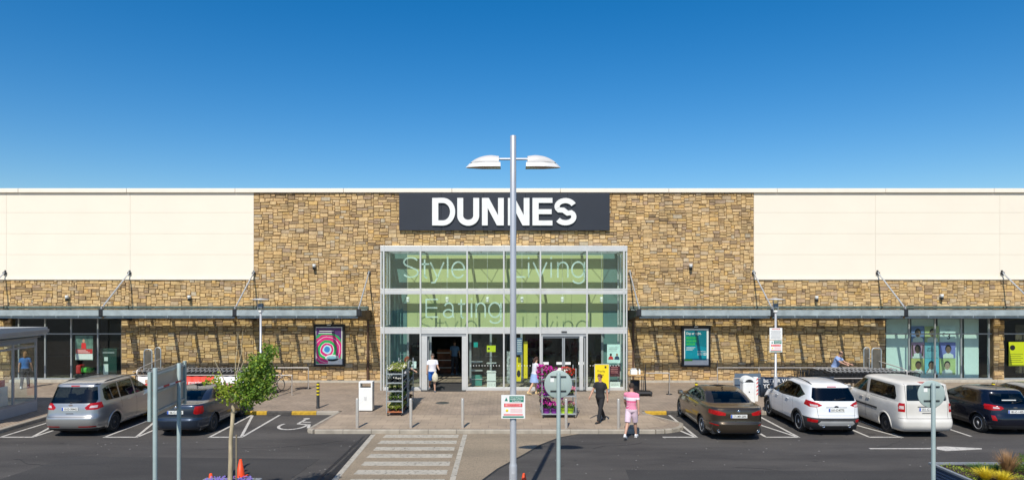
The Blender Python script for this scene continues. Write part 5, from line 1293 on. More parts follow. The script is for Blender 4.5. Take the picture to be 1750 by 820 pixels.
# --- posters and notices of the entrance box
def poster(nm, px0, px1, py0, py1, Y, m, lab, base_y=None):
    x0, x1, z0, z1 = X(px0, Y), X(px1, Y), Z(py1, Y), Z(py0, Y)
    r = empty(nm, ((x0+x1)/2, Y, z0), lab, 'poster'); w_, h_ = x1-x0, z1-z0
    o = MB().box(-w_/2, w_/2, 0, .008, 0, h_).build('sheet', m, r); return r, w_, h_
Yp = EY+.055
r, w_, h = poster('poster', 1037.5, 1060, 588, 620, Yp, mat('poster_mint', (.62, .80, .74), .5), 'pale mint poster with a red and a blue figure on the right entrance pane')
for xx, mm in ((-.13, M_red), (.15, mat('figure_navy', (.02, .05, .12)))):
    q(MB().prism([(xx-.12, .16), (xx+.12, .16), (xx+.09, .28), (xx, .33), (xx-.09, .28)], -.004, -.001), 'figure_body', mm, r); q(MB().prism([(xx+.05*math.cos(R(a)), .38+.06*math.sin(R(a))) for a in range(0, 360, 30)], -.004, -.001), 'figure_head', mat('figure_skin', (.35, .2, .13)) if xx > 0 else M_ink, r)
l = MB()
for k in range(3): l.box(-w_*.4, w_*.36-.05*k, -.003, -.001, h-.16-.07*k, h-.14-.07*k)
q(l, 'small_print', M_txtg, r)
r, w_, h = poster('poster', 1042, 1059.5, 624, 643, Yp, mat('poster_maroon', (.09, .012, .025), .5), 'dark maroon poster under the mint one on the right entrance pane')
l = MB(); [l.box(-w_*.4, w_*.3, -.003, -.001, h-.1-.08*k, h-.08-.08*k) for k in range(4)]; q(l, 'small_print', M_pink, r)
r, w_, h = poster('poster', 1042, 1060, 652, 661.5, Yp, M_white, 'small white sheet low on the right entrance pane'); l = MB(); [l.box(-w_*.35, w_*.35, -.003, -.001, .08+.07*k, .10+.07*k) for k in range(2)]; q(l, 'small_print', M_txtg, r)
r, w_, h = poster('poster', 883, 892.5, 577, 606, Yp, mat('poster_slate', (.10, .16, .26), .5), 'slate blue price list poster right behind the tall lamp post')
l = MB(); [l.box(-w_*.4, w_*.4, -.003, -.001, h-.12-.085*k, h-.09-.085*k) for k in range(7)]; q(l, 'small_print', M_white, r)
for a, b_, c, d_, lab in ((882.5, 890.5, 610, 651, 'lower left yellow poster strip with dark round mark in the entrance'), (895, 901.5, 583, 646, 'tall yellow poster strip in the entrance right of the lamp post')):
    r, w_, h = poster('poster', a, b_, c, d_, EY+.4, M_ylw, lab)
    if a < 890: q(MB().prism([(.0+.085*math.cos(R(k)), .35+.16*math.sin(R(k))) for k in range(0, 360, 20)], -.004, -.001), 'round_mark', M_ink, r)
r, w_, h = poster('poster', 832, 847, 590, 601, Yp, M_lime, 'yellow green sticker with a black dot on the pane left of the lamp post'); q(MB().prism([(-.11+.05*math.cos(R(k)), h/2+.05*math.sin(R(k))) for k in range(0, 360, 20)], -.004, -.001), 'dot', M_ink, r)
r, w_, h = poster('poster', 809.5, 816.5, 584.5, 593, Yp, mat('poster_turq', (.0, .30, .25), .5), 'small turquoise sticker on the pane right of the open doorway')
r, w_, h = poster('poster', 702.5, 711.5, 617, 629, Yp, mat('paper_white', (.70, .78, .76), .6), 'white paper notice on the pane left of the open doorway')
r, w_, h = poster('poster', 866, 874, 600, 655, EY+.5, mat('poster_mono', (.32, .34, .33), .5, 0, .9, 7), 'black and white fashion poster just left of the lamp post')
for px, py in ((700, 588), (705.5, 593), (708, 597)): pass
# interior furniture seen through the doors
def display(px, py0, py1, Y, wd, m, lab, cat='display'):
    x = X(px, Y); r = empty('display_stand', (x, Y, PZ), lab, cat)
    MB().box(-wd/2, wd/2, -.2, .2, 0, Z(py0, Y)-PZ, .02).build('body', m, r)
    for k in range(3): MB().box(-wd/2-.02, wd/2+.02, -.23, .23, .3+.4*k, .33+.4*k).build('shelf', M_alu, r)
display(840, 633, 660, 32.1, .42, M_white, 'white dispenser inside the glass left of the lamp post', 'dispenser')
display(815, 640, 660, 32.6, .5, mat('teal_unit', (.05, .25, .2)), 'low green unit inside the glass right of the open doorway', 'counter')
display(765, 596, 650, 37, 1.1, mat('rust_stand', (.16, .05, .02), .8, 0, .5, 3), 'dim reddish display stand deep inside the open doorway')
# A-board
ab = empty('a_board', (X(1028.5, 30.3), 30.3, PZ), 'bright yellow queue board in front of the right entrance pane', 'sign')
mb = MB(); mb.box(-.31, .31, -.02, .02, .18, 1.26, .01); mb.build('panel', M_ylw, ab); 
t = MB(); text_mb(t, 'Priority', -.2, .92, .10, -.023, 'LEFT', width=.33, ext=.0015); text_mb(t, 'Queue', -.2, .76, .10, -.023, 'LEFT', width=.27, ext=.0015); t.build('wording', M_ink, ab)
MB().box(.12, .20, -.026, -.0205, 1.10, 1.19).build('emblem', M_ink, ab); MB().box(-.33, -.31, -.025, .025, .1, 1.27).box(.31, .33, -.025, .025, .1, 1.27).box(-.31, .31, -.024, .024, 1.26, 1.28).build('frame', M_alu, ab)
for s in (-1, 1): MB().ball((s*.22, 0, .07), .13, .2, .07).build('foot', M_galv, ab)
# sanitiser table
tb = empty('folding_table', (X(1087, 30.2), 30.2, PZ), 'small table with tan top beside the right end of the entrance box', 'table')
MB().box(-.36, .36, -.25, .25, .80, .84, .008).build('table_top', M_wood, tb)
for xs in (-.3, .3):
    for ys in (-.2, .2): MB().tube((xs, ys, 0), (xs*.9, ys*.9, .80), .015, n=8).build('leg', M_dark, tb)
bc = empty('paper_box', (X(1084, 30.2), 30.2, PZ+.84), 'open white box of papers on the tan table', 'box'); MB().box(-.17, .12, -.12, .12, 0, .2, .01).build('carton', M_white, bc); MB().box(-.13, .08, -.08, .08, .2, .26).build('papers', mat('pale_grey', (.55, .55, .54)), bc)
bo = empty('spray_bottle', (X(1093, 30.2), 30.2, PZ+.84), 'white pump bottle on the tan table', 'bottle'); MB().lathe([(.045, 0), (.045, .17), (.02, .2), (.018, .22), (0, .22)], n=14).build('bottle_body', M_white, bo); MB().box(-.05, .01, -.01, .01, .22, .25).build('pump', M_txtg, bo)
bg_ = MB().lathe([(.17, 0), (.2, .05), (.22, .5), (.2, .52), (0, .5)], n=18).build('waste_tub', M_black, loc=(X(1085, 30.6), 30.6, PZ)); tag(bg_, 'black tub standing under the tan table', 'tub')
st = empty('wheeled_stand', (X(1101, 29.6), 29.6, PZ), 'black wheeled base with tall upright handle right of the tan table', 'hand truck')
MB().box(-.32, .32, -.25, .25, .05, .2, .06).build('base', M_black, st); MB().tube((.06, 0, .18), (.04, .05, .8), .035, .03).tube((.04, .05, .8), (.08, .1, 1.35), .03, .014).build('handle', M_black, st)
for xs in (-.25, .25): MB().lathe([(0, -.03), (.07, -.03), (.07, .03), (0, .03)], (xs, -.2, .07), 14, 'x').build('wheel', M_tyre, st)

# --- rails
def railing(x0, x1, Y, z, posts, lab, hoop=None):
    r = empty('handrail', ((x0+x1)/2, Y, PZ), lab, 'handrail', 'steel handrails of the trolley bays'); xc = (x0+x1)/2
    MB().path([(x0-xc, 0, z-.0)] + [(x1-xc, 0, z)], .022, 10).build('rail', M_steel, r)
    for p in posts: MB().tube((p-xc, 0, 0), (p-xc, 0, z), .022, n=10).build('post', M_steel, r)
    return r
railing(X(203, 29.6), X(499.5, 29.6), 29.6, .88, [X(p, 29.6) for p in (203, 236, 360, 420, 499)], 'front steel rail of the left trolley bay')
railing(X(420, 31.4), X(527, 31.4), 31.4, .98, [X(p, 31.4) for p in (460, 527)], 'rear steel rail of the left trolley bay ending near the pink advert')
railing(X(1104, 29.9), X(1144, 29.9), 29.9, .93, [X(1144, 29.9)], 'short steel rail right of the tan table')
railing(X(1226, 31.4), X(1500, 31.4), 31.4, .98, [X(p, 31.4) for p in (1226, 1297, 1368, 1440, 1500)], 'rear steel rail of the right trolley bay')
railing(X(1254, 29.2), X(1550, 29.2), 29.2, .80, [X(p, 29.2) for p in (1254, 1400, 1482, 1550)], 'front steel rail of the right trolley bay behind the cars')
MB_ = None
for px, Y, s, lab in ((1143.5, 29.9, 1.12, 'thin dark post at the end of the short steel rail'), (1226, 31.5, 1.30, 'thin dark post at the left end of the right trolley bay'), (526.5, 31.5, 1.22, 'thin dark post at the right end of the left trolley bay')):
    o = MB().lathe([(.14, 0), (.14, .02), (.02, .03), (.016, s), (0, s)], n=12).build('queue_post', M_dark, loc=(X(px, Y), Y, PZ)); tag(o, lab, 'post')
def bay_frame(px, Y, wd, lab, ztop=1.80):
    x = X(px, Y); r = empty('bay_sign_frame', (x, Y, PZ), lab, 'sign frame', 'rounded sign frames at the trolley bays')
    pts = [(0, -wd/2, .1), (0, -wd/2, ztop-.12)]+[(0, -wd/2+.12-.12*math.cos(R(a)), ztop-.12+.12*math.sin(R(a))) for a in (30, 60, 90)]+[(0, wd/2-.12+.12*math.sin(R(a)), ztop-.12+.12*math.cos(R(a))) for a in (0, 30, 60)]+[(0, wd/2, ztop-.12), (0, wd/2, .1)]
    MB().path([(p[1], 0, p[2]) for p in pts], .025, 8).build('hoop', M_galv, r); MB().box(-wd/2+.03, wd/2-.03, -.01, .01, .75, ztop-.06, .004).build('panel', mat('panel_brown_grey', (.10, .09, .07), .5, 0, .2, 5), r)
    r.rotation_euler = (0, 0, R(0)); return r
bay_frame(253, 31.0, .36, 'larger rounded sign frame over the left trolley rows', 1.86); bay_frame(270, 31.9, .26, 'smaller rounded sign frame over the left trolley rows', 1.86)
bay_frame(1498, 31.0, .42, 'larger rounded sign frame at the right end of the right trolley rows', 1.92); bay_frame(1481, 31.9, .26, 'smaller rounded sign frame at the right end of the right trolley rows', 1.86)
for xa, ya, xb, yb_, lab in ((234, 29.65, 276, 31.7, 'sloping steel guide bar over the left trolley rows'), (1550, 29.4, 1484, 31.7, 'sloping steel guide bar over the right trolley rows')):
    p = [(X(xa, ya), ya, 0), (X(xa, ya), ya, 1.08), (X(xa, ya)+(.1 if xa < 900 else -.1), ya+.15, 1.18), (X(xb, yb_), yb_, 1.38)]
    c_ = Vector((p[0][0], ya, PZ)); o = MB().path([Vector((a-c_.x, b-c_.y, c)) for a, b, c in p], .022, 8).build('guide_bar', M_steel, loc=c_); tag(o, lab, 'guide bar')

# --- banners on the front rails
def banner(px0, px1, Y, z0, z1, m, lab, nm='banner', n=24, amp=.02):
    x0, x1 = X(px0, Y), X(px1, Y); r = empty(nm, ((x0+x1)/2, Y, z0), lab, 'banner'); w_ = x1-x0; vs = []
    for i in range(n+1):
        x = -w_/2+w_*i/n; dy = amp*math.sin(i*1.1)+amp*.5*math.sin(i*2.3); sag = .018*math.sin(i*math.pi/6)**2
        vs += [(x, dy, 0), (x, dy*.5, z1-z0-sag), (x, dy+.004, 0), (x, dy*.5+.004, z1-z0-sag)]
    MB().add(vs, [f for i in range(n) for f in ((4*i, 4*i+4, 4*i+5, 4*i+1), (4*i+2, 4*i+3, 4*i+7, 4*i+6), (4*i+1, 4*i+5, 4*i+7, 4*i+3), (4*i, 4*i+2, 4*i+6, 4*i+4))], True).build('cloth', m, r); return r, w_, z1-z0
r, w_, h = banner(1300, 1425, 29.15, .14, 1.0, M_navy, 'dark banner with white and green wording hung on the right trolley bay')
t = MB(); text_mb(t, 'BETTER VALUE AT', -w_/2+.10, .62, .15, -.035, 'LEFT', width=1.75, bold=.02, ext=.002); text_mb(t, 'YOUR FINGERTIPS', -w_/2+.10, .38, .17, -.035, 'LEFT', width=1.85, bold=.02, ext=.002); t.build('wording', M_white, r)
t = MB(); text_mb(t, 'WITH OUR APP', -w_/2+.32, .12, .14, -.035, 'LEFT', width=1.5, ext=.002); t.build('green_wording', M_brand, r)
sb = empty('banner', (X(1277, 29.5), 29.5, .14), 'plain grey side banner left of the dark worded banner', 'banner'); MB().box(-.55, .58, -.01, .01, .02, .95).build('cloth', mat('banner_slate', (.10, .14, .19), .6, 0, .1, 3), sb)
r, w_, h = banner(305, 366, 29.45, .16, .97, mat('banner_red', (.72, .035, .015), .6, 0, .08, 3), 'red grocery banner with white wording behind the dark blue saloon')
t = MB(); text_mb(t, 'Fresh groceries to your', .02, .50, .12, -.035, width=w_*.97, bold=.02, ext=.002); text_mb(t, 'in as little as an hour', .0, .24, .12, -.035, width=w_*.95, bold=.02, ext=.002); t.build('wording', M_white, r)
r, w_, h = banner(366.6, 420, 29.45, .10, .97, mat('banner_white', (.74, .72, .74), .6, 0, .05, 3), 'white banner with red heart and wording behind the tree crown')
t = MB(); text_mb(t, 'buymie', .12, .45, .2, -.035, width=.8, bold=.02, ext=.002)
t.prism([(-.52, .40), (-.40, .52), (-.38, .62), (-.45, .66), (-.52, .60), (-.59, .66), (-.66, .62), (-.64, .52)], -.037, -.033); t.build('wording', M_red, r)
r, w_, h = banner(236, 305, 29.45, .16, .97, mat('banner_white', (.74, .72, .74), .6, 0, .05, 3), 'white banner printed with a shopper in red, left of the two post sign')
p_ = X(251, 29.45)-X(270.5, 29.45)
q(MB().prism([(p_-.16, .0), (p_+.16, .0), (p_+.17, .42), (p_+.06, .50), (p_-.06, .50), (p_-.17, .42)], -.037, -.033), 'printed_coat', M_red, r); q(MB().prism([(p_+.07*math.cos(R(a)), .60+.09*math.sin(R(a))) for a in range(0, 360, 30)], -.037, -.033), 'printed_head', mat('printed_skin', (.5, .3, .2)), r)

# --- right shop window: white boards with school posters
wbk = MB()
for a, b_ in ((1514, 1555), (1557, 1599), (1602, 1644), (1647, 1672)): wbk.box(X(a, WY+.55), X(b_, WY+.55)-.004, WY+.52, WY+.55, PZ+.15, 3.2)
o = wbk.build('window_board', mat('board_white', (.80, .85, .82), .7, 0, .03)); rebase(o, (21, WY+.53, PZ+.15)); tag(o, 'row of pale boards standing inside the right shop window', 'window board')
Yq = WY+.44
tints = [(.08, .14, .38), (.42, .45, .16), (.62, .72, .72), (.40, .16, .30), (.10, .34, .42), (.10, .10, .42), (.44, .40, .08), (.04, .36, .48), (.34, .42, .12)]
skin = [(.30, .17, .11), (.42, .27, .19), None, (.10, .055, .035), None, (.22, .12, .08), (.18, .09, .055), (.28, .16, .11), (.46, .31, .23)]
names = ['blue school poster of a dark haired boy, top left of the window grid', 'olive school poster of a long haired girl, top middle of the window grid', 'pale price poster reading 3, top right of the window grid',
         'plum school poster of a boy with raised arms, middle left of the window grid', 'teal poster with school wording, centre of the window grid', 'indigo school poster of a smiling boy, middle right of the window grid',
         'mustard school poster of a laughing boy, bottom left of the window grid', 'bright blue school poster of a girl covering her face, bottom middle of the window grid', 'olive school poster of a smiling boy, bottom right of the window grid']
for k in range(9):
    i, j = k % 3, k//3; px0 = (1557.5, 1580.5, 1606)[i]; px1 = (1579.5, 1604.5, 1633)[i]; py0 = 557+27.6*j
    r, w_, h = poster('school_poster', px0, px1, py0, py0+27, Yq, mat('poster_tint_%s' % 'abcdefghi'[k], [min(.9, v*1.1+.12) for v in tints[k]], .5, 0, .15, 2), names[k])
    if skin[k]:
        hm = mat('portrait_skin_%s' % 'abcdefghi'[k], skin[k], .6, 0, .1); cx = random.uniform(-.04, .04)
        q(MB().prism([(cx-.26, 0), (cx+.26, 0), (cx+.25, .17), (cx+.08, .26), (cx-.08, .26), (cx-.25, .17)], -.004, -.001), 'printed_shirt', M_white, r)
        q(MB().prism([(cx+.155*math.cos(R(a)), .47+.20*math.sin(R(a))) for a in range(0, 360, 24)], -.006, -.004), 'printed_hair', M_ink, r)
        q(MB().prism([(cx+.120*math.cos(R(a)), .41+.175*math.sin(R(a))) for a in range(0, 360, 24)], -.009, -.007), 'printed_face', hm, r)
        f = MB()
        for s in (-1, 1): f.box(cx+s*.04-.015, cx+s*.04+.015, -.011, -.0095, .45, .462)
        f.box(cx-.03, cx+.03, -.011, -.0095, .355, .367); q(f, 'printed_features', M_ink, r)
        if k in (3, 7):
            for s in (-1, 1): q(MB().prism([(cx+s*.20, .1), (cx+s*.27, .1), (cx+s*(.30 if k == 3 else .06), .66 if k == 3 else .42), (cx+s*(.24 if k == 3 else .02), .66 if k == 3 else .42)], -.014, -.012), 'printed_arm', hm, r)
    elif k == 2:
        t = MB(); text_mb(t, '\u20ac', -.20, .30, .16, -.004, ext=.001); text_mb(t, '3', .05, .14, .30, -.004, ext=.001, bold=.01); q(t, 'price', M_ink, r)
        q(MB().box(-.15, .15, -.004, -.001, .6, .61).box(-.1, .1, -.004, -.001, .56, .57), 'small_print', M_ink, r)
    else:
        t = MB(); text_mb(t, 'BACK TO', 0, .46, .07, -.004, ext=.001); text_mb(t, 'SCHOOL', .0, .33, .11, -.004, width=.5, ext=.001); q(t, 'wording', M_ink, r)
r, w_, h = poster('poster', 1724, 1752, 584, 625, WY+.07, M_lime, 'lime green notice in the shop window at the far right edge')
q(MB().prism([(-.22+.13*math.cos(R(a)), h-.28+.13*math.sin(R(a))) for a in range(0, 360, 18)], -.004, -.001), 'round_mark', M_ink, r)
l = MB(); [l.box(-.34, .3-.1*(k % 2), -.003, -.001, h-.60-.1*k, h-.58-.1*k) for k in range(5)]; q(l, 'small_print', mat('dark_olive', (.08, .09, .01)), r)
bd = MB().box(X(1735, WY+.6), X(1800, WY+.6), WY+.58, WY+.62, .5, 2.9).build('backing_panel', mat('panel_brown', (.13, .09, .06), .7, 0, .3, 5)); rebase(bd, (26, WY+.6, .5)); tag(bd, 'brown backing panel behind the lime green notice', 'panel')
# --- left shop window contents
r, w_, h = poster('poster', 128.5, 159, 573, 615, WY+.14, mat('poster_photo_green', (.12, .20, .16), .5, 0, .5, 4), 'poster of a shopper with red wording band in the left shop window')
q(MB().box(-w_/2+.03, w_/2-.03, -.004, -.001, h*.27, h*.45), 'red_band', M_red, r); q(MB().box(-w_/2+.02, w_/2-.02, -.004, -.001, .03, h*.255), 'white_band', M_white, r)
t = MB()
for k in range(3): t.box(-w_/2+.08, w_/2-.15-.1*k, -.006, -.0045, h*(.30+.045*k), h*(.315+.045*k))
q(t, 'wording', M_white, r); t = MB(); text_mb(t, 'SuperValu', w_*.18, .09, .09, -.006, width=.38, ext=.001); q(t, 'red_wording', M_red, r) if False else None
q(MB().prism([(-.14, h*.47), (.10, h*.47), (.08, h*.70), (-.12, h*.70)], -.006, -.003), 'printed_coat', M_red, r); q(MB().prism([(-.02+.06*math.cos(R(a)), h*.78+.09*math.sin(R(a))) for a in range(0, 360, 30)], -.006, -.003), 'printed_head', mat('printed_skin', (.5, .3, .2)), r)
un = empty('coin_machine', (X(191, WY+.7), WY+.7, PZ), 'dark green vending unit with white panels inside the left shop window', 'machine'); MB().box(-.42, .42, -.3, .3, 0, 1.62, .03).build('body', mat('machine_green', (.015, .05, .04), .4), un)
MB().box(-.20, -.02, -.306, -.301, 1.0, 1.2).box(-.25, .0, -.306, -.301, .25, .85).build('panel', M_white, un); MB().box(-.3, .3, -.306, -.301, 1.38, 1.46).build('heading', M_txtg, un)
ri = empty('toy_ride', (X(145, WY+1), WY+1, PZ), 'small red and green ride on toy inside the left shop window', 'toy'); MB().box(-.35, -.1, -.2, .2, .3, .75, .06).build('seat', M_red, ri); MB().box(-.1, .42, -.18, .18, .35, .62, .08).build('body', M_brand, ri); MB().box(-.4, .45, -.2, .2, 0, .3, .04).build('base', M_black, ri)

# ================================================================ GLAZED KIOSK
KX, KYF, KYN = -17.95, 26.15, 21.5
kk = empty('glazed_kiosk', (-20.5, 24, PZ), 'low glazed kiosk with pale roof edge cut off by the left edge of the view', 'kiosk')
def kp(mb, nm, m): o = mb.build(nm, m); o.data.transform(Matrix.Translation((20.5, -24, -PZ))); o.parent = kk; return o
M_kw = mat('kiosk_grey', (.42, .44, .44), .5, 0, .06, 2)
KXW = -24.0
kp(MB().box(KXW, KX, KYN, KYF, PZ, .49, .01), 'plinth', M_kw)
kp(MB().box(KXW+.1, KX-.1, KYN+.1, KYF-.1, .492, .50), 'floor', mat('kiosk_floor', (.35, .36, .34), .5))
ks = MB()
for yy in (KYF-.04, 24.9, 23.6, 22.3): ks.box(KX-.07, KX-.005, yy-.04, yy+.04, .49, 2.90, .004)
for xx in (KXW+.04, -22.6, -21.1, -19.5): ks.box(xx-.04, xx+.04, KYF-.07, KYF-.005, .49, 2.90, .004)
for z0, z1 in ((.49, .56), (2.55, 2.62), (2.84, 2.92)): ks.box(KX-.065, KX-.008, KYN, KYF-.08, z0, z1); ks.box(KXW+.08, KX-.07, KYF-.065, KYF-.008, z0, z1)
kp(ks, 'frame', M_frame)
M_kgl = glass('kiosk_glass', (.94, .965, .955))
kp(MB().box(KX-.04, KX-.03, KYN, KYF-.08, .56, 2.84), 'glass_side', M_kgl); kp(MB().box(KXW+.08, KX-.08, KYF-.04, KYF-.03, .56, 2.84), 'glass_back', M_kgl)
ro = MB(); ro.prism([(KYN, 3.06), (KYF+.25, 3.0), (KYF+.25, 3.30), (KYN, 3.49)], KXW-.2, KX+.22, 'yz'); kp(ro, 'roof', M_kw)
kp(MB().box(KXW+.02, KX-.001, KYN, KYF+.0, 2.745, 2.998, .005), 'header', mat('kiosk_header', (.25, .28, .30), .5, 0, .06, 2))
kp(MB().box(KX+.0, KX+.10, KYN, KYF+.05, 2.93, 2.95).box(KX+.22, KX+.28, KYN, KYF+.26, 3.10, 3.22), 'gutter', M_frame)
M_rp = mat('kiosk_red', (.45, .02, .02), .5, 0, .3, 3)
pr = MB().box(-.9, .9, -.02, .02, 0, .95, .01).build('red_panel', M_rp, loc=(-18.7, 24.2, .502)); pr.rotation_euler = (0, 0, R(70)); tag(pr, 'red printed panel standing inside the glazed kiosk', 'panel')
cb = empty('white_counter', (-18.45, 24.9, .502), 'slim white unit inside the glazed kiosk near its mullion', 'counter'); MB().box(-.1, .1, -.25, .25, 0, .7, .01).build('body', M_white, cb)
# ================================================================ SHOPPING TROLLEYS
def make_trolley():
    r = empty('shopping_trolley'); L = .92
    f = MB(); dk = M_dark
    # basket: rim, floor and wires (nose towards +X)
    def ring(x0, x1, w0, w1, z): return [(x0, -w0, z), (x1, -w1, z), (x1, w1, z), (x0, w0, z), (x0, -w0, z)]
    b = MB(); b.path(ring(-.36, .46, .27, .21, .92), .009, 5); b.path(ring(-.33, .40, .24, .18, .52), .007, 5)
    for k in range(8):
        t = k/7; xt, xb_ = -.36+.82*t, -.33+.73*t; wt, wb = .27-.06*t, .24-.06*t
        for s in (-1, 1): b.tube((xt, s*wt, .92), (xb_, s*wb, .52), .011, n=4, caps=False)
        b.tube((xb_, -wb, .52), (xb_, wb, .52), .011, n=4, caps=False)
    for k in range(4): y = -.16+.107*k; b.tube((.46, y, .92), (.40, y*.86, .52), .011, n=4, caps=False); b.tube((-.36, y*1.3, .92), (-.33, y*1.2, .52), .011, n=4, caps=False)
    for z in (.62, .72, .82):
        t = (.92-z)/.4; b.path(ring(-.36+.03*t, .46-.06*t, .27-.03*t, .21-.03*t, z), .004, 4)
    b.build('basket', M_dark, r)
    c = MB()
    for s in (-1, 1): c.path([(-.46, s*.27, 1.0), (-.36, s*.27, .90), (-.36, s*.25, .52), (-.38, s*.24, .16), (.42, s*.18, .16)], .012, 6)
    c.tube((-.38, -.24, .16), (-.38, .24, .16), .012, n=6); c.tube((.42, -.18, .16), (.42, .18, .16), .012, n=6); c.build('frame', M_dark, r)
    MB().tube((-.46, -.28, 1.0), (-.46, .28, 1.0), .019, n=8).build('handle', mat('trolley_handle', (.55, .54, .52), .35, 0, .1), r)
    MB().box(-.40, -.28, -.2, .2, .93, .945).build('child_seat', M_black, r)
    wm = None
    for x, y in ((-.36, -.22), (-.36, .22), (.40, -.17), (.40, .17)):
        if wm is None: w_ = MB().lathe([(0, -.015), (.06, -.015), (.06, .015), (0, .015)], (0, 0, 0), 10, 'y').box(-.012, .012, -.02, .02, .03, .10).build('wheel', M_black, r, (x, y, .062)); wm = w_
        else: w_ = wm.copy(); col.objects.link(w_); w_.parent = r; w_.location = (x, y, .062)
    return r
tr0 = make_trolley(); first = True
rows_ = [(232, 372, 30.1, 'nested trolley in the front row of the left bay', 'front row of trolleys in the left bay', 1), (250, 430, 31.0, 'nested trolley in the rear row of the left bay', 'rear row of trolleys in the left bay', 1),
         (1380, 1575, 30.0, 'nested trolley in the front row of the right bay', 'front row of trolleys in the right bay', -1), (1358, 1530, 30.85, 'nested trolley in the rear row of the right bay', 'rear row of trolleys in the right bay', -1)]
for px0, px1, Y, lab, grp, dr_ in [(rows_[0][0], 480, *rows_[0][2:]), (rows_[1][0], 462, *rows_[1][2:]), rows_[2], rows_[3]]:
    x = X(px0, Y)+.5; xe = X(px1, Y)-.5
    while x < xe:
        o = tr0 if first else copy_tree(tr0); first = False
        o.location = (x+random.uniform(-.01, .01), Y+random.uniform(-.02, .02), PZ); o.rotation_euler = (0, 0, (0 if dr_ > 0 else math.pi)+random.uniform(-.02, .02)); tag(o, lab, 'shopping trolley', grp)
        x += .195
# --- bicycles
def make_bike(col_m):
    r = empty('bicycle'); 
    for x, nm in ((-.52, 'wheel'), (.52, 'wheel')):
        w_ = MB().path([(x+.33*math.cos(R(a)), 0, .34+.33*math.sin(R(a))) for a in range(0, 361, 20)], .016, 6).build(nm, M_tyre, r)
        s = MB(); [s.tube((x, 0, .34), (x+.32*math.cos(R(a)), 0, .34+.32*math.sin(R(a))), .002, n=3, caps=False) for a in range(0, 360, 24)]; s.tube((x, -.04, .34), (x, .04, .34), .02); q(s, 'spokes', M_galv, w_)
    f = MB(); P = {'bb': (-.08, 0, .30), 'st': (-.2, 0, .80), 'hd': (.36, 0, .82), 'hl': (.40, 0, .68), 'ra': (-.52, 0, .34), 'fa': (.52, 0, .34)}
    for a, b_ in (('bb', 'st'), ('st', 'hd'), ('bb', 'hl'), ('hd', 'hl'), ('bb', 'ra'), ('ra', 'st'), ('hl', 'fa')): f.tube(P[a], P[b_], .016, n=8)
    f.build('frame', col_m, r); MB().box(-.34, -.08, -.06, .06, .88, .93, .02).tube((-.2, 0, .8), (-.22, 0, .9), .012).build('saddle', M_black, r)
    MB().path([(.30, -.27, .98), (.36, -.12, 1.0), (.35, 0, .95), (.36, .12, 1.0), (.30, .27, .98)], .012, 6).tube((.36, 0, .82), (.35, 0, .95), .012).build('handlebar', M_dark, r)
    return r
for i, (px, Y, rz, m_, lab) in enumerate(((452, 30.2, 20, M_dark, 'dark bicycle leaning by the rail, just right of the tree crown'), (466, 30.6, 35, mat('bike_grey', (.2, .2, .22), .4, .5), 'grey bicycle behind the dark one at the left rail'))):
    o = make_bike(m_); o.location = (X(px, Y), Y, PZ); o.rotation_euler = (R(7), 0, R(rz)); tag(o, lab, 'bicycle')

# ================================================================ PLANTS
def leaf_mat(name, c, var=.5, scale=3):
    m = mat(name, c, .55, 0, var, scale); b = m.node_tree.nodes['Principled BSDF']
    return m
M_leaf = leaf_mat('leaf_green', (.15, .26, .03)); M_leafy = leaf_mat('leaf_yellow_green', (.30, .38, .035)); M_leafd = leaf_mat('leaf_dark', (.022, .055, .014)); M_bark = mat('bark', (.44, .36, .23), .9, 0, .3, 20, .5, 60, stretch=(1, 1, .2))
M_fw = {k: mat('petal_'+k, c, .6, 0, .2, 30) for k, c in (('white', (.72, .68, .60)), ('cream', (.62, .58, .30)), ('purple', (.30, .02, .26)), ('magenta', (.50, .02, .28)), ('red', (.55, .03, .02)), ('violet', (.12, .08, .35)), ('pink', (.62, .20, .30)))}
def leaf(mb, p, size, rng, up=.4, asp=.55):
    d = Vector((rng.gauss(0, 1), rng.gauss(0, 1), rng.gauss(0, .7)+up)).normalized(); u = d.orthogonal().normalized(); a = rng.uniform(0, 6.28); v = u*math.cos(a)+d.cross(u)*math.sin(a)
    s = size*rng.uniform(.6, 1.25); p = Vector(p); b = p+d*s; m_ = p+d*s*.5; n = d.cross(v)*s*.12
    mb.add([p, m_+v*s*asp*.5-n, b, m_-v*s*asp*.5-n, m_+n*.3], [(0, 1, 4), (1, 2, 4), (2, 3, 4), (3, 0, 4)])
def plant_mesh(kind, seed):
    rng = random.Random(seed); g = MB(); fl = MB()
    R0, H0, n, fs, nf = kind['r'], kind['h'], kind['n'], kind.get('fs', .03), kind.get('nf', 0)
    for _ in range(n):
        a, rr, zz = rng.uniform(0, 6.28), R0*rng.random()**.5, H0*rng.random(); rr *= .55+.6*zz/H0 if not kind.get('hang') else 1
        zo = -rng.random()**2*kind.get('hang', 0)*(rr/R0)
        leaf(g, (rr*math.cos(a), rr*math.sin(a), zz*(1-.4*rr/R0)+zo), kind['ls'], rng)
    for _ in range(nf):
        a, rr = rng.uniform(0, 6.28), R0*rng.random()**.5*1.08; zo = -rng.random()**1.5*kind.get('hang', 0)*(rr/R0)
        c = Vector((rr*math.cos(a), rr*math.sin(a), H0*rng.uniform(.6, 1.05)*(1-.3*rr/R0)+zo)); q_ = rng.uniform(0, 6)
        s = fs*rng.uniform(.7, 1.3); nrm = Vector((rng.gauss(0, .6), rng.gauss(-.7, .5), rng.gauss(.7, .4))).normalized(); u = nrm.orthogonal().normalized(); v = nrm.cross(u)
        fl.add([c+nrm*s*.25]+[c+(u*math.cos(q_+k*1.2566)+v*math.sin(q_+k*1.2566))*s for k in range(5)], [(0, 1+k, 1+(k+1) % 5) for k in range(5)])
    return g, fl
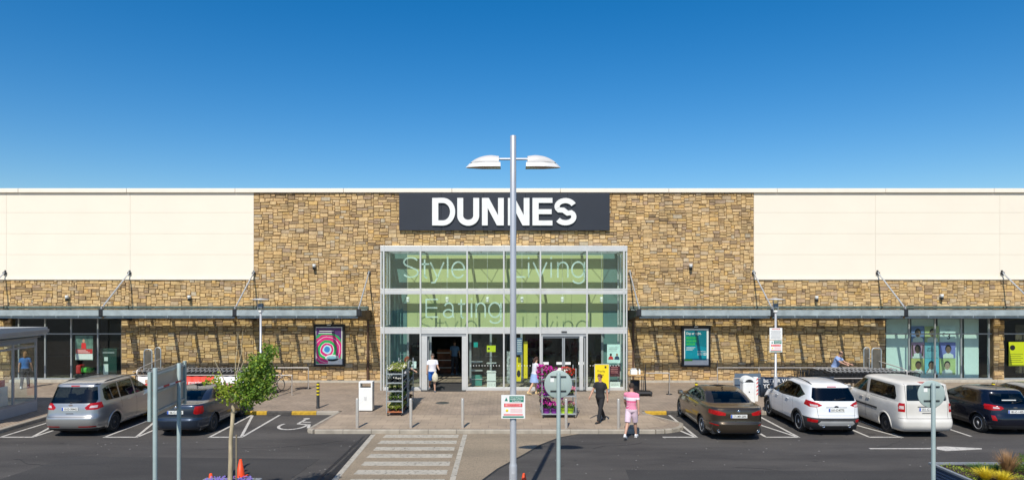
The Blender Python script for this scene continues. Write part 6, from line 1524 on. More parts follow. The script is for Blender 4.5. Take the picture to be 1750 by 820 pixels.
def make_plant(kind, seed, pot=(.065, .05, .10), potm=None, leafm=None, flm=None, name='potted_plant'):
    r = empty(name); pr_, pb_, ph = pot
    MB().lathe([(pb_, 0), (pr_, ph), (pr_+.006, ph), (pr_+.006, ph-.015), (pr_-.004, ph-.008), (0, ph-.008)], n=14).build('pot', potm or M_black, r)
    g, fl = plant_mesh(kind, seed)
    o = g.build('foliage', leafm or M_leaf, r, (0, 0, ph-.02))
    if fl.f: fl.build('flowers', flm, r, (0, 0, ph-.02))
    return r
def plant_trolley(x, y, w_, d_, shelves, htop, lab, basem=None):
    r = empty('plant_trolley', (x, y, PZ), lab, 'plant trolley', 'steel plant trolleys outside the entrance')
    for sx_ in (-1, 1):
        for sy in (-1, 1):
            MB().box(sx_*w_/2-.016, sx_*w_/2+.016, sy*d_/2-.016, sy*d_/2+.016, .12, htop).build('post', M_galv, r)
            MB().lathe([(0, -.016), (.05, -.016), (.05, .016), (0, .016)], (sx_*(w_/2-.04), sy*(d_/2-.04), .05), 12, 'x').box(sx_*(w_/2-.04)-.02, sx_*(w_/2-.04)+.02, sy*(d_/2-.04)-.02, sy*(d_/2-.04)+.02, .06, .13).build('wheel', M_black, r)
    for i, z in enumerate(shelves):
        s = MB().box(-w_/2+.017, w_/2-.017, -d_/2+.017, d_/2-.017, z-.012, z).box(-w_/2, w_/2, -d_/2-.004, -d_/2+.008, z-.03, z+.012).box(-w_/2, w_/2, d_/2-.008, d_/2+.004, z-.03, z+.012)
        s.build('shelf', (basem if (basem and i == 0) else M_galv), r)
    return r
t1x, t1y = -4.09, 25.65
plant_trolley(t1x, t1y, .58, 1.25, (.16, .55, .92, 1.22, 1.55), 1.72, 'tall plant trolley with five shelves of seedlings left of the entrance', mat('terracotta_base', (.40, .13, .05), .7))
plant_trolley(t1x+.03, t1y+1.40, .58, 1.25, (.16, .6, 1.05, 1.5), 1.85, 'second plant trolley right behind the tall seedling trolley')
kinds = [dict(r=.10, h=.16, n=60, ls=.07, nf=10, fs=.025), dict(r=.10, h=.13, n=55, ls=.06, nf=4, fs=.02), dict(r=.09, h=.13, n=50, ls=.055, nf=12, fs=.024), dict(r=.07, h=.12, n=24, ls=.05, nf=9, fs=.028), dict(r=.11, h=.18, n=70, ls=.07, nf=26, fs=.03)]
spec = [(.16, 0, M_leafy, 'cream', 'yellow green seedling pot on the bottom shelf of the tall plant trolley'), (.55, 1, M_leaf, 'white', 'leafy green pot on the second shelf of the tall plant trolley'), (.92, 2, M_leaf, 'cream', 'cream flowering pot on the middle shelf of the tall plant trolley'),
        (1.22, 3, M_leafd, 'white', 'sparse white flowering pot on the fourth shelf of the tall plant trolley'), (1.55, 4, M_leafy, 'cream', 'cream and pink blooming pot on the top shelf of the tall plant trolley')]
for sz, k, lm, fc, lab in spec:
    protos = [make_plant(kinds[k], 10*k+j, leafm=lm, flm=M_fw[fc if j == 0 or k < 4 else 'white']) for j in range(2)]; used = [False, False]
    for yy in (-.5, -.3, -.1, .12, .35, .53):
        for xx in (-.19, 0, .19):
            j = random.randint(0, 1); o = copy_tree(protos[j]) if used[j] else protos[j]; used[j] = True
            o.location = (t1x+xx+random.uniform(-.015, .015), t1y+yy, PZ+sz+.001); o.rotation_euler = (0, 0, random.uniform(0, 6)); s = random.uniform(.85, 1.15); o.scale = (s, s, s)
            tag(o, lab, 'potted plant', 'pots: '+lab.split(' on the ')[1])
    for j in range(2):
        if not used[j]:
            for c_ in protos[j].children: bpy.data.objects.remove(c_)
            bpy.data.objects.remove(protos[j])
for sz, mm, lm, lab in ((.16, 'red', M_leafd, 'dark leaved pot low on the second plant trolley'), (.6, 'pink', M_leafd, 'dark leaved pot on the second shelf of the second plant trolley'), (1.05, 'red', M_leaf, 'green pot on the third shelf of the second plant trolley'), (1.5, 'white', M_leafd, 'dark pot with pale blooms on top of the second plant trolley')):
    p0 = make_plant(kinds[1], int(sz*100), leafm=lm, flm=M_fw[mm]); f_ = True
    for yy in (-.45, -.1, .25, .5):
        for xx in (-.17, .17):
            o = p0 if f_ else copy_tree(p0); f_ = False; o.location = (t1x+.03+xx, t1y+1.4+yy, PZ+sz+.001); o.rotation_euler = (0, 0, random.uniform(0, 6)); o.scale = (1.25,)*3; tag(o, lab, 'potted plant', 'pots: '+lab)
# right flower trolley
t2x, t2y = X(953.5, 25.1), 25.15; W2, D2 = 1.22, 1.08
plant_trolley(t2x, t2y, W2, D2, (.16, .80, 1.42), 1.80, 'wide flower trolley right of the tall lamp post')
M_potp = mat('purple_pot', (.22, .01, .28), .4); M_potl = mat('lime_pot', (.42, .62, .01), .4)
kh = dict(r=.27, h=.30, n=170, ls=.075, nf=110, fs=.045, hang=.42); kh2 = dict(r=.20, h=.2, n=110, ls=.06, nf=70, fs=.04, hang=.1)
def scat(kind, seed, potm, lm, fm, spots, lab, pot=(.13, .10, .17), sc=1):
    p0 = make_plant(kind, seed, pot, potm, lm, M_fw[fm], 'flower_pot'); f_ = True
    for (x_, y_, z_) in spots:
        o = p0 if f_ else copy_tree(p0); f_ = False; o.location = (t2x+x_, t2y+y_, PZ+z_+.001); o.rotation_euler = (0, 0, random.uniform(0, 6)); o.scale = (sc,)*3; tag(o, lab, 'flower pot', 'pots: '+lab)
scat(kh, 50, M_potp, M_leaf, 'magenta', [(-.46, -.36, 1.42), (-.48, 0, 1.42), (-.15, -.3, 1.42), (-.48, .36, 1.42)], 'trailing magenta flower pot on top of the wide flower trolley')
scat(kh2, 51, M_black, M_leaf, 'red', [(.2, -.34, 1.42), (.42, -.34, 1.42), (.2, .0, 1.42), (.42, .02, 1.42), (.3, .34, 1.42)], 'red and white flower pot on the top right of the wide flower trolley')
scat(kh2, 52, M_black, M_leaf, 'white', [(.31, -.2, 1.45), (.08, -.36, 1.45)], 'white flower pot among the red ones on the wide flower trolley')
scat(kh, 53, M_potp, M_leaf, 'purple', [(-.46, -.38, .80), (-.48, 0, .80), (-.14, -.36, .80), (-.48, .36, .8)], 'purple flower pot on the middle shelf of the wide flower trolley')
scat(kh2, 54, M_black, M_leaf, 'pink', [(.22, -.3, .80), (.43, -.3, .80), (.3, .1, .80)], 'pink flower pot on the middle right of the wide flower trolley')
scat(dict(r=.2, h=.3, n=120, ls=.07, nf=30, fs=.04), 55, M_potp, M_leafd, 'magenta', [(-.44, -.36, .16), (-.16, -.36, .16), (-.44, .05, .16), (-.46, .38, .16)], 'purple pot with dark leaves at the bottom left of the wide flower trolley')
scat(dict(r=.2, h=.32, n=120, ls=.07, nf=34, fs=.04), 56, M_potl, M_leaf, 'pink', [(.20, -.34, .16), (.43, -.34, .16)], 'lime green pot of pink flowers at the bottom right of the wide flower trolley')

# --- tree in its planter
def planter(x0, x1, y0, y1, h, lab, edge_extra=None):
    r = empty('planter_box', ((x0+x1)/2, (y0+y1)/2, 0), lab, 'planter'); cx, cy = (x0+x1)/2, (y0+y1)/2; W_, D_ = x1-x0, y1-y0
    M_rib = mat('planter_blue_steel', (.065, .10, .17), .4, .4, .1, 3)
    def side(a, b_, nrm_):
        mb = MB(); n = 9; vs = []; prof = []
        for k in range(n*2+1):
            z = .03+(h-.09)*k/(n*2); prof.append((z, .022 if k % 2 else 0))
        for (z, o) in prof: vs += [(a[0]+nrm_[0]*o, a[1]+nrm_[1]*o, z), (b_[0]+nrm_[0]*o, b_[1]+nrm_[1]*o, z)]
        mb.add(vs, [(2*k, 2*k+1, 2*k+3, 2*k+2) for k in range(len(prof)-1)]); return mb
    for a, b_, nn in (((-W_/2, -D_/2), (-W_/2, D_/2), (-1, 0)), ((-W_/2, D_/2), (W_/2, D_/2), (0, 1)), ((W_/2, D_/2), (W_/2, -D_/2), (1, 0)), ((W_/2, -D_/2), (-W_/2, -D_/2), (0, -1))):
        side(a, b_, nn).build('ribbed_side', M_rib, r)
    rm = MB(); e = .06
    rm.box(-W_/2-e, -W_/2+.02, -D_/2-e, D_/2+e, h-.05, h, .006).box(W_/2-.02, W_/2+e, -D_/2-e, D_/2+e, h-.05, h, .006).box(-W_/2+.02, W_/2-.02, D_/2-.02, D_/2+e, h-.05, h, .006).box(-W_/2+.02, W_/2-.02, -D_/2-e, -D_/2+.02, h-.05, h, .006)
    rm.build('rim', mat('rim_steel', (.30, .33, .36), .4, .4, .1, 4), r)
    MB().box(-W_/2+.01, W_/2-.01, -D_/2+.01, D_/2-.01, .02, h-.08).build('soil', mat('soil', (.05, .03, .02), .95, 0, .4, 12, .8, 30), r)
    return r
planter(-6.55, -5.42, 13.4, 14.95, .72, 'ribbed steel planter holding the small tree, mostly below the bottom edge')
TY = 14.6; tx = X(393, TY)
tree = empty('young_tree', (tx, TY, .64), 'slim young tree with lopsided green crown in front of the empty parking bay', 'tree')
rng = random.Random(21)
fork = Vector((X(399, TY)-tx, 0, Z(692, TY)-.64))
tk = MB(); tk.path([(0, 0, 0), (.01, .01, .5), (.015, 0, 1.0), (.05, .01, 1.4), fork], .05, 10, [.058, .047, .042, .042, .046])
tk.build('trunk', M_bark, tree)
bare = MB(); lm = MB()
def V_(px, py, dy=0): return Vector((X(px, TY+dy)-tx, dy, Z(py, TY+dy)-.64))
limbs = [([fork, V_(418, 665, .1), V_(432, 640, .1), V_(450, 612, 0), V_(466, 592, -.05)], .028), ([fork, V_(430, 672, -.2), V_(447, 655, -.25), V_(456, 640, -.3)], .022), ([fork, V_(392, 672, .1), V_(375, 655, .1), V_(362, 648, .1)], .016),
         ([fork, V_(404, 662, .25), V_(409, 635, .3), V_(420, 610, .3)], .02), ([fork, V_(415, 680, -.3), V_(430, 690, -.35)], .014), ([fork, V_(388, 660, -.2), V_(375, 632, -.25), V_(366, 613, -.3)], .014), ([fork, V_(402, 640, 0), V_(404, 600, 0), V_(407, 570, 0)], .010), ([V_(404, 640), V_(413, 600, .1), V_(415, 566, .1)], .007)]
for pts, r_ in limbs:
    sp = []
    for a, b_ in zip(pts[:-1], pts[1:]):
        for k in range(3): sp.append(a.lerp(b_, k/3)+Vector((rng.uniform(-.012, .012), rng.uniform(-.012, .012), 0)))
    sp.append(pts[-1]); lm.path(sp, r_, 6, [r_*(1-.8*i/(len(sp)-1))+.003 for i in range(len(sp))])
lm.build('limb', M_bark, tree)
cr = [MB(), MB()]
clumps = [(418, 668, 16, 15, 260), (436, 650, 17, 17, 330), (447, 632, 17, 16, 330), (440, 618, 13, 11, 160), (455, 610, 12, 10, 170), (463, 598, 9, 7, 110), (452, 655, 13, 14, 240), (432, 675, 15, 12, 230), (412, 682, 12, 8, 130), (448, 675, 9, 9, 90), (428, 640, 10, 14, 150), (394, 668, 15, 12, 130), (378, 660, 9, 7, 40), (368, 648, 9, 6, 40), (356, 651, 6, 4, 20), (386, 678, 10, 7, 60), (425, 690, 8, 5, 60), (420, 650, 10, 14, 120), (462, 635, 7, 9, 60), (459, 665, 8, 9, 60), (408, 655, 10, 12, 70)]
for (px, py, rx, ry_, n_) in clumps:
    for sub in range(max(2, n_//10)):
        dd = rng.uniform(-1, 1)*.42
        u = Vector((rng.gauss(0, .5), rng.gauss(0, .5))); c = V_(px+rx*u.x, py+ry_*u.y, dd)
        for _ in range(16):
            p = c+Vector((rng.gauss(0, .055), rng.gauss(0, .055), rng.gauss(0, .05))); b_ = cr[1 if (px < 400 or rng.random() < .3) else 0]; leaf(b_, p, .066, rng, -.2, .9)
g = MB(); 
for i, b_ in enumerate(cr):
    b_.mi = [i]*len(b_.f); k = len(g.v); g.v += b_.v; g.f += [tuple(j+k for j in f) for f in b_.f]; g.mi += b_.mi; g.sm += b_.sm
def translucent(m, amt=.35):
    t = m.node_tree; b = t.nodes['Principled BSDF']; out = t.nodes['Material Output']; tl = t.nodes.new('ShaderNodeBsdfTranslucent'); src = b.inputs['Base Color'].links[0].from_socket
    t.links.new(src, tl.inputs[0]); mx = t.nodes.new('ShaderNodeMixShader'); mx.inputs[0].default_value = amt; t.links.new(b.outputs[0], mx.inputs[1]); t.links.new(tl.outputs[0], mx.inputs[2]); t.links.new(mx.outputs[0], out.inputs[0])
for m_ in (M_leaf, M_leafy): translucent(m_)
g.build('crown', [M_leaf, M_leafy], tree)
sk = MB().tube((.13, .02, .64), (.13, .02, 1.75), .02, n=8).build('stake', mat('stake_wood', (.22, .18, .12), .8), loc=(tx, TY, 0)); tag(sk, 'thin wooden stake beside the trunk of the young tree', 'stake')
bed = MB(); fb = MB(); rng = random.Random(5)
for _ in range(900): leaf(bed, (rng.uniform(-.52, .52), rng.uniform(-.68, .72), rng.uniform(0, .10)), .05, rng)
bo_ = bed.build('bedding_foliage', M_leaf, loc=(-5.98, 14.18, .645)); tag(bo_, 'low green bedding plants under the young tree', 'ground cover', kind='stuff')
for _ in range(420):
    c = Vector((rng.uniform(-.52, .52), rng.uniform(-.1, .72), rng.uniform(.08, .15))); s = rng.uniform(.012, .026); fb.add([c+Vector((s, 0, 0)), c+Vector((0, s*.5, s)), c+Vector((-s, 0, 0)), c+Vector((0, -s*.5, -s))], [(0, 1, 2, 3)])
bf_ = fb.build('bedding_flowers', M_fw['violet'], loc=(-5.98, 14.18, .645)); tag(bf_, 'small violet bedding flowers around the young tree', 'flowers', kind='stuff')

# --- right planter
planter(10.08, 16.5, 12.4, 16.15, .75, 'blue ribbed steel planter with ornamental grasses in the lower right corner')
def grass_tuft(x, y, r, h, n, m, lab, seed, z=.68, up=.8):
    rng = random.Random(seed); mb = MB()
    for _ in range(n):
        a = rng.uniform(0, 6.28); sp = rng.random()**.7; d = Vector((math.cos(a), math.sin(a), 0)); L_ = h*rng.uniform(.7, 1.15); wv = rng.uniform(.005, .009); sd = Vector((-d.y, d.x, 0))*wv; p = d*r*.12*rng.random(); vs = []
        for k in range(5):
            t = k/4; q_ = p+d*r*sp*t**1.3*1.05+Vector((0, 0, L_*(t*(1.25-.55*sp*t*up*1.2)))); w2 = (1-t)*.9+.1; vs += [q_+sd*w2, q_-sd*w2]
        mb.add(vs, [(2*k, 2*k+1, 2*k+3, 2*k+2) for k in range(4)])
    o = mb.build('ornamental_grass', m, loc=(x, y, z)); return tag(o, lab, 'ornamental grass')
M_gy = mat('grass_yellow', (.74, .58, .03), .6, 0, .25, 8); M_gb = mat('grass_bronze', (.34, .19, .08), .6, 0, .35, 8); M_gg = mat('grass_green', (.07, .15, .02), .6, 0, .3, 8)
PYy = lambda py, z=.75: (EYE-z)*F/(py-HY)
def at(px, py, z=.75): y = PYy(py, z); return X(px, y), y
x, y = at(1684, 812, .8); grass_tuft(x, y, .34, .26, 420, M_gy, 'left bright yellow grass tuft in the right planter', 1)
x, y = at(1714, 816, .8); grass_tuft(x, y, .32, .24, 380, M_gy, 'right bright yellow grass tuft in the right planter', 2)
x, y = at(1722, 805, .8); grass_tuft(x, y, .34, .46, 380, M_gb, 'taller bronze grass tuft behind the yellow ones', 3, up=.4)
x, y = at(1672, 799, .8); grass_tuft(x, y, .30, .20, 300, M_gg, 'green grass tuft behind the left yellow grass', 4)
x, y = at(1700, 799, .8); grass_tuft(x, y, .3, .18, 260, M_gg, 'green grass tuft next to the bronze grass', 6)
rng = random.Random(9); gc = MB(); gc2 = MB()
for _ in range(7000):
    yy = rng.uniform(13.2, 16.05); xx = rng.uniform(10.15, 15.8); n_ = noise.noise(Vector((xx*1.7, yy*1.7, 0)))
    leaf(gc if n_ > -.05 else gc2, (xx, yy, .67+rng.uniform(0, .07)+max(0, n_)*.12), .045, rng)
o = gc.build('ground_cover', M_leafy); rebase(o, (13, 14.6, .67)); tag(o, 'low yellow green ground cover in the right planter', 'ground cover', kind='stuff')
o = gc2.build('ground_cover', mat('leaf_russet', (.10, .05, .022), .7, 0, .5, 6)); rebase(o, (13, 14.6, .67)); tag(o, 'low russet ground cover in the right planter', 'ground cover', kind='stuff')
bs = empty('shrub', (11.95, 15.5, .67), 'rounded green shrub at the far right of the right planter', 'shrub'); sb_ = MB(); rng = random.Random(3)
for _ in range(1600):
    v = Vector((rng.gauss(0, 1), rng.gauss(0, 1), abs(rng.gauss(0, 1)))).normalized()*rng.uniform(.55, 1); leaf(sb_, (v.x*.5, v.y*.4, .06+v.z*.42), .045, rng)
sb_.build('foliage', M_leaf, bs); MB().tube((0, 0, 0), (.02, 0, .35), .02, .01).tube((0, 0, .05), (.2, .05, .3), .012, .006).tube((0, 0, .05), (-.2, -.05, .3), .012, .006).build('stem', M_bark, bs)
# stone bench top at the very corner
bn = MB(); cx0, cy0 = 12.6, 11.9
pts = [(11.35, 15.0), (11.75, 15.22), (12.2, 15.3), (13.5, 15.3), (13.5, 13.6), (11.2, 13.6)]
be = empty('stone_bench', (12.3, 14.4, .6), 'pale curved stone ledge in the right planter at the corner of the view', 'bench')
for a_, b_ in (((11.05, 12.14), None), ((12.16, 13.5), None)):
    x0, x1 = a_; pl_ = [(x0-12.3, -.9), (x1-12.3, -.9)]+[(x1-12.3, at(1715, 811, .80)[1]+.02-14.4), (x0-12.3+.0, at(1700, 815, .8)[1]+(0 if x0 > 12 else -.25)-14.4)]
    MB().prism(pl_, .10, .20, 'xy').build('slab', mat('pale_stone', (.42, .40, .36), .8, 0, .08, 4), be)
# ================================================================ PEOPLE
def fuse(mb, name, m, parent, vox=.011, sm=4):
    """merge overlapping shapes into one continuous skin"""
    o = mb.build(name, m if isinstance(m, list) else [m]); md = o.modifiers.new('r', 'REMESH'); md.mode = 'VOXEL'; md.voxel_size = vox; md.use_smooth_shade = True
    s = o.modifiers.new('s', 'SMOOTH'); s.factor = .5; s.iterations = sm
    bpy.context.view_layer.update()
    me = bpy.data.meshes.new_from_object(o.evaluated_get(bpy.context.evaluated_depsgraph_get())); o.modifiers.clear()
    old = o.data; o.data = me; me.name = name; bpy.data.meshes.remove(old); o.parent = parent
    for p in me.polygons: p.use_smooth = True
    return o
def person(x, y, z, rz, label, H=1.75, lean=0, legs=((8, 5), (-8, 8)), arms=((10, 12, 10), (-8, 12, 10)), head=(0, 0), skin=(.46, .27, .18), hair=(.05, .03, .02), hairstyle='short',
           top=(.7, .7, .7), bottom=(.05, .05, .06), shorts=True, skirt=False, shoe=(.6, .6, .6), build_=1.0, sleeve=.62, topmat=None, female=False):
    root = empty('person', (x, y, z), label, 'person', rz=rz); S = H/1.75; root.scale = (S, S, S)
    ms = mat('skin_%d' % int(skin[0]*1000), skin, .5, 0, .06, 8); mh = mat('hair_%d' % int(hair[0]*1000+hair[1]*10000), hair, .8, 0, .4, 40)
    mt = topmat or mat('top_%d_%d_%d' % tuple(int(v*99) for v in top), top, .85, 0, .07, 9, .3, 14); mb_ = mat('bottom_%d_%d_%d' % tuple(int(v*99) for v in bottom), bottom, .85, 0, .1, 9, .3, 14); msh = mat('shoe_%d' % int(shoe[0]*100), shoe, .6)
    ca, sa = math.cos(R(lean)), math.sin(R(lean)); HZ = .93
    def T(p): # lean forward about the hips (forward is -Y)
        px, py, pz = p; dz = pz-HZ
        return Vector((px, py*ca-dz*sa, HZ+dz*ca+py*sa)) if pz > HZ-.001 else Vector(p)
    sw = .92 if female else 1.0
    TR = [(.83, .085, .085), (.88, .155, .112), (.95, .172 if female else .165, .118), (1.05, .140*sw, .105), (1.15, .148*sw, .108), (1.28, .172*sw, .118), (1.38, .180*sw, .112), (1.44, .145*sw, .092), (1.48, .075, .065)]
    def torso(mb, infl, z0, z1, b=build_):
        n = 20; rs = [r for r in TR if z0 <= r[0] <= z1]
        prof = [(z0, *[a+(c-a)*0 for a, c in zip(rs[0][1:], rs[0][1:])])]*(rs[0][0] > z0+.01)+rs
        vs = []
        for (zz, rx, ry_) in prof:
            bb = b if .9 < zz < 1.35 else 1+(b-1)*.4
            for i in range(n): a = 2*math.pi*i/n; vs.append(T(((rx*(1+(bb-1)*.5)+infl)*math.cos(a), (ry_*bb+infl)*math.sin(a)-(.02*(bb-1)/.2 if .9 < zz < 1.3 else 0), zz)))
        m_ = len(prof); mb.add(vs, [(k*n+i, k*n+(i+1) % n, (k+1)*n+(i+1) % n, (k+1)*n+i) for k in range(m_-1) for i in range(n)]+[tuple(range(n-1, -1, -1)), tuple(range((m_-1)*n, m_*n))])
    # joints
    leg_j = []
    for s, (a, k) in zip((-1, 1), legs):
        h = Vector((s*.088, 0, .90)); kn = h+Vector((0, -math.sin(R(a)), -math.cos(R(a))))*.43; an = kn+Vector((0, -math.sin(R(a-k)), -math.cos(R(a-k))))*.40; leg_j.append((h, kn, an, a-k))
    low = min(j[2].z for j in leg_j)-.085
    arm_j = []
    for s, (a, ab, eb) in zip((-1, 1), arms):
        sh = T((s*.185*sw, 0, 1.405)); d = Vector((s*math.sin(R(ab)), -math.sin(R(a))*math.cos(R(ab)), -math.cos(R(a))*math.cos(R(ab)))); el = sh+d*.28
        d2 = Vector((s*math.sin(R(ab*.35))*.8, -math.sin(R(a+eb)), -math.cos(R(a+eb)))).normalized(); wr = el+d2*.25; arm_j.append((sh, el, wr, d2, s))
    body = MB(); torso(body, -.004, .83, 1.48)
    body.path([T((0, 0, 1.44)), T((0, -.005, 1.50)), T((0, -.015, 1.58))], .055, 14, [.062, .054, .056])
    hc = T((0, -.02, 1.635)); hy, hp = R(head[0]), R(head[1]+lean*.5)
    Mh = Matrix.Translation(hc) @ Matrix.Rotation(hy, 4, 'Z') @ Matrix.Rotation(hp, 4, 'X')
    hb = MB(); hb.ball((0, .008, .02), .077, .094, .098, 20, 14); hb.ball((0, -.022, -.045), .055, .062, .062, 16, 10); hb.ball((0, -.088, -.012), .013, .018, .024, 8, 6); hb.ball((0, -.078, -.055), .024, .012, .010, 8, 6)
    for s in (-1, 1): hb.ball((s*.077, .008, -.005), .010, .020, .030, 8, 6)
    body.add([Mh @ Vector(v) for v in hb.v], hb.f)
    for h, kn, an, sa_ in leg_j:
        body.path([h+Vector((0, 0, .03)), h.lerp(kn, .3), h.lerp(kn, .7), kn, kn.lerp(an, .3), kn.lerp(an, .75), an, an+Vector((0, 0, -.03))], .06, 12, [.082, .080, .062, .052, .055, .040, .034, .036])
        f = MB(); f.ball((0, -.07, -.045), .042, .125, .038, 14, 8); f.ball((0, .02, -.02), .036, .045, .05, 10, 8)
        Mf = Matrix.Translation(an) @ Matrix.Rotation(R(max(-25, min(35, -sa_*.6))) if sa_ < -15 else 0, 4, 'X'); body.add([Mf @ Vector(v) for v in f.v], f.f)
    for sh, el, wr, d2, s in arm_j:
        body.path([sh, sh.lerp(el, .4), el, el.lerp(wr, .35), wr], .04, 12, [.050, .046, .038, .038, .025])
        u = Vector((0, 1, 0)); side = (u-d2*u.dot(d2)).normalized(); nrm = d2.cross(side)
        body.path([wr, wr+d2*.03, wr+d2*.085], .03, 10, [.024, .031, .030])
        for q_, ln_ in ((-.028, .058), (-.010, .072), (.010, .068), (.028, .052)):
            b0 = wr+d2*.075+side*q_; b1 = b0+d2*ln_*.5+nrm*s*-.004; b2 = b1+d2*ln_*.4-nrm*s*.016; body.path([b0-d2*.02, b0, b1, b2], .0095, 6, [.0105, .0105, .0098, .0085])
        t0 = wr+d2*.03-side*.02; body.path([t0, t0-side*.028+d2*.02, t0-side*.036+d2*.05], .011, 6, [.014, .012, .010])
    b_o = fuse(body, 'body', ms, root, .010, 3)
    # eyes
    for s in (-1, 1):
        e = MB(); e.ball(Mh @ Vector((s*.030, -.082, .012)), .010, .008, .007, 8, 6); e.build('eye', M_ink, root)
    # hair
    hm = MB(); n, m_ = 20, 12; vs = []
    for j in range(m_+1):
        p = math.pi*j/m_*.60
        for i in range(n):
            a = 2*math.pi*i/n; dz = 0
            dirv = Vector((math.sin(p)*math.cos(a), math.sin(p)*math.sin(a), math.cos(p)))
            front = max(0, -math.sin(a))
            if j > 7: dirv = Vector((math.sin(math.pi*7/m_*.60+(p-math.pi*7/m_*.60)*(1-front))*math.cos(a), math.sin(math.pi*7/m_*.60+(p-math.pi*7/m_*.60)*(1-front))*math.sin(a), math.cos(math.pi*7/m_*.60+(p-math.pi*7/m_*.60)*(1-front))))
            th = .010 if hairstyle in ('short', 'bald') else .018
            vs.append(Mh @ Vector((dirv.x*(.080+th*.6), .008+dirv.y*(.097+th*.6), .022+dirv.z*(.101+th))))
    fs = [(k*n+i, k*n+(i+1) % n, (k+1)*n+(i+1) % n, (k+1)*n+i) for k in range(m_) for i in range(n)]
    if hairstyle == 'bald': fs = fs[6*n:]
    hm.add(vs, fs, True)
    if hairstyle == 'long': hm.path([Mh @ Vector((0, .06, .04)), Mh @ Vector((0, .095, -.04)), Mh @ Vector((0, .09, -.13)), Mh @ Vector((0, .07, -.23))], .05, 12, [.06, .075, .065, .025])
    hm.build('hair', mh, root)
    # clothes
    t = MB(); torso(t, .014, .83 if not female else .95, 1.48)
    for sh, el, wr, d2, s in arm_j:
        e_ = sh.lerp(el, sleeve) if sleeve <= 1 else el; t.path([sh-Vector((s*.05, 0, -.01)), sh, e_], .06, 12, [.060, .064, .058])
        if sleeve > 1: t.path([el, el.lerp(wr, .85)], .045, 12, [.052, .036])
    fuse(t, 'dress' if skirt == 'dress' else 'shirt', mt, root, .012, 5)
    if skirt:
        s_ = MB(); vs = []; n = 28; L_ = [(1.0, .150, .115), (.9, .185, .14), (.75, .21, .175), (.58, .235, .21)]
        for (zz, rx, ry_) in L_:
            for i in range(n): a = 2*math.pi*i/n; w_ = 1+.05*math.cos(a*7)*(1.0-zz)*2; vs.append((rx*w_*math.cos(a), ry_*w_*math.sin(a), zz))
        s_.add(vs, [(k*n+i, k*n+(i+1) % n, (k+1)*n+(i+1) % n, (k+1)*n+i) for k in range(3) for i in range(n)], True); s_.build('skirt', mb_, root)
    else:
        p = MB(); torso(p, .018, .83, .99)
        for h, kn, an, _ in leg_j:
            if shorts: e_ = h.lerp(kn, .92); p.path([h+Vector((0, 0, .04)), h.lerp(kn, .4), e_], .09, 14, [.100, .102, .092])
            else: p.path([h+Vector((0, 0, .04)), h.lerp(kn, .4), kn, kn.lerp(an, .5), an+Vector((0, 0, -.02))], .08, 14, [.100, .094, .074, .068, .062])
        fuse(p, 'shorts' if shorts else 'trousers', mb_, root, .012, 5)
    for h, kn, an, sa_ in leg_j:
        f = MB(); f.ball((0, -.072, -.048), .050, .138, .040, 16, 8); f.ball((0, .025, -.028), .044, .055, .052, 12, 8); f.box(-.045, .045, -.20, .07, -.088, -.070, .02)
        Mf = Matrix.Translation(an) @ Matrix.Rotation(R(max(-25, min(35, -sa_*.6))) if sa_ < -15 else 0, 4, 'X'); g_ = MB(); g_.add([Mf @ Vector(v) for v in f.v], f.f); fuse(g_, 'shoe', msh, root, .010, 3)
    root.location = (x, y, z-low*S)
    return root
# doorway man
Y = 30.75; person(X(739, Y), Y, PZ, R(14), 'person in a white t-shirt and blue shorts leaving the open doorway with a bag', 1.70, 2, legs=((-16, 30), (14, 3)), arms=((6, 14, 12), (14, 10, 62)), head=(-8, 14),
    top=(.74, .74, .78), bottom=(.01, .12, .48), shoe=(.12, .12, .13), build_=1.15, hair=(.07, .05, .04))
cbg = empty('carrier_bag', (X(744.5, Y), Y-.22, PZ+.46), 'pale carrier bag hanging from the hand of the person in white', 'bag')
g_ = MB(); n = 14
vs = [];
for (zz, rx, ry_) in ((0, .08, .05), (.05, .13, .08), (.2, .14, .09), (.32, .11, .06), (.40, .05, .03), (.48, .02, .02)):
    for i in range(n): a = 2*math.pi*i/n; vs.append((rx*math.cos(a)*(1+.06*math.sin(3*a+zz*20)), ry_*math.sin(a), zz))
g_.add(vs, [(k*n+i, k*n+(i+1) % n, (k+1)*n+(i+1) % n, (k+1)*n+i) for k in range(5) for i in range(n)]+[tuple(range(n-1, -1, -1))], True); g_.build('sack', mat('bag_cream', (.60, .55, .40), .4, 0, .25, 14), cbg)
# man in black
Y = 23.95; person(X(1026, Y), Y, PZ, R(-42), 'person in black t-shirt and black trousers walking across the plaza', 1.70, 1, legs=((-20, 14), (19, 3)), arms=((16, 18, 18), (-14, 14, 14)), head=(-6, 12),
    top=(.018, .018, .02), bottom=(.016, .016, .018), shorts=False, shoe=(.02, .02, .02), build_=1.12, hair=(.11, .045, .02), skin=(.52, .28, .19))
# man in pink, seen from behind
mpk = mat('pink_print_shirt', (.72, .14, .24), .85, 0, .05, 9)
t_ = mpk.node_tree; b_ = t_.nodes['Principled BSDF']; tc = t_.nodes.new('ShaderNodeTexCoord'); sp = t_.nodes.new('ShaderNodeSeparateXYZ'); t_.links.new(tc.outputs['Object'], sp.inputs[0])
ma = t_.nodes.new('ShaderNodeMath'); ma.operation = 'ADD'; wv = t_.nodes.new('ShaderNodeTexWave'); wv.wave_type = 'BANDS'; wv.bands_direction = 'DIAGONAL'; wv.inputs['Scale'].default_value = 9; wv.inputs['Distortion'].default_value = 1.5; t_.links.new(tc.outputs['Object'], wv.inputs['Vector'])
cr_ = t_.nodes.new('ShaderNodeValToRGB'); cr_.color_ramp.interpolation = 'CONSTANT'; e = cr_.color_ramp.elements; e[0].position = 0; e[0].color = (.70, .05, .18, 1); e[1].position = .98; e[1].color = (.66, .04, .16, 1)
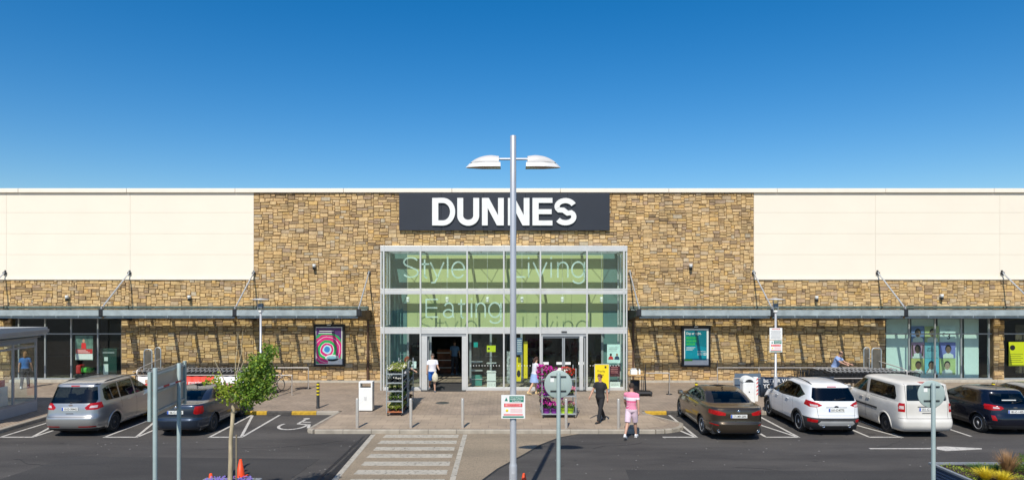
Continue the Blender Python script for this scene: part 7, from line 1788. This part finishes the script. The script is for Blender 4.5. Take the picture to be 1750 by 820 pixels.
for p, c in ((.30, (.72, .09, .22)), (.56, (.80, .72, .76)), (.72, (.78, .25, .36))): q_ = e.new(p); q_.color = (*c, 1)
mr = t_.nodes.new('ShaderNodeMapRange'); mr.inputs[1].default_value = .85; mr.inputs[2].default_value = 1.5; t_.links.new(sp.outputs['Z'], mr.inputs[0]); t_.links.new(mr.outputs[0], cr_.inputs[0])
mx = t_.nodes.new('ShaderNodeMix'); mx.data_type = 'RGBA'; lt = t_.nodes.new('ShaderNodeMath'); lt.operation = 'LESS_THAN'; lt.inputs[1].default_value = 1.17; t_.links.new(sp.outputs['Z'], lt.inputs[0])
mm_ = t_.nodes.new('ShaderNodeMath'); mm_.operation = 'MULTIPLY'; t_.links.new(lt.outputs[0], mm_.inputs[0]); t_.links.new(wv.outputs['Fac'], mm_.inputs[1]); t_.links.new(mm_.outputs[0], mx.inputs[0])
t_.links.new(cr_.outputs[0], mx.inputs[6]); mx.inputs[7].default_value = (.80, .45, .55, 1); t_.links.new(mx.outputs[2], b_.inputs['Base Color'])
Y = 22.0; person(X(1079, Y), Y, 0.0, R(155), 'person in pink and white t-shirt and pale shorts walking off the plaza', 1.78, 2, legs=((18, 4), (-20, 22)), arms=((-20, 12, 14), (22, 12, 28)), head=(14, 4),
    topmat=mpk, bottom=(.72, .55, .62), shoe=(.72, .72, .72), hair=(.04, .025, .015), skin=(.50, .28, .19))
# woman in blue skirt
Y = 29.9; person(X(913, Y), Y, PZ, R(118), 'person in a white top and pale blue skirt reaching to the flower trolley', 1.64, 8, legs=((-20, 12), (16, 8)), arms=((22, 10, 30), (16, 10, 40)), head=(0, 12),
    top=(.62, .62, .66), bottom=(.30, .42, .66), skirt=True, shoe=(.62, .45, .22), hair=(.05, .02, .012), hairstyle='long', female=True, sleeve=.35, skin=(.60, .36, .22))
# man collecting trolleys
Y = 31.75; person(X(1425, Y), Y, PZ, R(42), 'balding person in a light blue shirt bending over the right trolley rows', 1.78, 24, legs=((6, 4), (-4, 4)), arms=((52, 14, 22), (46, 14, 26)), head=(0, 18),
    top=(.26, .36, .60), bottom=(.03, .035, .06), shorts=False, shoe=(.02, .02, .02), build_=1.2, hair=(.05, .035, .025), hairstyle='bald', skin=(.50, .26, .17))
# woman passing the kiosk
Y = 31.6; person(X(43, Y), Y, PZ, R(200), 'person in a blue top and dark trousers seen through the glazed kiosk', 1.70, 0, legs=((14, 4), (-14, 10)), arms=((12, 12, 12), (-10, 12, 12)),
    top=(.02, .12, .34), bottom=(.02, .022, .03), shorts=False, shoe=(.6, .6, .6), hair=(.20, .10, .04), hairstyle='long', female=True)
# person behind the plant trolleys
Y = 30.2; person(X(693.5, Y), Y, PZ, R(60), 'person with reddish brown hair and striped top behind the tall plant trolleys', 1.62, 6, legs=((6, 6), (-8, 8)), arms=((30, 10, 30), (24, 10, 40)), head=(0, 16),
    top=(.42, .42, .44), bottom=(.03, .03, .05), shorts=False, shoe=(.1, .1, .1), hair=(.16, .045, .015), hairstyle='long', female=True)
# shopper in the dark of the doorway
Y = 36.5; person(X(777, Y), Y, PZ-.005, R(170), 'dim person in a blue shirt deep inside the open doorway', 1.8, 0, legs=((10, 4), (-8, 6)), arms=((10, 10, 10), (20, 12, 20)), top=(.12, .22, .38), bottom=(.03, .03, .04), shorts=False, shoe=(.3, .3, .3))
